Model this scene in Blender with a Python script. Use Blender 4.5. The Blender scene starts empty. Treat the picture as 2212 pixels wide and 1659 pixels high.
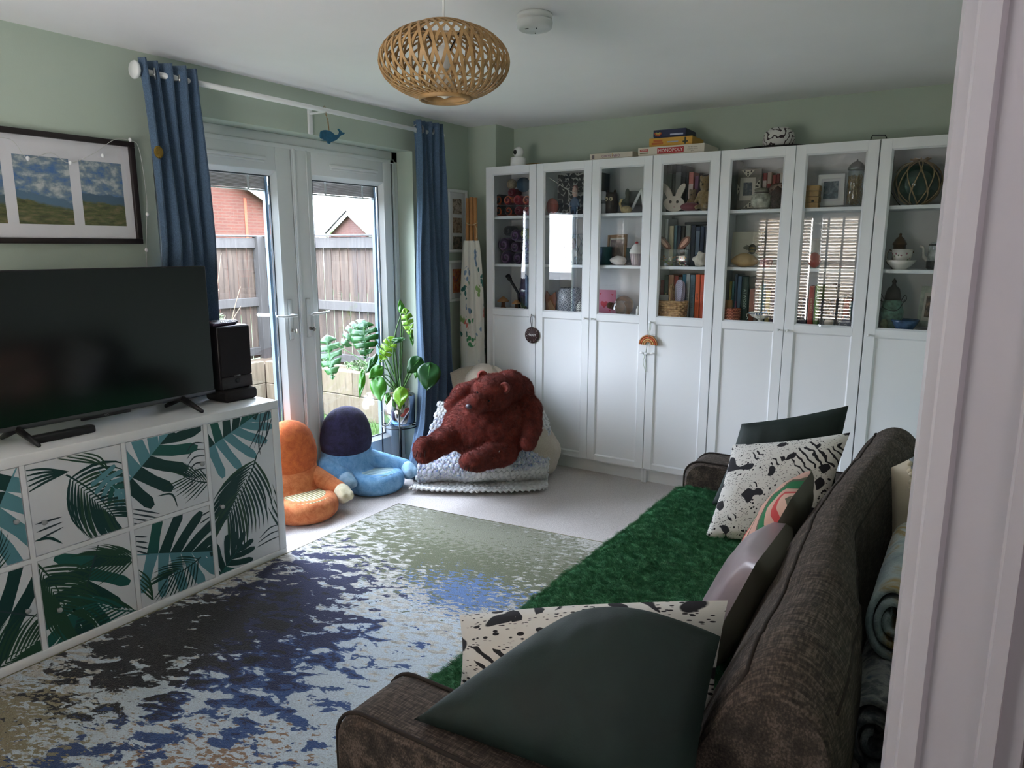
import bpy, bmesh, math, random
import numpy as np
from mathutils import Vector, Matrix, Euler, noise as mnoise
random.seed(7); rng = np.random.RandomState(7)
sc = bpy.context.scene; col = sc.collection
PI = math.pi; R = math.radians

# ------------------------------------------------------------------ camera
W, H, FPX = 2212, 1659, 1563.4
YAW, PITCH = R(32.952), R(-10.708)
CAM = np.array([2.918, -4.175, 1.483])
DV = np.array([-math.sin(YAW)*math.cos(PITCH), math.cos(YAW)*math.cos(PITCH), math.sin(PITCH)])
RV = np.array([math.cos(YAW), math.sin(YAW), 0.0])
UV_ = np.cross(RV, DV)
cam = bpy.data.cameras.new('camera'); camo = bpy.data.objects.new('camera', cam); col.objects.link(camo)
camo.matrix_world = Matrix(((RV[0], UV_[0], -DV[0], CAM[0]), (RV[1], UV_[1], -DV[1], CAM[1]), (RV[2], UV_[2], -DV[2], CAM[2]), (0, 0, 0, 1)))
cam.sensor_width = 36; cam.lens = FPX*36/W; cam.clip_start = 0.05; cam.clip_end = 400
sc.camera = camo

def ray(x, y): return DV + RV*(x-W/2)/FPX - UV_*(y-H/2)/FPX
def at(x, y, t): return CAM + ray(x, y)*t
def onX(x, y, v): k = ray(x, y); return CAM + k*(v-CAM[0])/k[0]
def onY(x, y, v): k = ray(x, y); return CAM + k*(v-CAM[1])/k[1]
def onZ(x, y, v): k = ray(x, y); return CAM + k*(v-CAM[2])/k[2]

# ------------------------------------------------------------------ world, lights, exposure
world = bpy.data.worlds.new('overcast_sky'); sc.world = world; world.use_nodes = True
wn = world.node_tree; wn.nodes.clear()
_o = wn.nodes.new('ShaderNodeOutputWorld'); _b = wn.nodes.new('ShaderNodeBackground')
_tc = wn.nodes.new('ShaderNodeTexCoord'); _sx = wn.nodes.new('ShaderNodeSeparateXYZ')
_rp = wn.nodes.new('ShaderNodeValToRGB')
_rp.color_ramp.elements[0].position = 0.0; _rp.color_ramp.elements[0].color = (.76, .83, .94, 1)
_rp.color_ramp.elements[1].position = 1.0; _rp.color_ramp.elements[1].color = (.90, 1.05, 1.28, 1)
wn.links.new(_tc.outputs['Generated'], _sx.inputs[0]); wn.links.new(_sx.outputs['Z'], _rp.inputs[0])
wn.links.new(_rp.outputs[0], _b.inputs[0]); wn.links.new(_b.outputs[0], _o.inputs[0])
_b.inputs[1].default_value = 1.35
def portal(name, loc, rot, sx, sy):
    l = bpy.data.lights.new(name, 'AREA'); l.shape = 'RECTANGLE'; l.size = sx; l.size_y = sy
    l.cycles.is_portal = True
    o = bpy.data.objects.new(name, l); col.objects.link(o); o.location = loc; o.rotation_euler = rot
    return o
portal('patio_door_portal', (-.47, -1.36, 1.04), (0, R(-90), 0), 2.1, 1.8)
# bright daylight standing outside the front window (behind the camera), shining in through its blinds
_fl = bpy.data.lights.new('front_window_daylight', 'AREA'); _fl.shape = 'RECTANGLE'; _fl.size = 1.5; _fl.size_y = 1.5
_fl.energy = 6.5; _fl.color = (1, .97, .93)
_fo = bpy.data.objects.new('front_window_daylight', _fl); col.objects.link(_fo); _fo.location = (1.2, -4.95, 1.3); _fo.rotation_euler = (R(90), 0, 0)
sc.view_settings.view_transform = 'Standard'; sc.view_settings.look = 'None'
sc.view_settings.gamma = 1.0; sc.view_settings.use_curve_mapping = False
sc.view_settings.exposure = 4.5
sc.cycles.use_denoising = True
sc.cycles.max_bounces = 10; sc.cycles.diffuse_bounces = 6; sc.cycles.glossy_bounces = 4
sc.cycles.transparent_max_bounces = 16; sc.cycles.transmission_bounces = 6
sc.cycles.sample_clamp_indirect = 6.0
sc.cycles.caustics_reflective = False; sc.cycles.caustics_refractive = False

# ------------------------------------------------------------------ helpers: geometry
def lin(c):
    return tuple(((v/255)/12.92 if v/255 <= .04045 else ((v/255+.055)/1.055)**2.4) for v in c)
class MB:
    def __init__(s): s.V = []; s.F = []; s.MI = []; s.SM = []; s.UV = []; s.n = 0
    def add(s, V, F, mi=0, sm=False, uv=None):
        V = np.asarray(V, float).reshape(-1, 3); b = s.n
        s.V.append(V); s.n += len(V)
        s.UV.append(np.zeros((len(V), 2)) if uv is None else np.asarray(uv, float).reshape(-1, 2))
        for f in F: s.F.append(tuple(int(i)+b for i in f)); s.MI.append(mi); s.SM.append(sm)
        return s
    def box(s, x0, x1, y0, y1, z0, z1, bev=0, mi=0, seg=2):
        if bev <= 0:
            V = [(x, y, z) for x in (x0, x1) for y in (y0, y1) for z in (z0, z1)]
            F = [(0, 1, 3, 2), (4, 6, 7, 5), (0, 4, 5, 1), (2, 3, 7, 6), (0, 2, 6, 4), (1, 5, 7, 3)]
            return s.add(V, F, mi)
        bm = bmesh.new(); bmesh.ops.create_cube(bm, size=1)
        for v in bm.verts: v.co = Vector(((x0+x1)/2+v.co.x*(x1-x0), (y0+y1)/2+v.co.y*(y1-y0), (z0+z1)/2+v.co.z*(z1-z0)))
        bmesh.ops.bevel(bm, geom=bm.edges[:], offset=bev, segments=seg, profile=.5, affect='EDGES')
        bm.verts.index_update()
        s.add([v.co[:] for v in bm.verts], [[v.index for v in f.verts] for f in bm.faces], mi, seg > 1)
        bm.free(); return s
    def tube(s, pts, r, n=8, mi=0, closed=False, cap=True, sq=None):
        P = np.asarray(pts, float); m = len(P); rr = np.full(m, r, float) if np.isscalar(r) else np.asarray(r, float)
        T = np.zeros_like(P)
        for i in range(m):
            a = P[(i-1) % m] if (closed or i > 0) else P[i]; b = P[(i+1) % m] if (closed or i < m-1) else P[i]
            T[i] = (b-a)/(np.linalg.norm(b-a)+1e-12)
        up = np.array([0, 0, 1.]) if abs(T[0][2]) < .9 else np.array([1., 0, 0])
        Nn = np.cross(T[0], up); Nn /= np.linalg.norm(Nn); V = []
        for i in range(m):
            Nn = Nn - T[i]*np.dot(Nn, T[i]); Nn /= (np.linalg.norm(Nn)+1e-12); B = np.cross(T[i], Nn)
            for k in range(n):
                a = 2*PI*k/n; V.append(P[i]+rr[i]*(math.cos(a)*Nn+(sq or 1)*math.sin(a)*B))
        F = []
        for i in range(m if closed else m-1):
            j = (i+1) % m
            for k in range(n): F.append((i*n+k, i*n+(k+1) % n, j*n+(k+1) % n, j*n+k))
        if cap and not closed: F.append(tuple(range(n-1, -1, -1))); F.append(tuple((m-1)*n+k for k in range(n)))
        return s.add(V, F, mi, True)
    def lathe(s, prof, c=(0, 0, 0), n=24, mi=0, sm=True, sx=1, sy=1, axis='z'):
        V = []; F = []; m = len(prof)
        for r, z in prof:
            for k in range(n):
                a = 2*PI*k/n; p = (r*math.cos(a)*sx, r*math.sin(a)*sy, z)
                if axis == 'y': p = (p[0], -p[2], p[1])
                if axis == 'x': p = (p[2], p[0], p[1])
                V.append((c[0]+p[0], c[1]+p[1], c[2]+p[2]))
        for i in range(m-1):
            for k in range(n): F.append((i*n+k, i*n+(k+1) % n, (i+1)*n+(k+1) % n, (i+1)*n+k))
        if prof[0][0] > 1e-6: F.append(tuple(range(n-1, -1, -1)))
        if prof[-1][0] > 1e-6: F.append(tuple((m-1)*n+k for k in range(n)))
        return s.add(V, F, mi, sm)
    def ell(s, c, r, n=16, mi=0, M=None):
        r = (r, r, r) if np.isscalar(r) else r
        V = []; F = []; m = n//2
        for i in range(m+1):
            th = PI*i/m
            for k in range(n): a = 2*PI*k/n; V.append((math.sin(th)*math.cos(a)*r[0], math.sin(th)*math.sin(a)*r[1], math.cos(th)*r[2]))
        V = np.array(V)
        if M is not None: V = V @ np.array(M).T
        V = V+np.array(c)
        for i in range(m):
            for k in range(n): F.append((i*n+k, (i+1)*n+k, (i+1)*n+(k+1) % n, i*n+(k+1) % n))
        return s.add(V, F, mi, True)
    def grid(s, P, mi=0, sm=True, cu=False, uv=True, flip=False):
        P = np.asarray(P, float); a, b = P.shape[:2]
        U = np.stack(np.meshgrid(np.linspace(0, 1, a), np.linspace(0, 1, b), indexing='ij'), -1).reshape(-1, 2)
        F = []
        for i in range(a if cu else a-1):
            for j in range(b-1):
                q = (i*b+j, ((i+1) % a)*b+j, ((i+1) % a)*b+j+1, i*b+j+1); F.append(q[::-1] if flip else q)
        return s.add(P.reshape(-1, 3), F, mi, sm, U)
    def prism(s, poly, y0, y1, mi=0, plane='xz', sm=False):
        n = len(poly); f = {'xz': lambda p, t: (p[0], t, p[1]), 'xy': lambda p, t: (p[0], p[1], t), 'yz': lambda p, t: (t, p[0], p[1])}[plane]
        V = [f(p, y0) for p in poly]+[f(p, y1) for p in poly]
        F = [tuple(range(n)), tuple(range(2*n-1, n-1, -1))]+[(i, i+n, (i+1) % n+n, (i+1) % n) for i in range(n)]
        return s.add(V, F, mi, sm)
    def quad(s, a, b, c, d, mi=0): return s.add([a, b, c, d], [(0, 1, 2, 3)], mi, False, [(0, 0), (1, 0), (1, 1), (0, 1)])
    def verts(s): return np.concatenate(s.V) if s.V else np.zeros((0, 3))
    def xf(s, f):
        s.V = [np.asarray(f(v), float) for v in s.V]; return s

ROOT = {}
def mk(name, mb, mats, parent=None, label=None, cat=None, group=None, kind=None, normals=True, origin=None, weld=0):
    V = mb.verts(); me = bpy.data.meshes.new(name)
    if parent is not None: off = ROOT[parent.name]
    elif origin is not None: off = np.array(origin, float)
    else:
        lo, hi = V.min(0), V.max(0); off = np.array([(lo[0]+hi[0])/2, (lo[1]+hi[1])/2, lo[2]])
    me.from_pydata((V-off).tolist(), [], mb.F)
    me.polygons.foreach_set('material_index', mb.MI); me.polygons.foreach_set('use_smooth', mb.SM)
    if not isinstance(mats, (list, tuple)): mats = [mats]
    for m in mats: me.materials.append(m)
    uv = np.concatenate(mb.UV)
    if np.any(uv):
        l = me.uv_layers.new(name='UVMap'); idx = np.empty(len(me.loops), np.int32); me.loops.foreach_get('vertex_index', idx)
        l.data.foreach_set('uv', uv[idx].ravel())
    if normals or weld:
        bm = bmesh.new(); bm.from_mesh(me)
        if weld: bmesh.ops.remove_doubles(bm, verts=bm.verts[:], dist=weld)
        if normals: bmesh.ops.recalc_face_normals(bm, faces=bm.faces[:])
        bm.to_mesh(me); bm.free()
    me.update()
    o = bpy.data.objects.new(name, me); col.objects.link(o)
    if parent is None: o.location = off; ROOT[o.name] = off
    else: o.parent = parent; ROOT[o.name] = off
    tag(o, label, cat, group, kind); return o
def tag(o, label=None, cat=None, group=None, kind=None):
    if label: o['label'] = label
    if cat: o['category'] = cat
    if group: o['group'] = group
    if kind: o['kind'] = kind
    return o
def thing(name, loc, label=None, cat=None, group=None, kind=None):
    o = bpy.data.objects.new(name, None); col.objects.link(o); o.location = loc; o.empty_display_size = .05
    ROOT[o.name] = np.array(loc, float); return tag(o, label, cat, group, kind)
def copy_of(o, parent=None, loc=None, rot=None, label=None):
    c = o.copy(); col.objects.link(c); c.parent = parent
    if loc is not None: c.location = loc
    if rot is not None: c.rotation_euler = rot
    if label: c['label'] = label
    ROOT[c.name] = ROOT.get(parent.name if parent else o.name, np.zeros(3)); return c

def surfnet(f, lo, hi, h):
    """mesh of the zero level of a signed distance function sampled on a grid"""
    lo = np.array(lo, float); hi = np.array(hi, float); n = np.ceil((hi-lo)/h).astype(int)+1
    ax = [lo[i]+h*np.arange(n[i]) for i in range(3)]
    G = np.stack(np.meshgrid(*ax, indexing='ij'), -1); v = f(G); s = v < 0
    c = np.zeros(tuple(n-1), int)
    for i in (0, 1):
        for j in (0, 1):
            for k in (0, 1): c += s[i:n[0]-1+i, j:n[1]-1+j, k:n[2]-1+k]
    act = (c > 0) & (c < 8); ids = -np.ones(act.shape, int); A = np.argwhere(act); ids[act] = np.arange(len(A))
    acc = np.zeros((len(A), 3)); cnt = np.zeros(len(A))
    cor = [(i, j, k) for i in (0, 1) for j in (0, 1) for k in (0, 1)]
    for a in cor:
        for b in cor:
            if sum(abs(a[i]-b[i]) for i in range(3)) == 1 and a < b:
                va = v[A[:, 0]+a[0], A[:, 1]+a[1], A[:, 2]+a[2]]; vb = v[A[:, 0]+b[0], A[:, 1]+b[1], A[:, 2]+b[2]]
                m = (va < 0) != (vb < 0); t = np.where(m, va/(va-vb+1e-12), 0)[:, None]
                p = np.array(a)+t*(np.array(b)-np.array(a)); acc += np.where(m[:, None], p, 0); cnt += m
    P = lo+h*(A+acc/np.maximum(cnt, 1)[:, None]); F = []
    for d in range(3):
        e = [0, 0, 0]; e[d] = 1; u, w = [i for i in range(3) if i != d]
        s0 = s[:n[0]-e[0], :n[1]-e[1], :n[2]-e[2]]; s1 = s[e[0]:, e[1]:, e[2]:]
        for q in np.argwhere(s0 != s1):
            if q[u] == 0 or q[w] == 0 or q[u] >= n[u]-1 or q[w] >= n[w]-1 or q[d] >= n[d]-1: continue
            def cell(du, dw): r = q.copy(); r[u] -= du; r[w] -= dw; return ids[tuple(r)]
            F.append((cell(1, 1), cell(0, 1), cell(0, 0), cell(1, 0)))
    return P, [f for f in F if min(f) >= 0]
def smin(a, b, k):
    h = np.clip(.5+.5*(b-a)/k, 0, 1); return b*(1-h)+a*h-k*h*(1-h)
def sd_ell(p, c, r, M=None):
    q = p-np.array(c)
    if M is not None: q = q @ np.array(M)
    r = np.array(r, float); k0 = np.linalg.norm(q/r, axis=-1); k1 = np.linalg.norm(q/(r*r), axis=-1)
    return k0*(k0-1)/np.maximum(k1, 1e-9)
def sd_cap(p, a, b, ra, rb):
    a = np.array(a); b = np.array(b); pa = p-a; ba = b-a
    h = np.clip((pa@ba)/(ba@ba), 0, 1); return np.linalg.norm(pa-h[..., None]*ba, axis=-1)-(ra+(rb-ra)*h)
def union(ds, k):
    r = ds[0]
    for d in ds[1:]: r = smin(r, d, k)
    return r
def nz(P, s, seed=0.0):
    return np.array([mnoise.noise(Vector((p[0]*s+seed, p[1]*s+seed*.7, p[2]*s-seed))) for p in P])
def vnorm(v): v = np.asarray(v, float); return v/np.linalg.norm(v)
def catmull(pts, n=8, closed=False):
    P = np.asarray(pts, float); m = len(P); out = []
    for i in range(m if closed else m-1):
        g = lambda k: P[k % m] if closed else P[min(max(k, 0), m-1)]
        p0, p1, p2, p3 = g(i-1), g(i), g(i+1), g(i+2)
        for j in range(n):
            t = j/n; out.append(.5*((2*p1)+(-p0+p2)*t+(2*p0-5*p1+4*p2-p3)*t*t+(-p0+3*p1-3*p2+p3)*t**3))
    if not closed: out.append(P[-1])
    return np.array(out)

# ------------------------------------------------------------------ helpers: materials
class NT:
    def __init__(s, name):
        s.m = bpy.data.materials.new(name); s.m.use_nodes = True; s.t = s.m.node_tree; s.b = s.t.nodes['Principled BSDF']
        s.out = s.t.nodes['Material Output']
    def n(s, typ, ins=None, **pr):
        k = s.t.nodes.new('ShaderNode'+typ)
        for a, v in pr.items(): setattr(k, a, v)
        for a, v in (ins or {}).items(): s.set(k.inputs[a], v)
        return k
    def set(s, sock, v):
        if hasattr(v, 'outputs'): s.t.links.new(v.outputs[0], sock)
        elif hasattr(v, 'is_output'): s.t.links.new(v, sock)
        else: sock.default_value = v
    def P(s, **k):
        for a, v in k.items(): s.set(s.b.inputs[a.replace('_', ' ')], v)
        return s
    def ramp(s, fac, stops, interp='LINEAR'):
        k = s.n('ValToRGB', {0: fac}); e = k.color_ramp; e.interpolation = interp
        while len(e.elements) < len(stops): e.elements.new(.5)
        for q, (p, c) in zip(e.elements, stops): q.position = p; q.color = (*lin(c), 1) if len(c) == 3 and max(c) > 1 else ((c[0], c[0], c[0], 1) if len(c) == 1 else (*c, 1))
        return k
    def mix(s, fac, a, b):
        k = s.n('Mix', data_type='RGBA')
        for i, v in ((0, fac), (6, a), (7, b)):
            if isinstance(v, tuple): v = (*lin(v), 1)
            s.set(k.inputs[i], v)
        return k.outputs[2]
    def math(s, op, a, b=0.0):
        return s.n('Math', {0: a, 1: b}, operation=op)
    def bump(s, h, st=.3, d=.01):
        k = s.n('Bump', {'Strength': st, 'Distance': d}); s.set(k.inputs['Height'], h); s.set(s.b.inputs['Normal'], k); return s
def noise_(t, co, sc_, det=4, rough=.55, dist=0):
    return t.n('TexNoise', {'Vector': co, 'Scale': sc_, 'Detail': det, 'Roughness': rough, 'Distortion': dist})
_mc = {}
def mat(name, c, r=.6, metal=0, var=0, vs=6, bump=0, bs=120, sheen=0, coat=0, spec=.5, trans=0, ior=1.45, emit=0):
    if name in _mc: return _mc[name]
    t = NT(name); base = (*lin(c), 1)
    t.P(Roughness=r, Metallic=metal, Coat_Weight=coat, Sheen_Weight=sheen, Transmission_Weight=trans, IOR=ior)
    t.b.inputs['Specular IOR Level'].default_value = spec
    if var or bump: co = t.n('TexCoord').outputs['Object']
    if var:
        nn = noise_(t, co, vs); dk = tuple(max(0, int(v*(1-var))) for v in c); lt = tuple(min(255, int(v*(1+var*.6))) for v in c)
        t.P(Base_Color=t.ramp(nn.outputs[0], [(.25, dk), (.75, lt)]))
    else: t.P(Base_Color=base)
    if bump: t.bump(noise_(t, co, bs, 3), bump, .01)
    _mc[name] = t.m; return t.m
def glass_mat(name, tint=(1, 1, 1), refl=1.0, rough=0.0):
    """thin pane: clear with fresnel mirror reflection"""
    t = NT(name); t.t.nodes.remove(t.b)
    tr = t.n('BsdfTransparent', {'Color': (*tint, 1)}); gl = t.n('BsdfGlossy', {'Color': (1, 1, 1, 1), 'Roughness': rough})
    lw = t.n('LayerWeight', {'Blend': .5}); f = t.math('MULTIPLY', t.math('ADD', t.math('MULTIPLY', t.math('POWER', lw.outputs['Facing'], 5.0), .96), .04), refl); mx = t.n('MixShader')
    t.set(mx.inputs[0], f); t.set(mx.inputs[1], tr); t.set(mx.inputs[2], gl); t.set(t.out.inputs[0], mx); return t.m
# ================================================================== materials used widely
white_paint = mat('white_satin_paint', (226, 227, 226), .38)
cab_white = mat('white_foil_board', (226, 228, 230), .42)
upvc = mat('white_upvc', (222, 226, 226), .3)
black_metal = mat('black_metal', (22, 22, 24), .45, .3)
black_plastic = mat('black_plastic', (20, 18, 21), .4)
chrome = mat('polished_steel', (205, 206, 208), .09, 1)
brass = mat('brass', (170, 132, 60), .3, 1)
glass = glass_mat('clear_pane_glass')
wood_light = mat('pale_wood', (196, 158, 112), .55, var=.14, vs=9)
def wall_mat():
    t = NT('sage_green_wall_paint'); co = t.n('TexCoord').outputs['Object']
    a = noise_(t, co, 1.5, 3); t.P(Base_Color=t.ramp(a.outputs[0], [(.3, (172, 184, 170)), (.7, (178, 190, 175))]), Roughness=.75)
    t.bump(noise_(t, co, 220, 2), .06, .004); return t.m
wallm = wall_mat()
ceilm = mat('white_ceiling_paint', (242, 240, 241), .85, var=.015, vs=2)
def carpet():
    t = NT('beige_carpet'); co = t.n('TexCoord').outputs['Object']
    a = noise_(t, co, 260, 3, .7); b = noise_(t, co, 3, 3)
    c = t.ramp(a.outputs[0], [(.3, (178, 168, 164)), (.52, (220, 212, 208)), (.7, (240, 234, 231))])
    t.P(Base_Color=t.mix(t.ramp(b.outputs[0], [(.35, (0, 0, 0)), (.75, (90, 90, 90))]).outputs[0], c.outputs[0], (200, 191, 187)), Roughness=1)
    t.bump(a, .9, .008); return t.m
carpetm = carpet()

# ================================================================== room shell
XL, YB, XR, ZC, YN = -.24, .36, 2.885, 2.31, -4.6
mk('floor', MB().box(-.44, 4.3, YN-.1, YB+.1, -.12, 0), carpetm, kind='structure')
mk('ceiling', MB().box(-.6, 4.3, YN-.1, YB+.1, ZC, ZC+.12), ceilm, kind='structure')
oy0, oy1, oz = -2.24, -.477, 2.085      # patio door opening
w = MB(); w.box(-.55, XL, YN-.1, oy0, -.3, ZC); w.box(-.55, XL, oy1, YB+.1, -.3, ZC); w.box(-.55, XL, oy0, oy1, oz, ZC)
mk('wall_left', w, wallm, kind='structure')
mk('wall_back', MB().box(-.55, 4.3, YB, YB+.12, -.1, ZC), wallm, kind='structure')
mk('wall_column', MB().box(XL, -.006, .13, YB, 0, ZC), wallm, kind='structure')
w = MB(); w.box(XR, 2.985, -3.29, YB, 0, ZC); w.box(XR, 2.985, -4.36, -3.29, 2.08, ZC); w.box(XR, 2.985, YN, -4.36, 0, ZC)
mk('wall_right', w, wallm, kind='structure')
w = MB(); w.box(-.55, .58, YN-.12, YN, 0, ZC); w.box(1.84, 4.3, YN-.12, YN, 0, ZC); w.box(.58, 1.84, YN-.12, YN, 0, .58); w.box(.58, 1.84, YN-.12, YN, 1.88, ZC)
mk('wall_near', w, wallm, kind='structure')
hallm = mat('hall_wall_paint', (222, 214, 214), .7)
w = MB(); w.box(4.2, 4.3, YN, YB, 0, ZC)
mk('wall_hall', w, hallm, kind='structure')
mk('trim_boxing', MB().box(2.70, XR, .03, YB, 2.018, ZC), white_paint, kind='structure')
bb = MB(); bb.box(XL, XL+.015, oy1+.0, .13, 0, .12, .004); bb.box(XL+.015, -.006, .115, .13, 0, .12, .004)
mk('baseboard_left', bb, white_paint, kind='structure')
bb = MB(); bb.box(XL, XL+.015, YN, oy0, 0, .12, .004)
mk('baseboard_near', bb, white_paint, kind='structure')
mk('baseboard_right', MB().box(XR-.015, XR, -3.2, .3, 0, .12, .004), white_paint, kind='structure')
# door lining and architrave of the doorway beside the camera
pl = [(2.872, -3.225), (2.872, -3.300), (2.876, -3.316), (2.886, -3.318), (2.889, -3.328), (2.906, -3.331), (2.911, -3.322), (2.960, -3.322), (2.962, -3.336), (2.976, -3.336), (2.978, -3.322), (3.0, -3.320), (3.004, -3.3), (3.004, -3.225)]
w = MB(); w.prism(pl, 0.0, 2.06, plane='xy')
w.box(2.872, 3.004, -4.36, -3.225, 2.035, 2.10); w.box(2.872, 3.004, -4.44, -4.345, 0, 2.10)
mk('trim_doorway', w, mat('off_white_gloss_paint', (196, 192, 199), .3), kind='structure')

# unseen fill lamp added in the hall (behind the camera), brightens the doorway
hl = bpy.data.lights.new('hall_fill_light', 'AREA'); hl.shape = 'DISK'; hl.size = .35; hl.energy = .2; hl.color = (1, .86, .90)
hlo = bpy.data.objects.new('hall_fill_light', hl); col.objects.link(hlo); hlo.location = (3.5, -4.0, 2.27)

# ================================================================== patio doors
xd0, xd1 = -.43, -.37
fr = MB(); j = .055
fr.box(xd0-.02, xd1, oy0, oy0+j, 0, oz, .004); fr.box(xd0-.02, xd1, oy1-j, oy1, 0, oz, .004); fr.box(xd0-.02, xd1, oy0, oy1, oz-.065, oz, .004); fr.box(xd0-.03, xd1+.01, oy0, oy1, 0, .06, .004)
for (a, b) in ((oy0+j, oy0+j+.014), (oy1-j-.014, oy1-j)): fr.box(xd1, xd1+.012, a-.012, b+.012, .06, oz-.05, .003)
fr.box(xd1, xd1+.012, oy0+.04, oy1-.04, oz-.075, oz-.05, .003)
mk('trim_door_frame', fr, upvc, kind='structure')
grey_seal = mat('grey_rubber_seal', (70, 78, 84), .6)
def door_leaf(name, y0, y1, g0, g1, hinge_left, lever_dir):
    zb, zt, gz0, gz1 = .065, 2.015, .225, 1.885
    d = MB(); xs0, xs1 = xd0, xd1+.012
    d.box(xs0, xs1, y0, g0, zb, zt, .005); d.box(xs0, xs1, g1, y1, zb, zt, .005)
    d.box(xs0, xs1, g0, g1, gz1, zt, .005); d.box(xs0, xs1, g0, g1, zb, gz0, .005)
    root = mk(name, d, upvc, kind='structure')
    # glazing beads (sloping) and rubber seal
    bd = MB(); bw = .022
    for (a, b, c, e) in ((g0, g0+bw, gz0, gz1), (g1-bw, g1, gz0, gz1)):
        s = 1 if a == g0 else -1; o_, i_ = (a, b) if s > 0 else (b, a)
        bd.prism([(xs1-.004, o_), (-.388, o_), (-.388, i_), (-.392+.008, i_)], c, e, plane='xy')
    for (a, b, s) in ((gz0, gz0+bw, 1), (gz1-bw, gz1, -1)):
        o_, i_ = (a, b) if s > 0 else (b, a)
        bd.prism([(xs1-.004, o_), (-.388, o_), (-.388, i_), (-.384, i_)], g0, g1, plane='xz')
    mk('glazing_bead', bd, upvc, root)
    sl = MB(); i0, i1, k0, k1 = g0+bw, g1-bw, gz0+bw, gz1-bw; q = .006
    for b in ((i0, i0+q, k0, k1), (i1-q, i1, k0, k1), (i0, i1, k0, k0+q), (i0, i1, k1-q, k1)): sl.box(-.396, -.386, *b)
    mk('seal', sl, grey_seal, root)
    mk('pane', MB().box(-.404, -.398, g0, g1, gz0, gz1), glass, root)
    sp = MB()   # warm-edge spacer / outer sash reveal
    for b in ((i0-.0, i0+.02, k0, k1), (i1-.02, i1, k0, k1)): sp.box(-.43, -.407, *b)
    mk('spacer', sp, mat('blue_grey_spacer', (92, 118, 140), .5), root)
    # raised blind inside the glazing
    bl = MB()
    for k in range(11):
        z = k1-.002-.0064*k; bl.box(-.424, -.408, i0+.02, i1-.02, z-.0052, z, 0)
    mk('blind_slat_stack', bl, mat('blind_aluminium', (150, 146, 138), .35, .4), root)
    br = MB(); br.box(-.425, -.4065, i0+.02, i1-.02, k1-.082, k1-.074, .002)
    for f in (.22, .78): y = i0+(i1-i0)*f; br.box(-.4068, -.4055, y-.007, y+.007, k1-.078, k1-.002)
    mk('blind_rail', br, upvc, root)
    # trickle vent
    v = MB(); yc = (g0+g1)/2+.04; v.box(xs1, xs1+.012, yc-.20, yc+.20, 1.937, 1.957, .005); v.box(xs1, xs1+.006, yc-.19, yc+.19, 1.925, 1.937, .002)
    mk('trickle_vent', v, upvc, root)
    # handle
    ym = (g1+y1)/2-.012 if lever_dir < 0 else y0+.062
    h = MB(); h.box(xs1, xs1+.010, ym-.016, ym+.016, .965, 1.195, .008)
    ho = mk('handle', h, upvc, root)
    lv = MB(); lv.tube([(xs1+.008, ym, 1.105), (xs1+.045, ym, 1.105)], .010, 10)
    lv.tube(catmull([(xs1+.045, ym-.012*lever_dir, 1.105), (xs1+.048, ym+.04*lever_dir, 1.105), (xs1+.046, ym+.085*lever_dir, 1.106), (xs1+.040, ym+.125*lever_dir, 1.110)], 5), [.011]*6+[.010]*5+[.008]*5, 10, sq=.75)
    mk('lever', lv, upvc, ho)
    lo = MB(); lo.tube([(-.44, ym, 1.105), (-.475, ym, 1.105)], .010, 10); lo.tube(catmull([(-.475, ym, 1.105), (-.478, ym+.06*lever_dir, 1.105), (-.472, ym+.125*lever_dir, 1.112)], 5), .010, 10)
    mk('outer_lever', lo, upvc, ho)
    ke = MB(); ke.lathe([(0, 0), (.009, 0), (.009, .006), (0, .006)], (xs1+.01, ym, 1.02), 14, axis='x'); ke.box(xs1+.014, xs1+.04, ym-.0015, ym+.0015, 1.012, 1.026); ke.lathe([(.004, -.0015), (.013, -.0015), (.013, .0015), (.004, .0015)], (xs1+.046, ym, 1.018), 14, axis='y')
    mk('key', ke, mat('steel_key', (150, 145, 138), .3, 1), ho)
    return root
door_leaf('door_1', -2.18, -1.362, -2.08, -1.465, True, -1)
door_leaf('door_2', -1.356, -.535, -1.215, -.625, False, 1)
mk('seal_strip', MB().box(xd1-.01, xd1+.002, -1.3621, -1.3561, .065, 2.015), mat('dark_gap', (40, 38, 40), .8), bpy.data.objects['door_1'])
# astragal moulding on the right leaf
a = MB(); a.box(xd1+.012, xd1+.022, -1.353, -1.335, .065, 2.015, .004); a.box(xd1+.012, xd1+.018, -1.256, -1.246, .065, 2.015, .003)
mk('astragal', a, upvc, bpy.data.objects['door_2'])

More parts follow.
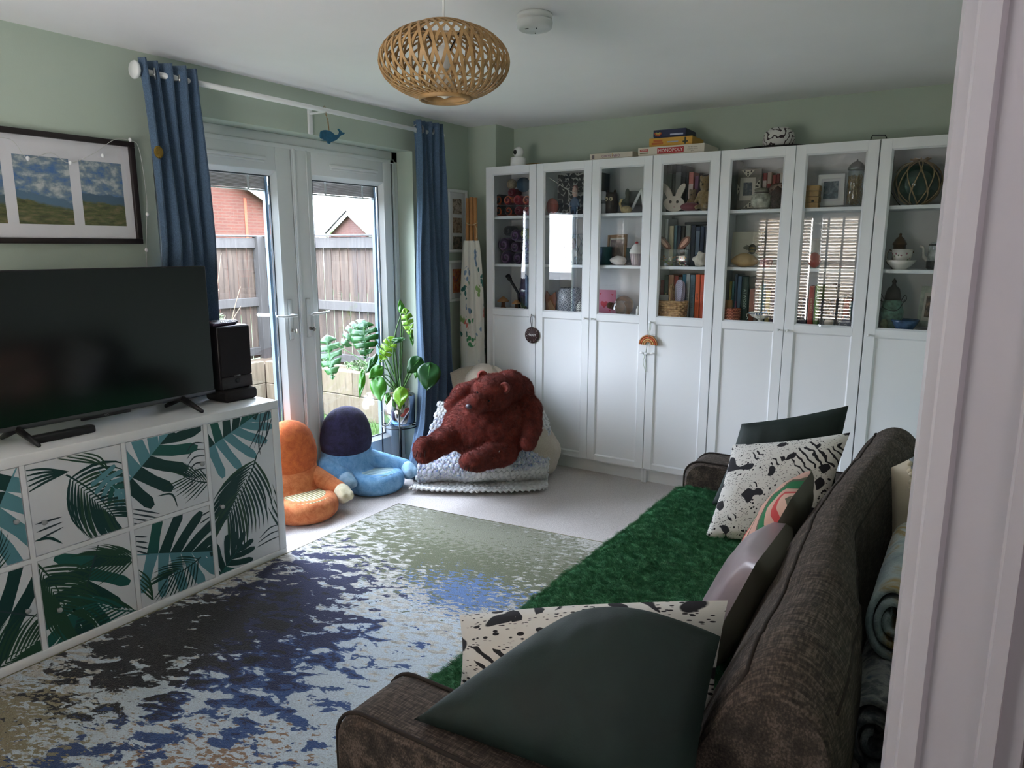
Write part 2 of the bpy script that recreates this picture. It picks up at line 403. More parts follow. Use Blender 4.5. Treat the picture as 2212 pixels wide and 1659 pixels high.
# ================================================================== front window behind the camera
fw = MB()
for b in ((.58, .64, .58, 1.88), (1.78, 1.84, .58, 1.88), (1.225, 1.325, .58, 1.88)): fw.box(b[0], b[1], YN-.09, YN-.03, b[2], b[3], .004)
for b in ((.58, .66), (1.80, 1.88), (1.28, 1.31)): fw.box(.58, 1.84, YN-.09, YN-.03, b[0], b[1], .004)
win = mk('window_1', fw, upvc, kind='structure')
mk('pane', MB().box(.64, 1.225, YN-.064, YN-.06, .66, 1.80), glass, win)
mk('pane', MB().box(1.325, 1.78, YN-.064, YN-.06, .66, 1.80), glass, win)
mk('window_sill', MB().box(.54, 1.88, YN-.03, YN+.09, .555, .58, .006), white_paint, win)
slatm = mat('pale_wooden_slat', (205, 190, 172), .5)
for k, (xa, xb) in enumerate(((.645, 1.215), (1.335, 1.775))):
    bt = thing('venetian_blind', ((xa+xb)/2, YN+.0, .62), ('wide' if k == 0 else 'narrow')+' wooden slatted venetian blind in the front window', 'blind', 'front window blinds')
    mk('headrail', MB().box(xa, xb, YN-.026, YN+.02, 1.81, 1.85, .003), slatm, bt)
    sl = MB(); cx = (xa+xb)/2
    a_ = R(33); dx, dz = .025*math.cos(a_), .025*math.sin(a_)
    sl.prism([(YN-.0-dx, .64-dz), (YN-.0+dx, .64+dz), (YN-.0+dx, .6425+dz), (YN-.0-dx, .6425-dz)], xa, xb, plane='yz')
    s0 = mk('slat', sl, slatm, bt)
    for i in range(1, 33): copy_of(s0, bt, (0, 0, .036*i))
    cd = MB()
    for f in (.15, .5, .85): x = xa+(xb-xa)*f; cd.box(x-.012, x+.012, YN+.017, YN+.018, .62, 1.82)
    mk('ladder_tape', cd, slatm, bt)
# ================================================================== garden
ZG = -.23
def fence_wood(name, a, b, cc):
    t = NT(name); oi = t.n('ObjectInfo'); tc = t.n('TexCoord'); mp = t.n('Mapping', {'Vector': tc.outputs['Object'], 'Scale': (14, 14, 1.2)})
    off = t.n('VectorMath', {0: mp, 1: t.n('CombineXYZ', {0: t.math('MULTIPLY', oi.outputs['Random'], 40), 2: t.math('MULTIPLY', oi.outputs['Random'], 17)})}, operation='ADD')
    n1 = noise_(t, off, 2.2, 5, .6, .4); c1 = t.ramp(n1.outputs[0], [(.28, a), (.5, b), (.72, cc)])
    kn = t.n('TexVoronoi', {'Vector': off, 'Scale': .55}); km = t.ramp(kn.outputs[0], [(.03, (255, 255, 255)), (.09, (0, 0, 0))])
    c2 = t.mix(km.outputs[0], c1.outputs[0], tuple(int(v*.55) for v in a)); hv = t.n('HueSaturation', {'Color': c2}); t.set(hv.inputs['Value'], t.math('ADD', t.math('MULTIPLY', oi.outputs['Random'], .35), .82))
    t.P(Base_Color=hv, Roughness=.8); t.bump(n1, .3, .01); return t.m
boardm = fence_wood('weathered_fence_board', (43, 33, 27), (62, 50, 42), (77, 64, 54))
railm = fence_wood('grey_fence_rail', (50, 46, 45), (61, 58, 57), (70, 67, 65))
sleeperm = fence_wood('pale_sleeper_timber', (72, 62, 49), (88, 77, 62), (98, 88, 74))
def grassm():
    t = NT('lawn_green'); co = t.n('TexCoord').outputs['Object']; a = noise_(t, co, 40, 4)
    t.P(Base_Color=t.ramp(a.outputs[0], [(.3, (34, 50, 22)), (.6, (58, 78, 34)), (.8, (78, 94, 50))]), Roughness=.9); return t.m
gm = grassm()
g = MB(); g.box(-40, -.55, -30, 40, ZG-.2, ZG)
mk('ground', g, gm, kind='structure')
mk('patio_paving', MB().box(-1.05, -.551, -3.2, .4, ZG, ZG+.05), mat('grey_paving', (150, 146, 140), .8, var=.1), kind='structure')
# grass blades near the door
V = []; F = []
for i in range(9000):
    x = -1.1-rng.rand()**1.3*2.4; y = -2.0+rng.rand()*2.85; a = rng.rand()*2*PI; h = .05+.06*rng.rand(); w_ = .004
    dx, dy = math.cos(a)*w_, math.sin(a)*w_; lx, ly = rng.randn()*.02, rng.randn()*.02; b = len(V)
    V += [(x-dx, y-dy, ZG), (x+dx, y+dy, ZG), (x+lx, y+ly, ZG+h)]; F.append((b, b+1, b+2))
mk('lawn_grass', MB().add(V, F), mat('grass_blade', (66, 92, 38), .7, var=.3, vs=4), label='short green lawn grass outside the patio doors', cat='grass', kind='stuff', normals=False)
# raised bed made of timber sleepers: one run along the side fence, one along the rear fence
rb = thing('sleeper_bed', (-2.4, .95, ZG), 'raised planting bed edged with pale timber sleepers along the fence', 'raised bed')
def brd(x0, x1, y0, y1, z0, z1, nm, m, par, bev=.006): return mk(nm, MB().box(x0, x1, y0, y1, z0, z1, bev, seg=1), m, par)
for k in range(2):
    z0 = ZG+.245*k
    for (a, b) in ((-3.62, -2.3), (-2.295, -.9), (-.895, .4)) if k else ((-3.62, -1.7), (-1.695, .4)):
        brd(a, b, .93, 1.03, z0, z0+.24, 'sleeper', sleeperm, rb)
    for (a, b) in ((-1.4, .925), (-3.7, -1.405)) if k else ((-.6, .925), (-3.7, -.605)):
        brd(-3.72, -3.62, a, b, z0, z0+.24, 'sleeper', sleeperm, rb)
soil = mat('dark_soil', (84, 72, 58), .95, var=.2, vs=20)
s_ = MB(); s_.box(-4.14, .4, 1.031, 1.40, ZG, .20); s_.box(-4.14, -3.721, -3.7, 1.03, ZG, .20)
mk('soil', s_, soil, rb)
# fences: every board is a part
def fence(name, label, axis, c, a0, a1, pitch, posts, face):
    z0, zt = .20, 1.585
    root = thing(name, (c if axis == 'y' else (a0+a1)/2, c if axis == 'x' else (a0+a1)/2, z0), label, 'fence')
    def bx(u0, u1, d0, d1, za, zb, nm, m, bev=.004):
        d0, d1 = sorted((c+face*d0, c+face*d1))
        return brd(u0, u1, d0, d1, za, zb, nm, m, root, bev) if axis == 'x' else brd(d0, d1, u0, u1, za, zb, nm, m, root, bev)
    nb = int((a1-a0)/pitch)
    b0 = bx(a0, a0+pitch-.004, .0, .014, z0, zt, 'board', boardm, .003)
    for i in range(1, nb):
        d = i*pitch; e = .008*(i % 2)*face
        copy_of(b0, root, (d, e, rng.rand()*.006) if axis == 'x' else (e, d, rng.rand()*.006))
    for p in posts: bx(p-.05, p+.05, .022, .115, z0-.05, zt+.02, 'post', railm)
    for q0, q1 in zip([a0]+list(posts), list(posts)+[a1]):
        if q1-q0 > .15:
            bx(q0+.05, q1-.05, .021, .07, zt-.115, zt, 'rail', railm); bx(q0+.05, q1-.05, .021, .07, .81, .91, 'rail', railm); bx(q0+.05, q1-.05, .021, .06, .24, .33, 'rail', railm)
    bx(a0, a1, -.03, .09, zt+.012, zt+.032, 'capping', railm)
    return root
fence('garden_fence', 'weathered feather-edge board fence along the side of the garden, behind the monstera', 'x', 1.46, -4.20, .9, .0635, (-2.05, .0), -1)
fence('garden_fence', 'weathered board fence at the end of the garden, behind the bare shrub', 'y', -4.20, -3.2, 1.44, .066, (-1.6, .32, 1.35), 1)
# shrub and low plants in the bed
def leafcloud(c, r, n, sz, flat=1.0, seed=1):
    q = np.random.RandomState(seed); V = []; F = []
    for i in range(n):
        d = q.randn(3); d /= np.linalg.norm(d); p = np.array(c)+d*np.array(r)*q.rand()**.5
        a, b = vnorm(q.randn(3)), q.randn(3); b = vnorm(b-a*np.dot(a, b)); s = sz*(.6+.8*q.rand()); k = len(V)
        V += [p-a*s, p+b*s*.4, p+a*s, p-b*s*.4]; F.append((k, k+1, k+2, k+3))
    return V, F
sh = thing('garden_shrub', (-3.95, .35, .2), 'straggly grey-green shrub growing in front of the end fence', 'shrub')
leafm = mat('grey_green_leaf', (80, 88, 66), .7, var=.3, vs=9)
V, F = leafcloud((-3.98, .40, .52), (.2, .42, .36), 2600, .022, seed=3)
mk('foliage', MB().add(V, F), leafm, sh, kind='stuff', normals=False)
tw = MB()
for i in range(26):
    q = np.random.RandomState(50+i); b = np.array([-3.98+q.randn()*.05, .42+q.randn()*.14, .2]); e = b+np.array([q.randn()*.08, q.randn()*.26, .5+.75*q.rand()]); e[0] = max(e[0], -4.1)
    tw.tube(catmull([b, b+(e-b)*.5+q.randn(3)*.03, e], 4), [.006]*4+[.004]*4+[.002], 5)
mk('twigs', tw, mat('bare_twig', (120, 104, 84), .8), sh)
for i, (x, l) in enumerate(((-3.2, 'low leafy plant spreading along the sleeper bed corner'), (-2.3, 'low leafy plant in the sleeper bed beneath the fence rail'), (-1.4, 'small leafy plant near the end of the sleeper bed'))):
    V, F = leafcloud((x, 1.18, .27), (.36, .10, .07), 700, .02, seed=20+i)
    pl_ = MB().add(V, F); mk('bed_plant', pl_, mat('bed_plant_leaf', (74, 94, 58), .7, var=.3, vs=9), label=l, cat='plant', kind='stuff', normals=False)

# ================================================================== houses beyond the fence
def brickm(name, c1, c2, c3, mortar, scale=1.0):
    t = NT(name); co = t.n('TexCoord').outputs['UV']
    b = t.n('TexBrick', {'Vector': co, 'Color1': (*lin(c1), 1), 'Color2': (*lin(c2), 1), 'Mortar': (*lin(mortar), 1), 'Scale': scale, 'Mortar Size': .012, 'Brick Width': .225, 'Row Height': .075, 'Bias': -.2}, offset=.5)
    n_ = noise_(t, co, 1.3, 4); t.P(Base_Color=t.mix(t.ramp(n_.outputs[0], [(.4, (0, 0, 0)), (.75, (150, 150, 150))]).outputs[0], b.outputs[0], c3), Roughness=.9); t.bump(b.outputs[1], -.3, .01); return t.m
orange_brick = brickm('orange_brick', (64, 26, 14), (72, 32, 18), (56, 23, 14), (68, 44, 33))
red_brick = brickm('red_brick', (65, 35, 29), (74, 41, 35), (58, 31, 26), (74, 57, 51))
def tilem(name, c):
    t = NT(name); co = t.n('TexCoord').outputs['UV']
    b = t.n('TexBrick', {'Vector': co, 'Color1': (*lin(c), 1), 'Color2': (*lin(tuple(int(v*1.15) for v in c)), 1), 'Mortar': (*lin(tuple(int(v*.5) for v in c)), 1), 'Scale': 1.0, 'Mortar Size': .03, 'Brick Width': .33, 'Row Height': .30}, offset=.5)
    t.P(Base_Color=b.outputs[0], Roughness=.8); t.bump(b.outputs[1], -.5, .03); return t.m
roofm = tilem('grey_brown_roof_tile', (50, 44, 43))
def uvpoly(mb, pts, mi=0):
    """flat polygon with metric UVs"""
    P = np.array(pts, float); u = vnorm(P[1]-P[0]); n_ = vnorm(np.cross(P[1]-P[0], P[2]-P[0])); v = np.cross(n_, u)
    uv = np.stack([(P-P[0])@u, (P-P[0])@v], -1)+50
    mb.add(P, [tuple(range(len(P)))], mi, False, uv)
# house 1: gable end, brick, plane facing us
XH = -13.0
def hp(x, y): return onX(x, y, XH)
p0 = hp(462, 640); p1 = hp(640, 640); apex = hp(445, 345); ev = hp(650, 487)
h1 = thing('brick_house', (XH, (p0[1]+p1[1])/2, ZG), 'bright orange brick house gable with white bargeboard beyond the fence', 'house')
ys, ye = p0[1], ev[1]; za, ze = apex[2]+.4, ev[2]
def lz(y): return apex[2]+(ze-apex[2])*(y-apex[1])/(ye-apex[1])
m_ = MB()
uvpoly(m_, [(XH, ys, ZG), (XH, ye, ZG), (XH, ye, ze), (XH, ys, lz(ys))]); uvpoly(m_, [(XH, ye, ZG), (XH-8, ye, ZG), (XH-8, ye, ze), (XH, ye, ze)]); uvpoly(m_, [(XH-8, ys, ZG), (XH, ys, ZG), (XH, ys, lz(ys)), (XH-8, ys, lz(ys))])
mk('wall', m_, orange_brick, h1, normals=False)
m_ = MB()
for f in (.38, .72):
    y = ys+(ye-ys)*f; m_.box(XH, XH+.012, y-.04, y+.04, ZG, lz(y)-.3)
mk('brick_pier', m_, mat('darker_brick_band', (138, 58, 38), .9), h1)
m_ = MB(); ov = .25
a_, b_ = np.array([ys-1.2, lz(ys-1.2)]), np.array([ye+.25, lz(ye+.25)])
m_.prism([tuple(a_+(0, .02)), tuple(b_+(0, .02)), tuple(b_+(0, .32)), tuple(a_+(0, .32))], XH-8, XH+ov, plane='yz')
mk('roof', m_, mat('grey_tile_edge', (96, 86, 84), .8), h1)
m_ = MB(); m_.prism([tuple(a_-(0, .16)), tuple(b_-(0, .16)), tuple(b_+(0, .08)), tuple(a_+(0, .08))], XH+ov, XH+ov+.04, plane='yz')
mk('bargeboard', m_, upvc, h1)
# paler neighbour with drainpipe left of the gable
q0 = onX(380, 640, XH+1.2); q1 = onX(461, 640, XH+1.2); qt = onX(440, 392, XH+1.2); rt = onX(440, 372, XH+1.2)
h2 = thing('rendered_house', (XH+1.2, (q0[1]+q1[1])/2, ZG), 'pale rendered house corner with black drainpipe beside the orange gable', 'house')
mk('wall', MB().box(XH+.3, XH+1.2, q0[1], q1[1], ZG, qt[2], 0), mat('pale_render', (120, 120, 128), .8), h2)
yp = onX(459, 500, XH+1.25)[1]-.12
m_ = MB(); m_.tube([(XH+1.28, yp, ZG), (XH+1.28, yp, qt[2])], .045, 8); m_.tube([(XH+1.28, q0[1]-.3, qt[2]-.02), (XH+1.28, q1[1]+.1, qt[2]-.02)], .06, 8)
for z in (.9, 2.1, 3.2): m_.box(XH+1.2, XH+1.34, yp-.07, yp+.07, z, z+.05)
mk('drainpipe', m_, black_plastic, h2)
m_ = MB(); uvpoly(m_, [(XH+1.5, q0[1]-.3, qt[2]), (XH+1.5, q1[1]+.2, qt[2]), (XH+.3, q1[1]+.2, qt[2]+.72), (XH+.3, q0[1]-.3, qt[2]+.72)]); m_.box(XH+.3, XH+1.5, q0[1]-.3, q1[1]+.2, qt[2]-.03, qt[2])
mk('roof', m_, tilem('plum_roof_tile', (98, 72, 78)), h2, normals=False)
# house 3: far roof with a small gable in the right-hand pane
YH = 17.0
def hq(x, y): return onY(x, y, YH)
a, b, c_, d_ = hq(712, 560), hq(960, 560), hq(960, 450), hq(713, 450)
h3 = thing('brick_house', ((a[0]+b[0])/2, YH, ZG), 'distant house with tiled roof and white-trimmed red brick gable', 'house')
m_ = MB(); uvpoly(m_, [(a[0], YH, ZG), (b[0], YH, ZG), (b[0], YH, a[2]+1.2), (a[0], YH, a[2]+1.2)]); uvpoly(m_, [(a[0], YH+7, ZG), (a[0], YH, ZG), (a[0], YH, a[2]+1.2), (a[0], YH+7, a[2]+1.2)])
mk('wall', m_, red_brick, h3, normals=False)
m_ = MB(); e0 = hq(713, 520); uvpoly(m_, [(d_[0]-.2, YH-.3, e0[2]-.1), (c_[0], YH-.3, e0[2]-.1), (c_[0], YH+3.5, d_[2]+.42), (d_[0]-.2, YH+3.5, d_[2]+.42)])
uvpoly(m_, [(d_[0]-.2, YH+7.3, e0[2]-.1), (d_[0]-.2, YH+3.5, d_[2]+.42), (c_[0], YH+3.5, d_[2]+.42), (c_[0], YH+7.3, e0[2]-.1)])
mk('roof', m_, roofm, h3, normals=False)
g0, g1, ga = onY(715, 506, YH-1.2), onY(803, 506, YH-1.2), onY(757, 462, YH-1.2)
m_ = MB(); uvpoly(m_, [(g0[0], YH-1.2, ZG), (g1[0], YH-1.2, ZG), (g1[0], YH-1.2, g0[2]), (ga[0], YH-1.2, ga[2]), (g0[0], YH-1.2, g0[2])])
mk('gable_wall', m_, red_brick, h3, normals=False)
m_ = MB()
for e_ in (g0, g1): m_.tube([(e_[0]+(e_[0]-ga[0])*.1, YH-1.35, e_[2]-(ga[2]-e_[2])*.1), (ga[0], YH-1.35, ga[2]+.02)], .075, 4)
mk('bargeboard', m_, upvc, h3)
m_ = MB()
for e_ in (g0, g1):
    ex, ez = e_[0]+(e_[0]-ga[0])*.12, e_[2]-(ga[2]-e_[2])*.12+.1
    uvpoly(m_, [(ex, YH-1.45, ez), (ga[0], YH-1.45, ga[2]+.12), (ga[0], YH+2.5, ga[2]+.12), (ex, YH+2.5, ez)])
mk('gable_roof', m_, roofm, h3, normals=False)
# brick house across the street, seen only as reflections through the front blinds
h4 = thing('brick_house', (1.5, -17, ZG), 'brick house across the street beyond the front window blinds', 'house')
m_ = MB(); uvpoly(m_, [(-8, -17, ZG), (10, -17, ZG), (10, -17, 2.6), (-8, -17, 2.6)]); mk('wall', m_, orange_brick, h4, normals=False)
m_ = MB(); uvpoly(m_, [(-8.3, -16.7, 2.5), (10.3, -16.7, 2.5), (10.3, -20, 4.2), (-8.3, -20, 4.2)]); mk('roof', m_, roofm, h4, normals=False)
mk('ground', MB().box(-30, 30, -40, YN-.13, ZG-.2, ZG), mat('street_paving', (128, 124, 120), .9, var=.1), kind='structure')
# ================================================================== text helper (flat print lettering)
TXT = {}
def prep_text(strings):
    obs = []
    for s_ in strings:
        cu = bpy.data.curves.new('lettering', 'FONT'); cu.body = s_; cu.size = 1; cu.align_x = 'CENTER'; cu.align_y = 'CENTER'; cu.resolution_u = 2
        o = bpy.data.objects.new('lettering', cu); col.objects.link(o); obs.append((s_, o, cu))
    dg = bpy.context.evaluated_depsgraph_get()
    for s_, o, cu in obs:
        me = o.evaluated_get(dg).to_mesh(); TXT[s_] = (np.array([v.co[:] for v in me.vertices]), [tuple(p.vertices) for p in me.polygons]); o.evaluated_get(dg).to_mesh_clear()
    for s_, o, cu in obs: bpy.data.objects.remove(o); bpy.data.curves.remove(cu)
prep_text(['MONOPOLY', 'GUESS WHO', '?', 'EAST', 'MARGARET', 'ATWOOD', 'HIDDEN NATURE', 'Happy', 'TCL', 'Waddingtons', 'A', 'GO', '8', 'TIME CAT', 'UNDER THE', 'THE GREAT', 'MAUGHAM', 'S', 'READ', 'RULES', 'The fast dealing', 'property trading', 'game', 'sounds', 'THE YEAR', 'OF THE'])
def letters(s_, origin, ux, uy, size, fit=None):
    """mesh of flat letters; ux, uy are the unit axes of the lettering plane"""
    V, F = TXT[s_]; k = size
    if fit: k = min(size, fit/max(1e-6, V[:, 0].max()-V[:, 0].min()))
    P = np.array(origin)+np.outer(V[:, 0]*k, ux)+np.outer(V[:, 1]*k, uy); return MB().add(P, F)
EX, EY, EZ = np.eye(3)

# ================================================================== rug
def rug_mat():
    t = NT('abstract_rug_pile'); g = t.n('NewGeometry').outputs['Position']
    sp = t.n('SeparateXYZ', {0: g}); xs = sp.outputs[0]; ys = sp.outputs[1]
    st = t.n('Mapping', {'Vector': g, 'Scale': (1.0, 1.0, 1)}, vector_type='POINT')
    st.inputs['Rotation'].default_value = (0, 0, R(-20))
    big = noise_(t, g, 2.2, 3, .6); fine = noise_(t, t.n('Mapping', {'Vector': st, 'Scale': (16, 34, 1)}), 1.0, 4, .62, .3); fin2 = noise_(t, t.n('Mapping', {'Vector': st, 'Scale': (30, 60, 1), 'Location': (3, 7, 0)}), 1.0, 3, .6, .2)
    pile = noise_(t, g, 240, 2)
    def lump(cx, cy, rx, ry, ang=0):
        m = t.n('Mapping', {'Vector': g, 'Location': (-cx, -cy, 0)}); mr = t.n('VectorRotate', {'Vector': m, 'Angle': -R(ang)}, rotation_type='Z_AXIS'); ms = t.n('VectorMath', {0: mr, 1: (1/rx, 1/ry, 0)}, operation='MULTIPLY')
        ln = t.n('VectorMath', {0: ms}, operation='LENGTH').outputs['Value']; return t.math('SUBTRACT', 1.0, ln)
    def mask(field, tex, k=1.2, thr=.0, soft=.05):
        v = t.math('ADD', field, t.math('MULTIPLY', t.math('SUBTRACT', tex.outputs[0], .5), k*2.4))
        v = t.math('ADD', v, t.math('MULTIPLY', t.math('SUBTRACT', big.outputs[0], .5), .8))
        k_ = t.n('MapRange', {'Value': v, 'From Min': thr-soft, 'From Max': thr+soft}); return k_.outputs[0]
    mid_ = noise_(t, t.n('Mapping', {'Vector': st, 'Scale': (9, 17, 1), 'Location': (1, 4, 0)}), 1.0, 4, .65, .35)
    c = t.ramp(fin2.outputs[0], [(.35, (164, 160, 152)), (.5, (200, 197, 190)), (.65, (224, 222, 216))]).outputs[0]
    c = t.mix(mask(lump(1.05, -2.85, 1.1, 1.0), fine, 1.5, .20, .12), c, (206, 218, 228))                # pale blue ground
    c = t.mix(mask(lump(.95, -1.50, .85, .50), fine, 1.6, .22, .10), c, (100, 104, 74))                  # olive far end
    c = t.mix(mask(lump(.80, -1.25, .8, .30), fin2, 1.8, .30, .08), c, (132, 132, 112))
    c = t.mix(mask(lump(1.20, -1.85, .55, .30), fin2, 1.5, .66, .05), c, (92, 126, 178))                 # blue flecks in olive
    c = t.mix(mask(lump(1.15, -3.2, .6, .6), fin2, 1.4, .82, .05), c, (158, 128, 104))                   # tan flecks
    c = t.mix(mask(lump(.80, -2.62, .66, .85, 20), mid_, 1.5, .52, .05), c, (52, 84, 140))               # mid blue flecks
    c = t.mix(mask(lump(.56, -2.45, .50, .72, 12), mid_, 1.4, .26, .05), c, (30, 38, 80))                # navy
    c = t.mix(mask(lump(.45, -2.75, .42, .62, 0), mid_, 1.3, .32, .05), c, (22, 20, 30))                  # near black
    c = t.mix(mask(lump(.95, -3.5, .45, .45), mid_, 1.4, .45, .06), c, (44, 72, 124))
    c = t.mix(mask(lump(.42, -3.45, .5, .45), fin2, 1.4, .50, .06), c, (150, 140, 112))
    sh = t.ramp(pile.outputs[0], [(.3, (176, 176, 176)), (.6, (255, 255, 255))])
    mm = t.n('Mix', {0: .55, 6: c, 7: sh.outputs[0]}, data_type='RGBA', blend_type='MULTIPLY')
    t.P(Base_Color=mm.outputs[2], Roughness=1, Sheen_Weight=.15); t.bump(pile, 1.0, .008); return t.m
rp = [(.172, -1.158), (1.86, -.975), (1.93, -2.0), (1.93, -4.2), (.20, -4.25), (.186, -2.0)]
rg = MB(); rg.prism(rp, .0005, .011, plane='xy'); rug = mk('area_rug', rg, rug_mat(), label='abstract rug fading from olive to navy and pale blue in front of the sofa', cat='rug')
ed = MB(); ed.tube([(*p, .010) for p in rp], .0035, 6, closed=True); mk('binding', ed, mat('olive_binding', (122, 118, 92), .9), rug)

# ================================================================== storage cabinet with leaf-print doors
KX, KY, KH = .178, -1.976, .775         # front plane, right end, height
KW, KD = 1.485, .39
cab = thing('storage_cabinet', (KX-KD/2, KY-KW/2, 0), 'low white cube storage cabinet with tropical leaf print doors under the television', 'cabinet')
bd = MB(); th = .038; inn = .016
bd.box(KX-KD, KX, KY-KW, KY, KH-th, KH, .002); bd.box(KX-KD, KX, KY-KW, KY, 0, th, .002)
bd.box(KX-KD, KX, KY-th, KY, th, KH-th, .002); bd.box(KX-KD, KX, KY-KW, KY-KW+th, th, KH-th, .002)
bd.box(KX-KD, KX-KD+.006, KY-KW, KY, 0.01, KH-.01)
mk('frame', bd, cab_white, cab)
cw = (KW-2*th-3*inn)/4; colY = [KY-th-i*(cw+inn) for i in range(4)]   # right edge of each column
dv = MB()
for i in range(1, 4): dv.box(KX-KD+.01, KX-.001, colY[i], colY[i]+inn, th, KH-th)
mk('divider', dv, cab_white, cab)
zm = KH/2
sh_ = MB()
for i in range(1, 4): sh_.box(KX-KD+.01, KX-.001, colY[i]-cw, colY[i], zm-inn/2, zm+inn/2)
mk('shelf', sh_, cab_white, cab)
leaf_cols = [(16, 58, 54), (28, 88, 80), (92, 142, 152), (36, 72, 52), (44, 60, 66)]
leafmats = [mat('printed_leaf_%d' % i, c, .55) for i, c in enumerate(leaf_cols)]
def clip(poly, y0, y1, z0, z1):
    for ax, lim, sg in ((0, y0, 1), (0, y1, -1), (1, z0, 1), (1, z1, -1)):
        out = []
        for i in range(len(poly)):
            a, b = poly[i-1], poly[i]; da, db = sg*(a[ax]-lim), sg*(b[ax]-lim)
            if da*db < 0: f = da/(da-db); out.append((a[0]+(b[0]-a[0])*f, a[1]+(b[1]-a[1])*f))
            if db >= 0: out.append(b)
        poly = out
        if len(poly) < 3: return []
    return poly
class Print:
    def __init__(s, y0, y1, z0, z1): s.r = (y0, y1, z0, z1); s.P = []
    def poly(s, pts, mi):
        q = clip([tuple(p) for p in pts], *s.r)
        if len(q) >= 3: s.P.append((q, mi))
    def strip(s, pts, ws, mi):
        pts = np.array(pts); T = np.gradient(pts, axis=0); Nn = np.stack([-T[:, 1], T[:, 0]], -1); Nn /= np.linalg.norm(Nn, axis=1)[:, None]+1e-9
        for i in range(len(pts)-1): s.poly([pts[i]-Nn[i]*ws[i], pts[i+1]-Nn[i+1]*ws[i+1], pts[i+1]+Nn[i+1]*ws[i+1], pts[i]+Nn[i]*ws[i]], mi)
    def palm(s, base, ang, L, n=15, spread=1.0, mi=0, droop=.5, seed=1):
        q = np.random.RandomState(seed); a = R(ang); rach = [np.array(base)+L*.72*t*np.array([math.cos(a-.25*t), math.sin(a-.25*t)]) for t in np.linspace(0, 1, 7)]
        s.strip(rach, np.linspace(.0035, .0015, 7), mi)
        for i in range(n):
            f = .08+.9*i/n; p = np.array(rach[0])*(1-f)+np.array(rach[-1])*f
            for sd in (-1, 1):
                la = a+sd*(1.15-.75*f)*spread; ll = L*(.62-.25*abs(f-.4))*(.85+.3*q.rand())
                pts = [p+ll*t*np.array([math.cos(la-sd*droop*t*t*.6), math.sin(la-sd*droop*t*t*.6-.0)])+np.array([0, -droop*.25*ll*t*t]) for t in np.linspace(0, 1, 6)]
                s.strip(pts, np.array([.0016, .0038, .0046, .0040, .0025, .0003])*(L/.3), mi if q.rand() < .75 else 3)
    def monstera(s, base, ang, L, Wd, mi=0, lite=2, seed=1, half=0):
        q = np.random.RandomState(seed); a = R(ang); base = np.array(base); n = 6
        def dirv(b): return np.array([math.cos(b), math.sin(b)])
        u = dirv(a)
        for sd in (-1, 1):
            for i in range(n):
                f0, f1 = i/n, (i+1)/n; fm = (f0+f1)/2; da = a+sd*R(100-78*fm); dd = dirv(da); pp = -np.array([-dd[1], dd[0]])*sd
                ln_ = Wd*1.12*(math.sin(PI*(.22+.70*fm))**.7); hw = L/n*.40; bend = u*L*.06*fm
                r0, r1 = base+u*L*f0*.9, base+u*L*f1*.9; rm = (r0+r1)/2
                c1 = rm+dd*ln_*.45; c2 = rm+dd*ln_*.82+bend; tp = rm+dd*ln_+bend*1.6
                c_ = lite if sd == half else (mi if q.rand() < .7 else 1)
                s.poly([r0, c1+pp*-hw*.95, c1+pp*hw*.95, r1], c_); s.poly([c1-pp*hw*.95, c2-pp*hw*1.0, c2+pp*hw*1.0, c1+pp*hw*.95], c_); s.poly([c2-pp*hw*1.0, tp-pp*hw*.55, tp+pp*hw*.35, c2+pp*hw*1.0], c_)
                if 0 < i < n-1 and s:
                    hc = r1+dirv(da-sd*R(6))*ln_*.24; s.poly([hc-dd*ln_*.07, hc-pp*hw*.22, hc+dd*ln_*.09, hc+pp*hw*.22], 5)
            tip_ = base+u*L; s.poly([base+u*L*.86, base+u*L*.9+np.array([-u[1], u[0]])*sd*L*.07, tip_], mi)
        s.strip([base-u*L*.12, base, base+u*L*.45, base+u*L*.93], [.002, .003, .0022, .001], lite)
    def blade(s, pts, w_, mi): P_ = catmull([(*p, 0) for p in pts], 5)[:, :2]; s.strip(P_, w_*np.sin(np.linspace(.12, PI-.05, len(P_)))+.0006, mi)
doorm = mat('white_print_board', (216, 218, 222), .5)
knobm = glass_mat('clear_acrylic', (.9, .92, .93), 2.5)
def kdoor(i, z0, z1, kn, draw, lab):
    y1 = colY[i]-.002; y0 = colY[i]-cw+.002
    d = mk('door', MB().box(KX-.014, KX-.003, y0, y1, z0+.002, z1-.002, .0015, seg=1), doorm, cab, label=lab)
    pr = Print(y0+.002, y1-.002, z0+.004, z1-.004); draw(pr, y0, y1, z0, z1)
    m = MB()
    for k, (p, mi) in enumerate(pr.P): x = KX-.003+.00025+.0000045*(k % 140); m.add([(x, a, b) for a, b in p], [tuple(range(len(p)))], mi)
    if m.n: mk('leaf_print', m, leafmats+[doorm], d, normals=False)
    if kn:
        c = (KX-.003, y0+kn[0]*(y1-y0), z0+kn[1]*(z1-z0)); k = MB(); k.lathe([(.004, 0), (.004, .008), (.008, .012), (.010, .018), (.007, .024), (0, .025)], c, 12, axis='x'); mk('knob', k, mat('acrylic_knob', (225, 228, 230), .1, trans=.6, spec=.6), d)
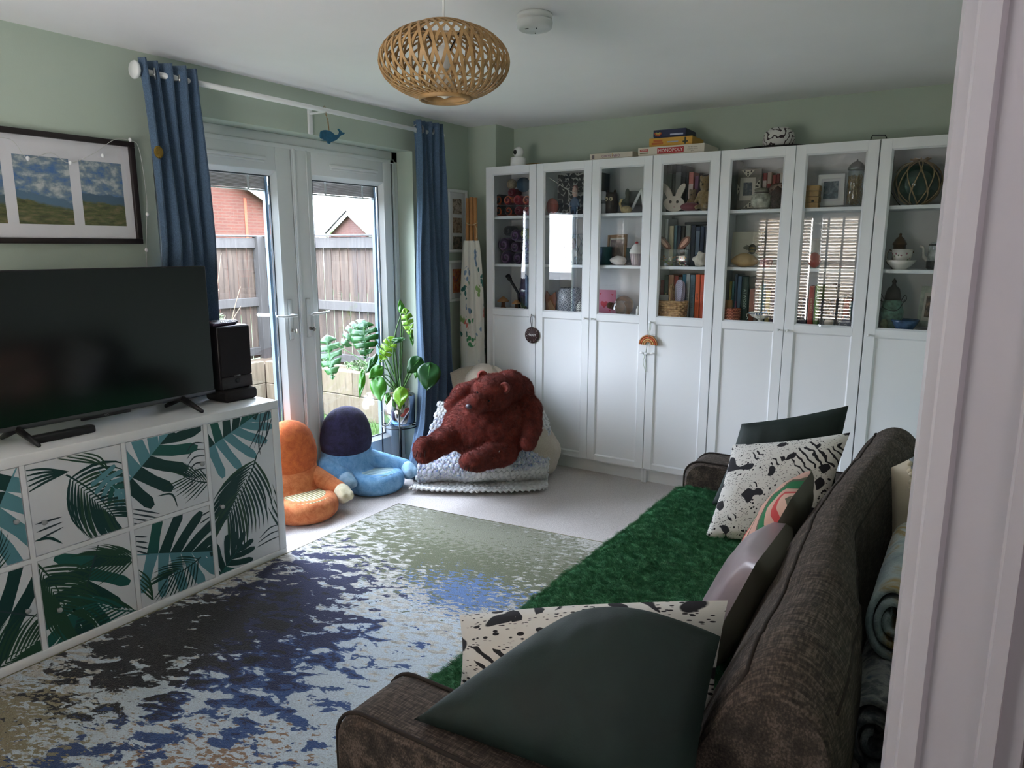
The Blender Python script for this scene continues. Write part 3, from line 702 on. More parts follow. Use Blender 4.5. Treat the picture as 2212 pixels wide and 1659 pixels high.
def d_tall(p, y0, y1, z0, z1):
    p.monstera((y0-.01, z1-.115), 22, .30, .17, 0, 2, 3, -1); p.palm((y0+.24, z1-.20), -112, .44, 16, .9, 0, .3, 5); p.blade([(y0+.24, z1-.20), (y0+.30, z1-.12), (y1, z1-.04)], .004, 4)
    p.monstera((y0-.04, z0-.03), 38, .22, .12, 0, 1, 8); p.palm((y1+.02, z0+.06), 82, .34, 10, .6, 0, .1, 9)
    for k in range(4): p.blade([(y0+.2+.03*k, z1-.16), (y1-.06+.02*k, z1-.06+.03*k), (y1-.03+.02*k, z1)], .0028, 4)
    p.blade([(y1-.06, z1), (y1-.08, z1-.14), (y1-.075, z1-.2)], .003, 4)
    for k in range(3): p.blade([(y1-.13+.01*k, z0+.06+.02*k), (y1-.05, z0+.07+.03*k), (y1, z0+.07+.03*k)], .003, 4)
def d_mon(p, y0, y1, z0, z1):
    p.monstera((y0-.03, z1-.18), 40, .36, .17, 0, 2, 11, 1); p.palm((y1+.02, z0+.08), 168, .2, 9, .8, 0, .1, 12)
    for k in range(6): p.blade([(y1, z1-.08-.028*k), (y1-.05, z1-.07-.03*k), (y1-.085, z1-.10-.03*k)], .0028, 4)
    for k in range(4): p.blade([(y0, z0+.07-.02*k), (y0+.06, z0+.04-.02*k), (y0+.11, z0+.015-.02*k)], .003, 4)
    p.blade([(y0+.11, z0+.09), (y0+.17, z0+.08), (y0+.19, z0+.02)], .0035, 0)
def d_mon2(p, y0, y1, z0, z1):
    p.monstera((y0+.04, z0+.22), -18, .34, .17, 0, 2, 15, -1); p.palm((y1-.06, z0+.12), 205, .24, 11, .9, 0, .2, 16)
    for k in range(5): p.blade([(y0+.0, z0+.17-.02*k), (y0+.04, z0+.11-.02*k), (y0+.05, z0+.02)], .003, 3)
    for k in range(4): p.blade([(y0, z1-.03-.02*k), (y0+.05, z1-.05-.025*k)], .003, 4)
    for k in range(3): p.blade([(y1, z1-.03-.025*k), (y1-.05, z1-.04-.03*k)], .003, 4)
def d_palm(p, y0, y1, z0, z1):
    p.palm((y0+.13, z1-.07), -40, .38, 17, 1.05, 0, .55, 21)
    for k in range(5): p.blade([(y0, z1-.02-.02*k), (y0+.06, z1-.03-.012*k), (y0+.14, z1-.06)], .0038, 0)
    for k in range(4): p.blade([(y0+.10+.03*k, z1-.0), (y0+.20+.02*k, z1-.04), (y0+.29, z1-.07-.02*k)], .0028, 3)
    p.monstera((y1-.08, z1-.10), -60, .14, .06, 2, 2, 22); p.blade([(y0, z0+.06), (y0+.05, z0+.055), (y0+.09, z0+.02)], .005, 0)
    for k in range(3): p.blade([(y0+.01, z0+.12-.03*k), (y0+.10, z0+.12-.02*k)], .003, 4)
def d_low(p, y0, y1, z0, z1):
    p.palm((y0+.0, z1-.01), -58, .36, 15, .8, 3, .4, 31); p.monstera((y0+.20, z1-.05), -112, .32, .16, 0, 4, 32); p.palm((y1+.03, z1-.12), 172, .24, 12, .7, 3, .2, 33); p.palm((y1, z0+.0), 160, .28, 9, .5, 1, .1, 34)
def d_left(p, y0, y1, z0, z1):
    p.monstera((y1-.02, z1-.03), -118, .36, .20, 0, 2, 41, 1); p.palm((y0+.22, z0-.02), 95, .16, 7, .9, 0, .2, 42)
def d_left2(p, y0, y1, z0, z1):
    p.monstera((y0+.30, z0+.16), 148, .34, .19, 0, 4, 51); p.palm((y0+.1, z0-.02), 30, .34, 13, .8, 3, .3, 52)
kdoor(0, th, KH-th, (.10, .455), d_tall, 'tall door with palm frond print')
kdoor(1, zm+inn/2, KH-th, (.92, .52), d_mon, 'door with large monstera leaf print'); kdoor(1, th, zm-inn/2, None, d_mon2, 'door with half teal monstera leaf print')
kdoor(2, zm+inn/2, KH-th, (.10, .36), d_palm, 'door with spreading palm frond print'); kdoor(2, th, zm-inn/2, (.14, .40), d_low, 'door with dark monstera and palm print')
kdoor(3, zm+inn/2, KH-th, (.90, .45), d_left, None); kdoor(3, th, zm-inn/2, (.90, .52), d_left2, None)

# ================================================================== television
tv = thing('television', (0, -2.68, KH), 'large black flat-screen television on the leaf-print cabinet', 'television')
ty1, ty0, tz0, tz1 = -2.181, -3.19, .825, 1.402
m = MB(); m.box(-.03, .0, ty0, ty1, tz0, tz1, .004); m.box(-.055, -.03, ty0+.15, ty1-.15, tz0+.04, tz0+.34, .01); mk('housing', m, black_plastic, tv)
t = NT('glossy_tv_screen'); t.P(Base_Color=(.004, .004, .005, 1), Roughness=.13); t.b.inputs['Specular IOR Level'].default_value = .6
mk('screen', MB().box(.0, .0015, ty0+.005, ty1-.004, tz0+.017, tz1-.004), t.m, tv)
mk('bezel_strip', MB().box(.0, .003, ty0, ty1, tz0, tz0+.016, .001), mat('dark_chrome_strip', (88, 88, 92), .3, .7), tv)
lg = MB(); lg.box(.0, .006, -2.78, -2.58, tz0-.012, tz0+.001, .002); l_ = mk('sensor_bar', lg, black_plastic, tv)
mk('logo', letters('TCL', (.0065, -2.68, tz0-.0045), EY, EZ, .011), mat('logo_silver', (150, 150, 152), .4), l_)
for yc in (-2.345, -3.0):
    m = MB(); q = (0, yc, tz0+.005)
    for ex, ey in ((.125, .012), (-.115, -.012)):
        m.tube([(-.012, yc, tz0+.004), (ex*.55-.004, yc+ey*.5, KH+.028), (ex, yc+ey, KH+.006)], [.011, .0095, .006], 6, sq=1.4)
    mk('stand_leg', m, black_plastic, tv)
sbm = MB(); sbm.box(.035, .075, -2.985, -2.76, KH, KH+.030, .008); mk('media_box', sbm, black_plastic, label='slim black media box in front of the television', cat='media box')

# ================================================================== speaker and remotes
sp_ = thing('speaker', (-.075, -2.06, KH), 'black floor-standing speaker box with cloth grille beside the television', 'speaker')
sy0, sy1, sx0, sx1, sz = -2.155, -1.985, -.13, .02, 1.125
m = MB(); m.box(sx0, sx1-.012, sy0, sy1, KH+.055, sz, .006); mk('cabinet', m, mat('black_ash', (26, 22, 26), .35), sp_)
m = MB(); m.box(sx1-.012, sx1, sy0+.003, sy1-.003, KH+.118, sz-.004, .005); mk('grille', m, mat('black_grille_cloth', (24, 20, 24), .95, bump=.3, bs=600), sp_)
m = MB(); m.box(sx1-.012, sx1-.001, sy0+.003, sy1-.003, KH+.057, KH+.114, .003); mk('lower_panel', m, mat('brushed_black', (38, 34, 38), .4), sp_)
m = MB(); m.lathe([(.008, 0), (.012, 0), (.012, .003), (.006, .001), (0, .001)], (sx1-.001, (sy0+sy1)/2, KH+.095), 16, axis='x'); mk('port', m, black_plastic, sp_)
mk('badge', letters('sounds', (sx1+.0003, (sy0+sy1)/2, KH+.118), EY, EZ, .012), mat('badge_silver', (190, 190, 192), .4), sp_)
m = MB(); m.box(sx0+.02, sx1+.03, sy0-.006, sy1+.002, KH, KH+.055, .018, seg=3); mk('base', m, mat('soft_black_foam', (24, 20, 23), .8), sp_)
def remote(y, x, ang, lab, c):
    rt_ = thing('remote_control', (x, y, sz), lab, 'remote', 'remotes on the speaker')
    ca, sa = math.cos(ang), math.sin(ang)
    def f(v): return np.stack([x+v[:, 0]*ca-v[:, 1]*sa, y+v[:, 0]*sa+v[:, 1]*ca, sz+v[:, 2]], -1)
    mk('case', MB().box(-.021, .021, -.07, .07, 0.0005, .016, .007).xf(f), mat('remote_case', c, .35), rt_)
    b = MB()
    for i in range(9):
        for j in range(3): b.box(-.013+.011*j-.0035, -.013+.011*j+.0035, -.055+.012*i, -.055+.012*i+.007, .0155, .0185)
    mk('buttons', b.xf(f), mat('remote_button', (170, 168, 172), .5), rt_)
remote(-2.095, -.03, R(8), 'dark purple remote lying at the front of the speaker top', (58, 44, 66))
remote(-2.05, -.095, R(-12), 'black remote lying at the back of the speaker top', (28, 26, 30))

# ================================================================== framed landscape photographs
def land(name, seed, hill, base):
    t = NT(name); uv = t.n('TexCoord').outputs['UV']; sp2 = t.n('SeparateXYZ', {0: uv}); v = sp2.outputs[1]
    n1 = noise_(t, t.n('Mapping', {'Vector': uv, 'Scale': (2.5, 6, 1), 'Location': (seed, seed, 0)}), 1.6, 6, .6); n2 = noise_(t, t.n('Mapping', {'Vector': uv, 'Scale': (2, 4, 1), 'Location': (seed*3, 0, 0)}), 2, 5, .6); n3 = noise_(t, t.n('Mapping', {'Vector': uv, 'Scale': (1, 5, 1), 'Location': (seed*7, 2, 0)}), 4, 6, .65)
    edge = t.math('ADD', v, t.math('MULTIPLY', t.math('SUBTRACT', n1.outputs[0], .5), .16)); edge = t.math('ADD', edge, t.math('MULTIPLY', sp2.outputs[0], hill))
    sky = t.ramp(n2.outputs[0], [(.35, (66, 110, 168)), (.5, (120, 138, 152)), (.66, (196, 198, 196))]); gr = t.ramp(n3.outputs[0], [(.3, (40, 48, 30)), (.5, (88, 92, 48)), (.62, (120, 104, 72)), (.75, (142, 132, 96))])
    blue = t.mix(t.ramp(edge, [(.50, (255, 255, 255)), (.52, (0, 0, 0))]).outputs[0], sky.outputs[0], base)
    c = t.mix(t.ramp(edge, [(.36, (255, 255, 255)), (.40, (0, 0, 0))]).outputs[0], blue, gr.outputs[0]); t.P(Base_Color=c, Roughness=.5); return t.m
pf = thing('picture_frame', (XL, -2.72, 1.5), 'wide black-framed triple landscape photograph hanging above the television', 'picture')
fy1, fy0, fz0, fz1 = -2.33, -3.36, 1.497, 1.927
m = MB(); b = .022
for q in ((fy0, fy1, fz1-b, fz1), (fy0, fy1, fz0, fz0+b), (fy0, fy0+b, fz0+b, fz1-b), (fy1-b, fy1, fz0+b, fz1-b)): m.box(XL+.001, XL+.026, *q, .002)
mk('frame', m, mat('dark_brown_frame', (38, 30, 30), .4), pf)
mk('mount', MB().box(XL+.006, XL+.010, fy0+b, fy1-b, fz0+b, fz1-b), mat('white_mount', (220, 218, 222), .7), pf)
for i, (ya, yb) in enumerate(((-2.565, -2.39), (-2.81, -2.605), (-3.05, -2.85))):
    z0, z1 = fz0+.075, fz0+.335
    q = MB(); q.quad((XL+.0108, ya, z0), (XL+.0108, yb, z0), (XL+.0108, yb, z1), (XL+.0108, ya, z1)); mk('photo_print', q, land('landscape_print_%d' % i, i*1.7+.4, (.05, .16, .1)[i], ((70, 96, 120), (84, 112, 136), (80, 100, 110))[i]), pf, normals=False)
mk('glazing', MB().box(XL+.018, XL+.0195, fy0+b, fy1-b, fz0+b, fz1-b), glass_mat('picture_glass', (1, 1, 1), .8), pf)
# fairy lights over the frame and down the wall
fl = thing('fairy_lights', (XL+.03, -2.5, 1.3), 'string of small white fairy lights draped over the picture frame', 'string lights')
def wp(x, y, X_=XL+.032): return onX(x, y, X_)
wire = [wp(-60, 300), wp(20, 300), wp(60, 342), wp(110, 330), wp(150, 352), wp(205, 330), wp(246, 302), wp(278, 303), wp(300, 320, XL+.03), wp(316, 420, XL+.02), wp(317, 470, XL+.02), wp(316, 540, XL+.02), wp(318, 590, XL+.02)]
mk('wire', MB().tube(catmull(wire, 6), .0012, 5), mat('clear_wire', (200, 200, 196), .4), fl)
bm_ = MB()
for (x, y, X_) in ((60, 342, .034), (152, 352, .034), (222, 336, .034), (281, 302, .034), (318, 463, .022), (316, 540, .022)):
    c = onX(x, y, XL+X_); bm_.ell(c, (.007, .007, .009), 10)
mk('bulbs', bm_, mat('frosted_bulb', (232, 232, 232), .3), fl)

# ================================================================== curtains
def fabric(name, c1, c2, sc_=520):
    t = NT(name); co = t.n('TexCoord').outputs['Object']; a = noise_(t, t.n('Mapping', {'Vector': co, 'Scale': (1, 1, .35)}), sc_, 3, .7); b = noise_(t, co, 30, 3)
    t.P(Base_Color=t.mix(t.ramp(b.outputs[0], [(.35, (0, 0, 0)), (.7, (110, 110, 110))]).outputs[0], t.ramp(a.outputs[0], [(.32, c1), (.68, c2)]).outputs[0], c1), Roughness=.9, Sheen_Weight=.25); t.bump(a, .35, .004); return t.m
curt = fabric('blue_woven_curtain', (54, 74, 96), (94, 120, 148))
def curtain(lab, rows, nf, thick, amp, tw=.0, nu=150):
    """rows: (z, y_near, y_far, x_mid, amp)"""
    zs = [r[0] for r in rows][::-1]; U = np.linspace(0, 1, nu); nv = 60; P = np.zeros((nu, nv, 3))
    for j, z in enumerate(np.linspace(rows[0][0], rows[-1][0], nv)):
        g = lambda k: np.interp(z, zs, [r[k] for r in rows][::-1])
        ya, yb, xm, am = g(1), g(2), g(3), g(4)
        ph = 2*PI*nf*U+.5*np.sin(3*U+z*1.3)*min(1, (rows[0][0]-z))
        P[:, j, 0] = xm+am*np.sin(ph)+.012*np.sin(7*U+z*4); P[:, j, 1] = ya+(yb-ya)*(U+.25/nf*np.sin(2*ph)*.35); P[:, j, 2] = z
    root = thing('curtain', (rows[-1][3], (rows[0][1]+rows[0][2])/2, rows[-1][0]), lab, 'curtain', 'blue patio door curtains')
    f = mk('fabric', MB().grid(P), curt, root, normals=False); sm_ = f.modifiers.new('cloth_thickness', 'SOLIDIFY'); sm_.thickness = .004
    return root, P
c1, P1 = curtain('blue eyelet curtain with brass brooch behind the television', [(2.255, -2.335, -2.075, -.125, .035), (2.1, -2.325, -2.075, -.125, .035), (1.5, -2.30, -2.04, -.135, .034), (.95, -2.30, -2.0, -.185, .018), (.78, -2.31, -1.99, -.226, .005), (.02, -2.32, -1.98, -.227, .004)], 4.5, .004, .03)
c2, P2 = curtain('blue eyelet curtain gathered beside the monstera plant', [(2.255, -.575, -.335, -.125, .036), (2.1, -.575, -.33, -.125, .036), (1.5, -.60, -.295, -.125, .038), (1.0, -.585, -.275, -.13, .04), (.6, -.60, -.29, -.12, .045), (.35, -.66, -.31, -.105, .05), (.015, -.80, -.42, -.09, .055)], 4.5, .004, .03)
rod = thing('curtain_rod', (-.125, -1.3, 2.18), 'white curtain rod with knob end above the patio doors', 'curtain rod')
zr = 2.205
mk('rod', MB().tube([(-.125, -2.335, zr), (-.125, -.30, zr-.012)], .0125, 14), white_paint, rod)
m = MB(); m.lathe([(.012, -.03), (.014, -.012), (.02, -.006), (.034, .0), (.037, .008), (.034, .014), (.0, .016)], (-.125, -2.345, zr), 22, axis='y'); mk('finial', m, white_paint, rod)
m = MB(); m.box(XL, XL+.012, -1.335, -1.305, 2.085, 2.235, .003); m.box(XL+.01, -.125, -1.326, -1.314, 2.185, 2.195, .002); mk('bracket', m, white_paint, rod)
def ring(c, r, rt_, axis, m, nm, par):
    a = [np.array(c)+r*(math.cos(k)*axis[0]+math.sin(k)*axis[1]) for k in np.linspace(0, 2*PI, 20, endpoint=False)]
    mk(nm, MB().tube(a, rt_, 8, closed=True), m, par)
for root, y0, y1 in ((c1, -2.32, -2.09), (c2, -.562, -.35)):
    for k in range(5): ring((-.125, y0+(y1-y0)*k/4, zr-.002), .022, .005, (vnorm((.6, .5*(-1)**k, 0)), EZ), mat('satin_steel_ring', (180, 180, 178), .3, 1), 'eyelet', root)
bp = onX(340, 329, -.088); m = MB(); m.lathe([(0, 0), (.016, 0), (.021, .004), (.02, .008), (.012, .007), (0, .009)], (bp[0]+.004, bp[1], bp[2]), 20, axis='x'); m.xf(lambda v: np.stack([v[:, 0], v[:, 1], bp[2]+(v[:, 2]-bp[2])*1.25], -1))
mk('brooch', m, mat('antique_gold', (150, 122, 58), .35, 1, bump=.6, bs=220), label='small antique gold brooch pinned to the curtain', cat='brooch')
# whale ornament
wh = thing('whale_ornament', (-.105, -1.27, 2.04), 'flat blue wooden whale hanging on twine from the curtain rod', 'ornament')
def wpx(x, y): q = onX(x, y, -.105); return (q[1], q[2])
out = [wpx(*p) for p in [(692, 287), (694, 283), (700, 281), (709, 282), (717, 286), (722, 291), (727, 292), (732, 289), (733, 284), (730, 280), (731, 278), (736, 283), (739, 286), (744, 287), (741, 291), (735, 293), (729, 300), (721, 305), (714, 307), (712, 311), (708, 309), (707, 305), (699, 304), (693, 303), (694, 302), (700, 301), (692, 298)]]
oc = np.array(out); oc = catmull(np.c_[oc, np.zeros(len(oc))], 3, True)[:, :2]
mk('body', MB().prism([tuple(p) for p in oc], -.109, -.101, plane='yz'), mat('teal_blue_paint', (34, 92, 122), .6, var=.15, vs=60), wh)
ty_ = wpx(711, 284)
mk('twine', MB().tube(catmull([(-.105, ty_[0], ty_[1]), (-.108, ty_[0]-.008, 2.15), (-.125, ty_[0]-.004, zr+.014), (-.139, ty_[0], zr-.004), (-.118, ty_[0]+.008, 2.15), (-.105, ty_[0]+.001, ty_[1])], 6), .0016, 5), mat('jute_twine', (150, 124, 88), .9), wh)
# white photo frames between curtain and corner
def blob(name, seed, cols, s_=4):
    t = NT(name); uv = t.n('TexCoord').outputs['UV']; a = noise_(t, t.n('Mapping', {'Vector': uv, 'Location': (seed, seed*2, 0)}), s_, 4, .55, .6); t.P(Base_Color=t.ramp(a.outputs[0], [(.28+.44*i/(len(cols)-1), c) for i, c in enumerate(cols)]), Roughness=.45); return t.m
photo_mats = [blob('portrait_print_%d' % i, i*3.1+1, c) for i, c in enumerate([[(40, 36, 34), (120, 96, 84), (196, 176, 160), (90, 84, 80)], [(50, 40, 34), (140, 104, 84), (186, 160, 136), (60, 52, 46)], [(70, 66, 62), (150, 132, 116), (36, 34, 32), (176, 166, 150)], [(40, 110, 150), (190, 70, 50), (220, 150, 90), (120, 60, 120)]])]
def wall_frame(lab, y0, y1, z0, z1, photos):
    r_ = thing('picture_frame', (XL, (y0+y1)/2, z0), lab, 'picture'); m = MB(); b = .02
    for q in ((y0, y1, z1-b, z1), (y0, y1, z0, z0+b), (y0, y0+b, z0+b, z1-b), (y1-b, y1, z0+b, z1-b)): m.box(XL+.001, XL+.02, *q, .002)
    mk('frame', m, white_paint, r_); mk('mount', MB().box(XL+.004, XL+.007, y0+b, y1-b, z0+b, z1-b), mat('white_mount', (220, 218, 222), .7), r_)
    for (ya, yb, za, zb, mm) in photos: q = MB(); q.quad((XL+.0076, ya, za), (XL+.0076, yb, za), (XL+.0076, yb, zb), (XL+.0076, ya, zb)); mk('photo_print', q, mm, r_, normals=False)
    mk('glazing', MB().box(XL+.013, XL+.014, y0+b, y1-b, z0+b, z1-b), glass_mat('frame_glass', (1, 1, 1), .8), r_)
a0 = onX(1005, 412, XL); a1 = onX(1006, 545, XL); ye_ = a0[1]
zt_, zb_ = a0[2], a1[2]; hgt = zt_-zb_
wall_frame('tall white frame with three family photographs beside the curtain', ye_-.22, ye_, zb_, zt_, [(ye_-.16, ye_-.055, zt_-.05-hgt*.30*(k+1)+.012, zt_-.05-hgt*.30*k-.012, photo_mats[k]) for k in range(3)])
a0 = onX(1005, 562, XL); a1 = onX(1006, 648, XL)
wall_frame('small white frame with a colourful photograph below the tall frame', ye_-.22, ye_, a1[2], a0[2], [(ye_-.17, ye_-.055, a1[2]+.06, a0[2]-.06, photo_mats[3])])

# ================================================================== pendant lamp and smoke alarm
pc = at(960, 135, 2.2)
pn = thing('pendant_lamp', (pc[0], pc[1], ZC-.04), 'woven bamboo pendant lampshade hanging from the ceiling on a white cord', 'lamp')
bam = mat('bamboo_strip', (176, 140, 94), .55, var=.22, vs=14)
A_, B_, k0 = .197, .108, .36
def shade_pt(th, ph, off=0): return np.array([(A_+off)*math.sin(th)**.92*math.cos(ph), (A_+off)*math.sin(th)**.92*math.sin(ph), (B_+off*.5)*math.cos(th)])+pc
def strip(dirn, off):
    P = []; nst = 22
    for i in range(nst+1):
        th = k0+(PI-2*k0)*i/nst; sv = 2*i/nst-1; ph = dirn*(.40*sv**3+.16*sv)
        wv = off+.0012*math.sin(i*PI*1.0)
        c = shade_pt(th, ph, wv); e = np.array([-math.sin(ph), math.cos(ph), 0])*.0046; n_ = vnorm(c-pc)*.0011
        P.append([c-e-n_, c-e+n_, c+e+n_, c+e-n_, c-e-n_])
    m = MB(); P = np.array(P); m.grid(P, sm=False, uv=False); return m
NS = 36
for d in (-1, 1):
    s0 = mk('strip', strip(d, .0016*d), bam, pn, normals=True)
    # put the strip's origin on the lamp axis so that copies can simply be turned
    for v in s0.data.vertices: v.co -= Vector(pc)-Vector(ROOT[pn.name])
    s0.location = Vector(pc)-Vector(ROOT[pn.name])
    for i in range(1, NS): copy_of(s0, pn, tuple(Vector(pc)-Vector(ROOT[pn.name])), (0, 0, 2*PI*i/NS))
def hoop(th, off, r, nm, sq=1.0): mk(nm, MB().tube([shade_pt(th, a, off) for a in np.linspace(0, 2*PI, 56, endpoint=False)], r, 8, closed=True, sq=sq), bam, pn)
hoop(k0, 0, .006, 'top_ring'); hoop(PI-k0, 0, .007, 'bottom_ring', 1.5); hoop(PI-k0+.03, -.012, .006, 'inner_ring', 1.6)
for th in (1.18, 2.25): hoop(th, -.004, .0016, 'binding_hoop')
m = MB(); m.tube([(pc[0], pc[1], pc[2]+.02), (pc[0], pc[1], ZC)], .0035, 8); mk('cord', m, mat('white_cord', (226, 226, 224), .5), pn)
m = MB(); m.lathe([(.0, .0), (.046, 0), (.046, -.012), (.02, -.035), (.006, -.04), (0, -.04)], (pc[0], pc[1], ZC), 24); mk('ceiling_rose', m, white_paint, pn)
m = MB(); m.lathe([(.0, .045), (.017, .045), (.02, .02), (.02, -.02), (.0, -.02)], pc, 18); mk('lamp_holder', m, white_paint, pn)
m = MB(); m.lathe([(.013, -.02), (.016, -.035), (.03, -.06), (.033, -.075), (.026, -.095), (0, -.105)], pc, 18); mk('bulb', m, mat('unlit_opal_bulb', (232, 228, 218), .25), pn)
m = MB()
for a in np.linspace(0, 2*PI, 4)[:3]: m.tube([pc+np.array([.02*math.cos(a), .02*math.sin(a), .03]), shade_pt(k0, a)], .0022, 5)
mk('spider', m, black_metal, pn)
sc0 = onZ(1155, 50, ZC-.03)
sa = thing('smoke_alarm', (sc0[0], sc0[1], ZC-.055), 'round white smoke alarm on the ceiling', 'smoke alarm')
m = MB(); m.lathe([(0, 0), (.062, 0), (.064, -.004), (.063, -.016), (.058, -.018), (.058, -.022), (0, -.022)], (sc0[0], sc0[1], ZC), 36); mk('mount', m, white_paint, sa)
m = MB(); m.lathe([(0, -.022), (.064, -.022), (.066, -.03), (.063, -.046), (.055, -.053), (0, -.055)], (sc0[0], sc0[1], ZC), 36); mk('cover', m, white_paint, sa)
m = MB(); m.box(sc0[0]-.02, sc0[0]-.006, sc0[1]-.035, sc0[1]-.032, ZC-.0555, ZC-.05); m.ell((sc0[0]+.02, sc0[1]-.02, ZC-.0545), .003, 8); m.ell((sc0[0]-.015, sc0[1]+.03, ZC-.0545), .003, 8); mk('vents', m, mat('alarm_grey', (90, 90, 92), .5), sa)
# ================================================================== bookcases
BY0, BY1 = .02, .30
ZSH = (1.69, 1.37, 1.055)
pane_glass = glass_mat('cabinet_door_glass', (.97, .98, .98), .8)
inner_white = mat('bookcase_interior', (212, 212, 212), .55)
units = [(.0, .401, [(.0, .399, 1)], 'narrow white glass-door bookcase holding yarn, next to the patio doors corner'),
         (.402, 1.2025, [(.403, .801, 1), (.804, 1.201, -1)], 'wide white two-door bookcase holding the patterned pot and cupcake jar'),
         (1.2035, 1.6045, [(1.205, 1.602, -1)], 'narrow white glass-door bookcase holding the rabbit mask and basket'),
         (1.606, 2.4075, [(1.609, 2.005, 1), (2.008, 2.406, -1)], 'wide white two-door bookcase holding the bee canvas and glass cloche'),
         (2.4095, 2.82, [(2.412, 2.817, -1)], 'narrow white glass-door bookcase holding the fishing float')]
def bevel_trim(mb, x0, x1, z0, z1, b=.009, y0=.0, y1=.011):
    mb.prism([(x0, y0), (x0, y1), (x0+b, y1)], z0, z1, plane='xy'); mb.prism([(x1, y0), (x1-b, y1), (x1, y1)], z0, z1, plane='xy')
    mb.prism([(y0, z0), (y1, z0+b), (y1, z0)], x0, x1, plane='yz'); mb.prism([(y0, z1), (y1, z1), (y1, z1-b)], x0, x1, plane='yz')
for (x0, x1, doors, lab) in units:
    bk = thing('bookcase', ((x0+x1)/2, (BY0+BY1)/2, 0), lab, 'bookcase', 'row of white bookcases'); t_ = .017
    for (a, b) in ((x0, x0+t_), (x1-t_, x1)): mk('side_panel', MB().box(a, b, BY0, BY1, 0, 2.015, .001), cab_white, bk)
    mk('top_panel', MB().box(x0+t_, x1-t_, BY0, BY1, 1.998, 2.015), cab_white, bk); mk('back_panel', MB().box(x0+t_, x1-t_, BY1-.006, BY1-.002, .08, 1.998), inner_white, bk)
    mk('base_shelf', MB().box(x0+t_, x1-t_, BY0, BY1-.006, .08, .098), cab_white, bk); mk('plinth', MB().box(x0+t_, x1-t_, BY0+.03, BY0+.046, 0, .08), cab_white, bk)
    for z in ZSH: mk('shelf', MB().box(x0+t_+.001, x1-t_-.001, BY0+(.0 if z < 1.1 else .015), BY1-.007, z-.018, z), inner_white if z < 1.1 else cab_white, bk)
    for (a, b, kside) in doors:
        st = .052; z0, z1 = .095, 2.013; m = MB()
        m.box(a, a+st, 0, .018, z0, z1, .0012, seg=1); m.box(b-st, b, 0, .018, z0, z1, .0012, seg=1)
        m.box(a+st, b-st, 0, .018, 1.966, z1); m.box(a+st, b-st, 0, .018, 1.022, 1.062); m.box(a+st, b-st, 0, .018, z0, .130)
        bevel_trim(m, a+st, b-st, 1.062, 1.966); bevel_trim(m, a+st, b-st, .130, 1.022)
        d = mk('door', m, cab_white, bk)
        mk('panel', MB().box(a+st-.002, b-st+.002, .0095, .015, .128, 1.024), cab_white, d)
        mk('pane', MB().box(a+st, b-st, .012, .015, 1.06, 1.968), pane_glass, d)
        kx = b-.024 if kside > 0 else a+.024
        k = MB(); k.lathe([(.004, 0), (.004, .012), (.0065, .016), (.0075, .024), (.006, .028), (0, .0285)], (kx, 0, 1.032), 14, axis='y'); mk('knob', k, white_paint, d)

# ================================================================== placing things on shelves from the photograph
def xat(px, z, Yv):
    s_ = px-W/2; dy, dz = Yv-CAM[1], z-CAM[2]
    return CAM[0]+(s_*(dy*DV[1]+dz*DV[2])-FPX*(dy*RV[1]))/(FPX*RV[0]-s_*DV[0])
def zat(px, py, Yv): return onY(px, py, Yv)[2]
def span(l, r_, top, sh, Yv): z = ZSH[sh]+.0004; zt = zat((l+r_)/2, top, Yv); zm_ = (z+zt)/2; return xat(l, zm_, Yv), xat(r_, zm_, Yv), z, zt
ORD = ['first', 'second', 'third', 'fourth', 'fifth', 'sixth', 'seventh', 'eighth', 'ninth', 'tenth', 'eleventh', 'twelfth', 'thirteenth']
page = mat('book_pages', (214, 204, 184), .8)
def cname(c):
    import colorsys
    h, s_, v = colorsys.rgb_to_hsv(*[k/255 for k in c])
    if s_ < .16: return 'black' if v < .25 else 'grey' if v < .62 else 'off-white'
    h *= 360; base = 'red' if h < 14 or h > 345 else 'orange' if h < 32 else 'tan' if (h < 48 and s_ < .5) else 'yellow' if h < 65 else 'green' if h < 160 else 'teal' if h < 196 else 'blue' if h < 255 else 'purple' if h < 310 else 'pink'
    return ('dark ' if v < .42 else 'pale ' if (s_ < .4 and v > .7) else '')+base
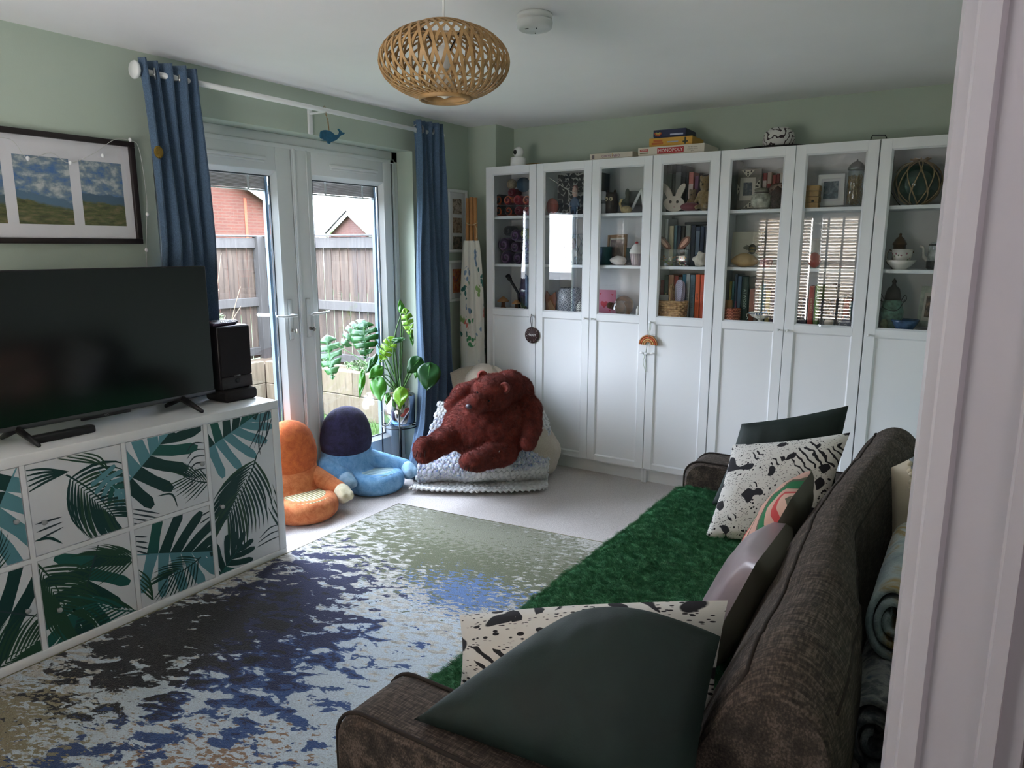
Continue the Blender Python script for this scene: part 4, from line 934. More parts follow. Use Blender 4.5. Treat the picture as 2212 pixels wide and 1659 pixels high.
def book(x0, x1, z, zt, c, lab, y0=.10, dep=.15, lean=0, title=None, tc=(225, 222, 210), grp=None, band=None):
    y1 = min(y0+dep, .288); w_ = x1-x0; r_ = thing('book', ((x0+x1)/2, (y0+y1)/2, z), lab, 'book', grp); cm = mat('book_cloth_%d_%d_%d' % c, c, .55)
    f = lambda v: v
    if lean:
        cl, sl = math.cos(lean), math.sin(lean); px_ = x1 if lean > 0 else x0
        def f(v):
            q = v-np.array([px_, 0, z]); return np.stack([px_+q[:, 0]*cl+q[:, 2]*sl, v[:, 1], z+np.abs(q[:, 0]*0)+q[:, 2]*cl-q[:, 0]*sl], -1)
    b = min(.0022, w_*.2)
    m = MB(); m.box(x0, x0+b, y0, y1, z, zt); m.box(x1-b, x1, y0, y1, z, zt); n_ = 5
    prof = [(x0, y0)]+[(x0+w_*(.5-.5*math.cos(PI*i/n_)), y0-.10*w_*math.sin(PI*i/n_)) for i in range(1, n_)]+[(x1, y0), (x1, y0+.003), (x0, y0+.003)]
    m.prism(prof, z, zt, plane='xy'); mk('cover', m.xf(f), cm, r_)
    mk('pages', MB().box(x0+b, x1-b, y0+.004, y1-.003, z+.003, zt-.004).xf(f), page, r_)
    if title: mk('title', letters(title, ((x0+x1)/2, y0-.10*w_-.0008, (z+zt)/2), -EZ, EX, w_*.62, (zt-z)*.8).xf(f), mat('title_%d_%d_%d' % tc, tc, .6), r_, normals=False)
    if band: mk('spine_band', MB().box(x0+.0005, x1-.0005, y0-.1*w_-.0006, y0+.001, z+(zt-z)*band[0], z+(zt-z)*band[1]).xf(f), mat('band_%d_%d_%d' % band[2], band[2], .6), r_)
def books(sh, rows, where, Yv=.10):
    for i, e in enumerate(rows):
        l, r_, top, c = e[:4]; kw = dict(e[4]) if len(e) > 4 else {}
        x0, x1, z, zt = span(l, r_, top, sh, Yv)
        book(x0+.0004, x1-.0004, z, zt, c, '%s book, %s from the patio-door end of %s' % (cname(c), ORD[i], where), Yv, grp='books on '+where, **kw)
bk4t = 'the row behind the rabbit mask'; bk4m = 'the row behind the rabbit-eared box'; bk4b = 'the row behind the wicker basket'; bk5b = 'the row behind the footed dish'; bk6b = 'the row behind the glass cloche'; bk5t = 'the row above the ginger jar'
books(0, [(1440, 1451, 353, (24, 30, 34), {'band': (.2, .8, (70, 80, 80))}), (1452, 1458, 376, (30, 42, 46)), (1459, 1471, 357, (20, 24, 34), {'band': (.35, .85, (92, 96, 98))}), (1471, 1480, 358, (22, 24, 34)), (1481, 1486, 372, (30, 36, 44)), (1487, 1497, 372, (196, 120, 112), {'band': (.3, .7, (214, 196, 190))}), (1500, 1508, 380, (128, 86, 118)), (1509, 1517, 374, (46, 34, 44)), (1518, 1528, 378, (34, 30, 36))], bk4t, .13)
books(1, [(1435, 1442, 473, (206, 208, 210), {'title': 'TIME CAT', 'tc': (40, 60, 100)}), (1445, 1454, 488, (198, 186, 156)), (1455, 1461, 487, (70, 110, 126)), (1462, 1469, 488, (40, 52, 74)), (1470, 1478, 489, (26, 24, 26), {'title': 'S', 'tc': (220, 214, 190)}), (1480, 1491, 486, (128, 130, 124), {'title': 'MAUGHAM', 'tc': (222, 222, 216)}), (1492, 1501, 487, (26, 34, 58)), (1502, 1511, 490, (30, 46, 76), {'band': (.3, .9, (90, 104, 124))}), (1512, 1520, 489, (24, 38, 70)), (1521, 1528, 490, (36, 44, 62))], bk4m, .12)
books(2, [(1426, 1433, 605, (140, 62, 60)), (1434, 1442, 595, (40, 62, 44), {'title': 'RULES', 'tc': (200, 190, 120)}), (1443, 1454, 594, (176, 128, 96)), (1455, 1464, 596, (158, 58, 50)), (1465, 1472, 598, (40, 44, 52)), (1473, 1480, 593, (56, 122, 150)), (1481, 1489, 591, (176, 182, 180), {'title': 'UNDER THE', 'tc': (60, 70, 80)}), (1490, 1500, 594, (96, 120, 134), {'title': 'HIDDEN NATURE', 'tc': (48, 66, 80)}), (1501, 1511, 593, (222, 96, 46), {'title': 'EAST', 'tc': (60, 30, 24)}), (1512, 1521, 594, (206, 82, 52), {'title': 'THE GREAT', 'tc': (150, 60, 40)}), (1522, 1528, 604, (190, 160, 132))], bk4b, .13)
books(2, [(1574, 1579, 608, (168, 152, 60)), (1580, 1585, 607, (64, 124, 132)), (1586, 1591, 592, (46, 70, 96)), (1592, 1600, 597, (84, 116, 150)), (1601, 1616, 598, (24, 62, 60), {'title': 'ATWOOD', 'tc': (190, 214, 206)}), (1618, 1628, 624, (164, 84, 70)), (1629, 1637, 608, (200, 178, 170)), (1638, 1645, 617, (196, 204, 188), {'title': 'READ', 'tc': (50, 90, 80)}), (1646, 1652, 606, (36, 110, 124)), (1653, 1662, 626, (196, 178, 110)), (1664, 1676, 620, (70, 52, 74))], bk5b, .14)
books(2, [(1722, 1731, 646, (28, 38, 56)), (1732, 1743, 642, (34, 46, 66)), (1746, 1757, 618, (166, 52, 40), {'title': 'THE GREAT', 'tc': (220, 190, 150)}), (1759, 1769, 616, (110, 158, 70)), (1771, 1781, 648, (32, 38, 58)), (1782, 1791, 650, (44, 46, 56)), (1792, 1802, 648, (28, 40, 62), {'title': 'GO', 'tc': (210, 214, 220)}), (1803, 1813, 646, (26, 34, 50), {'title': '8', 'tc': (120, 170, 180)}), (1814, 1819, 640, (204, 204, 200)), (1821, 1833, 646, (152, 56, 48)), (1834, 1840, 652, (60, 92, 100))], bk6b, .15)
books(0, [(1646, 1655, 374, (150, 64, 64), {'band': (.35, .8, (212, 196, 190))}), (1656, 1665, 372, (188, 170, 160), {'band': (.3, .7, (150, 60, 60))}), (1667, 1674, 378, (150, 70, 70)), (1675, 1682, 375, (120, 44, 50)), (1683, 1690, 373, (206, 196, 186), {'band': (.3, .6, (150, 60, 60))}), (1691, 1697, 378, (120, 56, 60))], bk5t, .20)
# book lying flat on the row
x0, x1, _, _ = span(1478, 1530, 480, 1, .13); zt_ = zat(1505, 486, .12)
mk('book', MB().box(x0, x1, .125, .265, zt_+.001, zt_+.017, .001), mat('black_binder', (28, 28, 32), .5), label='black book lying flat on top of the row behind the rabbit-eared box', cat='book')

def vessel(nm, lab, cat, l, r_, top, sh, Yv, prof, m, extra=None, sy=1.0, grp=None):
    """turned object: prof in fractions of half-width and height"""
    x0, x1, z, zt = span(l, r_, top, sh, Yv); c = ((x0+x1)/2, Yv, z); hw, hh = (x1-x0)/2, zt-z
    root = thing(nm, c, lab, cat, grp)
    mk('body', MB().lathe([(a*hw, b*hh) for a, b in prof], c, 28, sy=sy), m, root)
    return root, np.array(c), hw, hh
# ---- bookcase 1: yarn
def yarnm(name, cols, s_=1):
    t = NT(name); co = t.n('TexCoord').outputs['Object']; sp2 = t.n('SeparateXYZ', {0: co}); d = t.math('SQRT', t.math('ADD', t.math('MULTIPLY', sp2.outputs[0], sp2.outputs[0]), t.math('MULTIPLY', sp2.outputs[2], sp2.outputs[2])))
    an = t.math('ARCTAN2', sp2.outputs[2], sp2.outputs[0]); v = t.math('FRACT', t.math('ADD', t.math('MULTIPLY', d, 34), t.math('MULTIPLY', an, .159)))
    t.P(Base_Color=t.ramp(v, [((i+.0)/len(cols), c) for i, c in enumerate(cols)], 'CONSTANT' if len(cols) > 2 else 'LINEAR'), Roughness=1, Sheen_Weight=.3); t.bump(t.math('SINE', t.math('MULTIPLY', d, 900)), .6, .004); return t.m
yk = {'black': yarnm('yarn_black_orange', [(24, 22, 26), (30, 26, 30), (186, 84, 40)]), 'orange': yarnm('yarn_orange_red', [(196, 96, 46), (150, 34, 40), (92, 20, 34)]), 'crimson': yarnm('yarn_crimson', [(128, 20, 40), (96, 16, 34)]), 'red': yarnm('yarn_red', [(176, 40, 52), (140, 28, 42)]), 'purple': yarnm('yarn_purple', [(62, 36, 70), (48, 28, 56), (118, 88, 128)]), 'grey': yarnm('yarn_grey', [(62, 62, 66), (50, 50, 54)]), 'lime': yarnm('yarn_lime', [(140, 140, 60), (110, 112, 50)]), 'lilac': yarnm('yarn_lilac', [(110, 92, 126), (86, 70, 104)])}
def cake(px, py, rpx, kind, lab, Yv=.11, grp='yarn cakes'):
    c = onY(px, py, Yv); r_ = rpx*(Yv-CAM[1])/(FPX*ray(px, py)[1])*1.0
    m = MB(); m.lathe([(.0, .008), (r_*.18, .004), (r_*.2, .0), (r_*.85, -.003), (r_, .008), (r_, .09), (r_*.85, .1), (0, .1)], (c[0], Yv, c[2]), 26, axis='y'); m.xf(lambda v: np.stack([v[:, 0], 2*Yv-v[:, 1], v[:, 2]], -1))
    mk('yarn_cake', m, yk[kind], label=lab, cat='yarn', group=grp, origin=(c[0], Yv, c[2]))
zy = ZSH[0]
for i, (px, py, rp_, k, l) in enumerate([(1076, 455, 10.5, 'black', 'black and orange yarn cake on the top yarn shelf, bottom layer by the cabinet side'), (1098, 455, 10.5, 'black', 'black and orange yarn cake on the top yarn shelf, beside another black one'), (1119, 455, 10, 'crimson', 'crimson yarn cake in the bottom layer of the top yarn shelf'), (1138, 456, 9, 'red', 'bright red yarn cake in the bottom layer of the top yarn shelf'),
        (1076, 431, 11, 'black', 'black yarn cake in the upper layer of the top yarn shelf'), (1096, 433, 10, 'orange', 'orange and red spiral yarn cake next to the black ones'), (1117, 432, 10.5, 'red', 'red yarn cake between the two orange spiral ones'), (1137, 433, 10.5, 'orange', 'orange and red spiral yarn cake by the door hinge side'), (1104, 416, 9, 'crimson', 'crimson yarn cake resting on the orange spiral one')]): cake(px, py, rp_, k, l)
for i, (px, py, rp_, k, l) in enumerate([(1092, 556, 13.5, 'purple', 'purple yarn cake at the bottom of the middle yarn shelf'), (1117, 558, 11.5, 'purple', 'purple yarn cake between two others on the middle yarn shelf'), (1138, 557, 10.5, 'lilac', 'lilac yarn cake at the bottom of the middle yarn shelf'), (1087, 528, 14, 'purple', 'largest purple spiral yarn cake on the middle yarn shelf'), (1111, 533, 11, 'purple', 'purple yarn cake in the middle layer beside the largest one'), (1134, 531, 12, 'purple', 'purple yarn cake in the middle layer by the hinge side'), (1112, 508, 12, 'purple', 'purple yarn cake on top of the pile'), (1134, 505, 12, 'lime', 'olive green yarn cake on top of the purple pile'), (1096, 499, 11, 'grey', 'dark grey yarn cake on top of the purple pile')]): cake(px, py, rp_, k, l)
def ball(nm, px, py, rpx, Yv, m, lab, cat):
    c = onY(px, py, Yv); r_ = rpx*(Yv-CAM[1])/(FPX*ray(px, py)[1]); mk(nm, MB().ell(c, r_, 20), m, label=lab, cat=cat)
ball('yarn_ball', 1106, 398, 11, .17, mat('cream_yarn', (186, 172, 144), 1, var=.2, vs=80, bump=.8, bs=300), 'cream yarn ball at the back of the top yarn shelf', 'yarn')
ball('yarn_ball', 1131, 399, 15.5, .13, mat('slate_blue_yarn', (66, 88, 108), 1, var=.1, vs=60, bump=.7, bs=300), 'slate blue yarn ball on top of the yarn cakes', 'yarn')
def mushroom(l, r_, top, lab, Yv=.07, tilt=0):
    x0, x1, z, zt = span(l, r_, top, 2, Yv); c = ((x0+x1)/2, Yv, z); w_, h = (x1-x0)/2, zt-z; root = thing('wooden_mushroom', c, lab, 'ornament')
    mk('stem', MB().lathe([(w_*.75, 0), (w_*.6, h*.08), (w_*.32, h*.2), (w_*.28, h*.6), (0, h*.62)], c, 18), mat('bark_wood', (112, 74, 46), .6, var=.3, vs=40), root)
    mk('cap', MB().lathe([(0, h*.56), (w_*.95, h*.58), (w_, h*.64), (w_*.6, h*.82), (w_*.15, h*.98), (0, h)], c, 18), mat('carved_wood', (168, 122, 80), .55, var=.25, vs=30), root)
mushroom(1076, 1098, 640, 'tall carved wooden mushroom standing by the cabinet side'); mushroom(1107, 1124, 647, 'small carved wooden mushroom next to the tall one')
a, b = onY(1096, 594, .15), onY(1120, 634, .15); b2 = onY(1122, 660, .15)
f_ = thing('torch', (b2[0], .15, ZSH[2]), 'black torch leaning against the purple tulle on the yarn bookcase', 'torch')
mk('barrel', MB().tube([a, a+(b-a)*.25, a+(b-a)*.3, b, (b2[0], .15, ZSH[2]+.006)], [.016, .016, .010, .010, .009], 12), black_plastic, f_); mk('head_ring', MB().tube([a+(b-a)*.02, a+(b-a)*.1], .018, 14), black_metal, f_)
def lump(nm, l, r_, top, sh, Yv, dep, m, lab, cat, seed=1, amp=.25, sc_=30):
    x0, x1, z, zt = span(l, r_, top, sh, Yv); c = np.array([(x0+x1)/2, Yv, (z+zt)/2]); mb = MB().ell(c, ((x1-x0)/2, dep, (zt-z)/2), 28)
    P = mb.verts(); n_ = nz(P, sc_, seed); P = c+(P-c)*(1+amp*n_)[:, None]; P[:, 2] = np.maximum(P[:, 2], z); mb.V = [P]; return mk(nm, mb, m, label=lab, cat=cat)
lump('tulle_bundle', 1124, 1146, 597, 2, .15, .04, mat('purple_tulle', (74, 66, 98), .8, var=.3, vs=40), 'bundled purple tulle standing behind the mushrooms', 'fabric', 4, .35, 45)
# ---- bookcase 2 left door
bwp = NT('carved_black_white'); co = bwp.n('TexCoord').outputs['Object']; v1 = bwp.n('TexVoronoi', {'Vector': co, 'Scale': 26}, feature='DISTANCE_TO_EDGE'); w1 = bwp.n('TexWave', {'Vector': co, 'Scale': 9, 'Distortion': 6, 'Detail': 2}, wave_type='RINGS')
bwp.P(Base_Color=bwp.ramp(bwp.math('ADD', v1.outputs[0], bwp.math('MULTIPLY', w1.outputs[1], .12)), [(.09, (178, 176, 168)), (.13, (40, 40, 42))]), Roughness=.7); bwp.bump(v1.outputs[0], .4, .01)
x0, x1, z, zt = span(1189, 1266, 374, 0, .24); mk('carved_panel', MB().box(x0, x1, .25, .285, z, zt, .004), bwp.m, label='carved black and white patterned panel at the back of the top shelf', cat='panel')
lump('terracotta_pot', 1181, 1206, 428, 0, .12, .03, mat('terracotta', (150, 72, 48), .8), 'small terracotta pot in front of the carved panel', 'pot', 2, .06, 20)
bt_ = thing('white_branch', (xat(1225, 1.75, .06), .06, ZSH[0]), 'thin white painted branch lying across the top shelf', 'branch')
mk('stem', MB().tube(catmull([onY(1186, 384, .05), onY(1205, 396, .055), onY(1228, 411, .06), onY(1245, 417, .06), onY(1262, 416, .06)], 5), .0022, 6), mat('white_twig', (196, 190, 182), .6), bt_)
m = MB(); m.tube(catmull([onY(1228, 411, .06), onY(1230, 440, .07), (xat(1232, ZSH[0]+.01, .08), .08, ZSH[0]+.003)], 5), .002, 6); m.tube([onY(1222, 406, .06), onY(1227, 398, .06)], .0015, 5); m.tube([onY(1205, 396, .055), onY(1209, 388, .05)], .0015, 5); mk('twig', m, mat('white_twig', (196, 190, 182), .6), bt_)
def doll(lab, l, r_, top, sh, Yv, skin, hair, dress, dlab=None):
    x0, x1, z, zt = span(l, r_, top, sh, Yv); c = np.array([(x0+x1)/2, Yv, z]); w_, h = (x1-x0)/2, zt-z; root = thing('doll', c, lab, 'doll')
    def body(p): return union([sd_ell(p, c+(0, 0, h*.38), (w_*.55, w_*.42, h*.24)), sd_cap(p, c+(w_*.4, 0, h*.5), c+(w_*.85, -.01, h*.3), w_*.2, w_*.14), sd_cap(p, c+(-w_*.4, 0, h*.5), c+(-w_*.85, -.01, h*.3), w_*.2, w_*.14), sd_cap(p, c+(w_*.25, -.01, h*.2), c+(w_*.4, -.03, h*.03), w_*.24, w_*.18), sd_cap(p, c+(-w_*.25, -.01, h*.2), c+(-w_*.4, -.03, h*.03), w_*.24, w_*.18)], .008)
    P, F = surfnet(body, c-np.array([w_*1.3, w_*1.4, .0]), c+np.array([w_*1.3, w_*1.2, h]), max(.003, w_/9)); mk('body', MB().add(P, F, 0, True), mat('doll_dress_%d' % dress[0], dress, .8), root)
    mk('head', MB().ell(c+(0, -.002, h*.78), (w_*.42, w_*.4, h*.2), 18), mat('doll_skin', skin, .5), root); m = MB(); m.ell(c+(0, w_*.1, h*.86), (w_*.45, w_*.42, h*.15), 16); mk('hair', m, mat('doll_hair_%d' % hair[0], hair, .8), root)
    m = MB()
    for s_ in (-1, 1): m.ell(c+(s_*w_*.16, -w_*.40, h*.79), w_*.05, 8)
    mk('eyes', m, black_plastic, root)
doll('small pink-haired doll in a blue dress in front of the carved panel', 1229, 1255, 400, 0, .14, (196, 160, 146), (140, 96, 92), (60, 84, 112))
doll('baby doll figure in a pale romper on the middle shelf', 1224, 1251, 514, 1, .10, (206, 184, 172), (150, 130, 112), (196, 190, 184))
lat = thing('lattice_holder', (xat(1243, 1.45, .2), .2, ZSH[1]), 'grey lattice metal holder behind the baby doll', 'holder'); x0, x1, z, zt = span(1219, 1268, 506, 1, .2)
m = MB(); n_ = 14; cc = (x0+x1)/2; rr = (x1-x0)/2
for k in range(n_):
    for sg in (-1, 1):
        a0 = 2*PI*k/n_; m.tube([(cc+rr*math.cos(a0+sg*t*.9), .2+rr*.9*math.sin(a0+sg*t*.9), z+(zt-z)*t) for t in np.linspace(0, 1, 7)], .0014, 4)
mk('lattice', m, mat('pewter_wire', (128, 130, 134), .4, .8), lat); m = MB()
for zz in (z+.002, zt): m.tube([(cc+rr*math.cos(a), .2+rr*.9*math.sin(a), zz) for a in np.linspace(0, 2*PI, 28, endpoint=False)], .0022, 6, closed=True)
mk('rim', m, mat('pewter_wire', (128, 130, 134), .4, .8), lat)
clear = glass_mat('clear_moulded_glass', (.93, .95, .95), 1.6)
vessel('glass_dish', 'small clear glass dish in front of the baby doll', 'dish', 1240, 1262, 555, 1, .06, [(.4, 0), (.5, .1), (1, .8), (1, 1), (.9, .9), (.4, .2), (0, .15)], clear)
pfx = thing('paper_fox', (xat(1189, 1.1, .09), .09, ZSH[2]), 'folded kraft paper fox face on the bottom glazed shelf', 'ornament')
def fan(pts, Yv, th_, nm, m, par): q = [(onY(x, y, Yv)[0], max(onY(x, y, Yv)[2], ZSH[2])) for x, y in pts]; mk(nm, MB().prism(q, Yv, Yv+th_), m, par)
fan([(1180, 672), (1178, 640), (1180, 628), (1188, 640), (1200, 630), (1201, 645), (1199, 668), (1196, 672)], .09, .012, 'face', mat('kraft_brown_paper', (164, 110, 80), .8), pfx); fan([(1186, 672), (1183, 655), (1189, 648), (1199, 668), (1198, 672)], .083, .006, 'muzzle', mat('pale_kraft_paper', (200, 164, 132), .8), pfx)
dia = NT('navy_diamond_glaze'); co = dia.n('TexCoord').outputs['Object']; sp2 = dia.n('SeparateXYZ', {0: co}); an = dia.math('MULTIPLY', dia.math('ARCTAN2', sp2.outputs[1], sp2.outputs[0]), 13/(2*PI)); zz = dia.math('MULTIPLY', sp2.outputs[2], 30)
u_ = dia.math('ABSOLUTE', dia.math('SUBTRACT', dia.math('FRACT', an), .5)); v_ = dia.math('ABSOLUTE', dia.math('SUBTRACT', dia.math('FRACT', zz), .5)); dd = dia.math('ADD', u_, v_)
dia.P(Base_Color=dia.ramp(dia.math('FRACT', dia.math('MULTIPLY', dd, 2.0)), [(.0, (188, 190, 196)), (.34, (52, 56, 72)), (.66, (188, 190, 196)), (.86, (52, 56, 72))], 'CONSTANT'), Roughness=.3)
vessel('patterned_pot', 'large navy and white diamond patterned pot', 'pot', 1206, 1258, 622, 2, .16, [(.8, 0), (.95, .08), (1, .5), (.95, .85), (.8, .94), (.8, 1), (.72, 1), (.72, .9), (.0, .88)], dia.m)
zig = NT('zigzag_glaze'); co = zig.n('TexCoord').outputs['Object']; sp2 = zig.n('SeparateXYZ', {0: co}); an = zig.math('MULTIPLY', zig.math('ARCTAN2', sp2.outputs[1], sp2.outputs[0]), 10/(2*PI)); tri = zig.math('ABSOLUTE', zig.math('SUBTRACT', zig.math('FRACT', an), .5)); zig.P(Base_Color=zig.ramp(zig.math('FRACT', zig.math('ADD', zig.math('MULTIPLY', sp2.outputs[2], 70), tri)), [(0, (214, 212, 204)), (.5, (60, 60, 60))], 'CONSTANT'), Roughness=.4)
vessel('zigzag_bottle', 'tiny black and white zigzag bottle beside the patterned pot', 'bottle', 1246, 1259, 650, 2, .06, [(.8, 0), (1, .2), (1, .6), (.6, .8), (.35, .9), (.4, 1), (0, 1)], zig.m)
# ---- bookcase 2 right door
x0, x1, z, zt = span(1294, 1305, 374, 0, .2); mk('box_file', MB().box(x0, x1, .17, .28, z, zt, .002), mat('dark_green_card', (56, 62, 56), .8), label='dark box file against the side of the shelf', cat='box')
r_, c, hw, hh = vessel('tin_canister', 'white tin canister with grey band and small face', 'canister', 1294, 1308, 414, 0, .07, [(1, 0), (1, .72), (.95, .74), (1, .76), (1, .94), (.9, 1), (0, 1)], mat('white_enamel', (206, 206, 208), .35))
mk('band', MB().lathe([(hw*1.01, hh*.45), (hw*1.01, hh*.62)], c, 24), mat('grey_band', (120, 126, 132), .5), r_); mk('eye', MB().ell(c+(hw*.1, -hw, hh*.16), (.004, .002, .004), 10), black_plastic, r_)
r_, c, hw, hh = vessel('owl_mug', 'dark brown owl shaped mug with pale eye', 'mug', 1307, 1334, 416, 0, .11, [(.75, 0), (.95, .1), (1, .5), (.92, .85), (.8, 1), (.7, 1), (.7, .9), (0, .88)], mat('brown_owl_glaze', (64, 54, 46), .35, var=.4, vs=40))
m = MB(); m.ell(c+(-hw*.35, -hw*.90, hh*.68), (hw*.3, hw*.12, hw*.3), 14); m.ell(c+(hw*.35, -hw*.90, hh*.68), (hw*.3, hw*.12, hw*.3), 14); mk('eye_disc', m, mat('cream_glaze', (196, 184, 150), .4), r_)
m = MB(); m.ell(c+(-hw*.35, -hw*1.02, hh*.68), hw*.12, 10); m.ell(c+(hw*.35, -hw*1.02, hh*.68), hw*.12, 10); mk('pupil', m, black_plastic, r_); m = MB(); m.ell(c+(-hw*.55, 0, hh*1.02), (hw*.2, hw*.2, hh*.12), 10); m.ell(c+(hw*.55, 0, hh*1.02), (hw*.2, hw*.2, hh*.12), 10); mk('ear_tuft', m, mat('brown_owl_glaze', (64, 54, 46), .35), r_)
def sdfthing(nm, lab, cat, l, r2, top, sh, Yv, prims, m, k=.01, res=.004, extra=()):
    """prims in units of (half width, height): ('e', x,y,z, rx,ry,rz) or ('c', x,y,z, x2,y2,z2, r1, r2)"""
    x0, x1, z, zt = span(l, r2, top, sh, Yv); c = np.array([(x0+x1)/2, Yv, z]); w_, h = (x1-x0)/2, zt-z; sc_ = np.array([w_, w_, h])
    def f(p):
        ds = []
        for q in prims:
            if q[0] == 'e': ds.append(sd_ell(p, c+np.array(q[1:4])*sc_, (q[4]*w_, q[5]*w_, q[6]*h)))
            else: ds.append(sd_cap(p, c+np.array(q[1:4])*sc_, c+np.array(q[4:7])*sc_, q[7]*w_, q[8]*w_))
        return np.maximum(union(ds, k), z-p[..., 2])
    P, F = surfnet(f, (x0-.012, Yv-w_*1.6, z-.008), (x1+.012, min(Yv+w_*1.6, .31), zt+.012), res); root = thing(nm, c, lab, cat); mk('body', MB().add(P, F, 0, True), m, root)
    for (en, ep, em) in extra:
        mb = MB()
        for q in ep: mb.ell(c+np.array(q[:3])*sc_, (q[3]*w_, q[4]*w_, q[5]*h), 14)
        mk(en, mb, em, root)
    return root
sdfthing('duck_ornament', 'dark green carved duck behind the straw swan', 'ornament', 1338, 1362, 408, 0, .19, [('e', 0, 0, .3, .9, .6, .3), ('c', .3, 0, .45, .45, 0, .8, .3, .3), ('e', .4, 0, .86, .36, .3, .15)], mat('dark_green_wood', (58, 66, 58), .6))
sdfthing('straw_swan', 'small straw-coloured swan ornament with curved neck', 'ornament', 1334, 1366, 426, 0, .08, [('e', .2, 0, .22, .75, .5, .24), ('c', -.45, 0, .3, -.7, 0, .62, .16, .12), ('c', -.7, 0, .62, -.45, 0, .86, .12, .13), ('c', -.45, 0, .86, -.72, 0, .8, .13, .05)], mat('straw', (160, 142, 96), .9, var=.25, vs=60), .006, .003)
tf = thing('photo_strut_frame', (xat(1376, 1.72, .14), .14, ZSH[0]), 'white wooden frame leaning at an angle by the swan', 'frame')
a_, b_ = onY(1365, 452, .14), onY(1386, 408, .14); a_[2] = max(a_[2], ZSH[0]+.006); mk('bar', MB().tube([a_, b_], .006, 4, sq=1.6), white_paint, tf); b3 = np.array([xat(1392, ZSH[0]+.01, .14), .14, ZSH[0]+.006]); mk('bar', MB().tube([b_, b3], .006, 4, sq=1.6), white_paint, tf)
x0, x1, z, zt = span(1360, 1391, 413, 0, .22); mk('dark_box', MB().box(x0, x1, .20, .28, z, zt, .003), mat('charcoal_card', (52, 54, 58), .8), label='charcoal box behind the leaning white frame', cat='box')
r_, c, hw, hh = vessel('teal_planter', 'square-sided teal glazed planter', 'planter', 1291, 1320, 533, 1, .12, [(.8, 0), (1, .1), (1.05, .9), (1.1, .92), (1.1, 1), (.9, 1), (.9, .9), (0, .88)], mat('teal_glaze', (40, 82, 82), .35, var=.2, vs=40))
def sframe(lab, pts, Yv, fm, pm, sh, bw=.22, tilt=0, mm=None):
    """standing frame; pts = px corners TL, TR, BR, BL on plane Y"""
    Q = [onY(x, y, Yv) for x, y in pts]; z = ZSH[sh]+.0006
    lo = min(q[2] for q in Q); Q = [q+np.array([0, 0, max(0, z-lo)]) for q in Q]
    c = sum(Q)/4; root = thing('picture_frame', (c[0], Yv, z), lab, 'picture'); I = [q+(c-q)*bw for q in Q]; J = [q+(c-q)*bw*1.6 for q in Q]
    m = MB(); dy = np.array([0, .012, 0])
    for i in range(4): j = (i+1) % 4; m.add([Q[i], Q[j], I[j], I[i], Q[i]+dy, Q[j]+dy, I[j]+dy, I[i]+dy], [(0, 1, 2, 3), (7, 6, 5, 4), (0, 4, 5, 1), (3, 2, 6, 7), (1, 5, 6, 2), (0, 3, 7, 4)])
    mk('frame', m, fm, root); b = np.array([0, .006, 0]); q = MB(); q.quad(*(k+b for k in I)); mk('mount', q, mm or mat('cream_mount', (206, 200, 188), .7), root, normals=False)
    b = np.array([0, .0055, 0]); q = MB(); q.quad(*(k+b for k in (J[3], J[2], J[1], J[0]))); mk('photo_print', q, pm, root, normals=False); b = np.array([0, .011, 0]); q = MB(); q.add([k+b for k in Q]+[k+b+np.array([0, .004, 0]) for k in Q], [(0, 1, 2, 3), (7, 6, 5, 4)]); mk('backing', q, fm, root, normals=False)
    return root
sframe('brown wooden photo frame behind the white stone', [(1313, 508), (1354, 506), (1350, 572), (1310, 571)], .17, mat('mid_brown_wood', (140, 106, 70), .5), blob('dusky_print', 9, [(70, 62, 60), (120, 104, 98), (150, 136, 128)]), 1, .2)
lump('white_stone', 1318, 1353, 553, 1, .08, .03, mat('white_quartz', (206, 198, 192), .6, var=.1, vs=30), 'rough white quartz stone on the middle shelf', 'stone', 5, .22, 28)
x0, x1, z, zt = span(1351, 1368, 535, 1, .2); mk('teal_box', MB().box(x0, x1, .18, .26, z, zt, .003), mat('dark_teal_card', (40, 74, 78), .7), label='dark teal box between the photo frame and the cupcake jar', cat='box')
cj, c, hw, hh = vessel('cupcake_jar', 'cupcake shaped ceramic jar with red cherry', 'jar', 1362, 1388, 522, 1, .08, [(.62, 0), (.72, .1), (.95, .5), (0, .5)], mat('pale_pink_ceramic', (206, 190, 192), .35))
mk('frosting_lid', MB().lathe([(0, hh*.5), (hw*1.05, hh*.5), (hw*1.1, hh*.56), (hw, hh*.62), (hw*.98, hh*.66), (hw*.78, hh*.74), (hw*.76, hh*.78), (hw*.5, hh*.86), (hw*.25, hh*.92), (0, hh*.93)], c, 26), mat('white_icing_ceramic', (222, 216, 212), .3), cj); mk('cherry', MB().ell(c+(0, 0, hh*.95), hw*.24, 14), mat('red_glaze', (160, 36, 44), .25), cj)
m = MB()
for k in range(18): a = 2*PI*k/18; m.tube([(c[0]+hw*.66*math.cos(a), c[1]+hw*.66*math.sin(a), c[2]+.002), (c[0]+hw*.97*math.cos(a), c[1]+hw*.97*math.sin(a), c[2]+hh*.49)], hw*.05, 5)
mk('flute', m, mat('mauve_ceramic_flute', (170, 150, 160), .35), cj)
hc = thing('greeting_card', (xat(1310, 1.15, .18), .18, ZSH[2]), 'pink greeting card with red hearts on the bottom glazed shelf', 'card'); x0, x1, z, zt = span(1289, 1330, 626, 2, .18)
mk('card', MB().box(x0, x1, .18, .184, z, zt), mat('pink_card', (206, 128, 150), .7), hc)
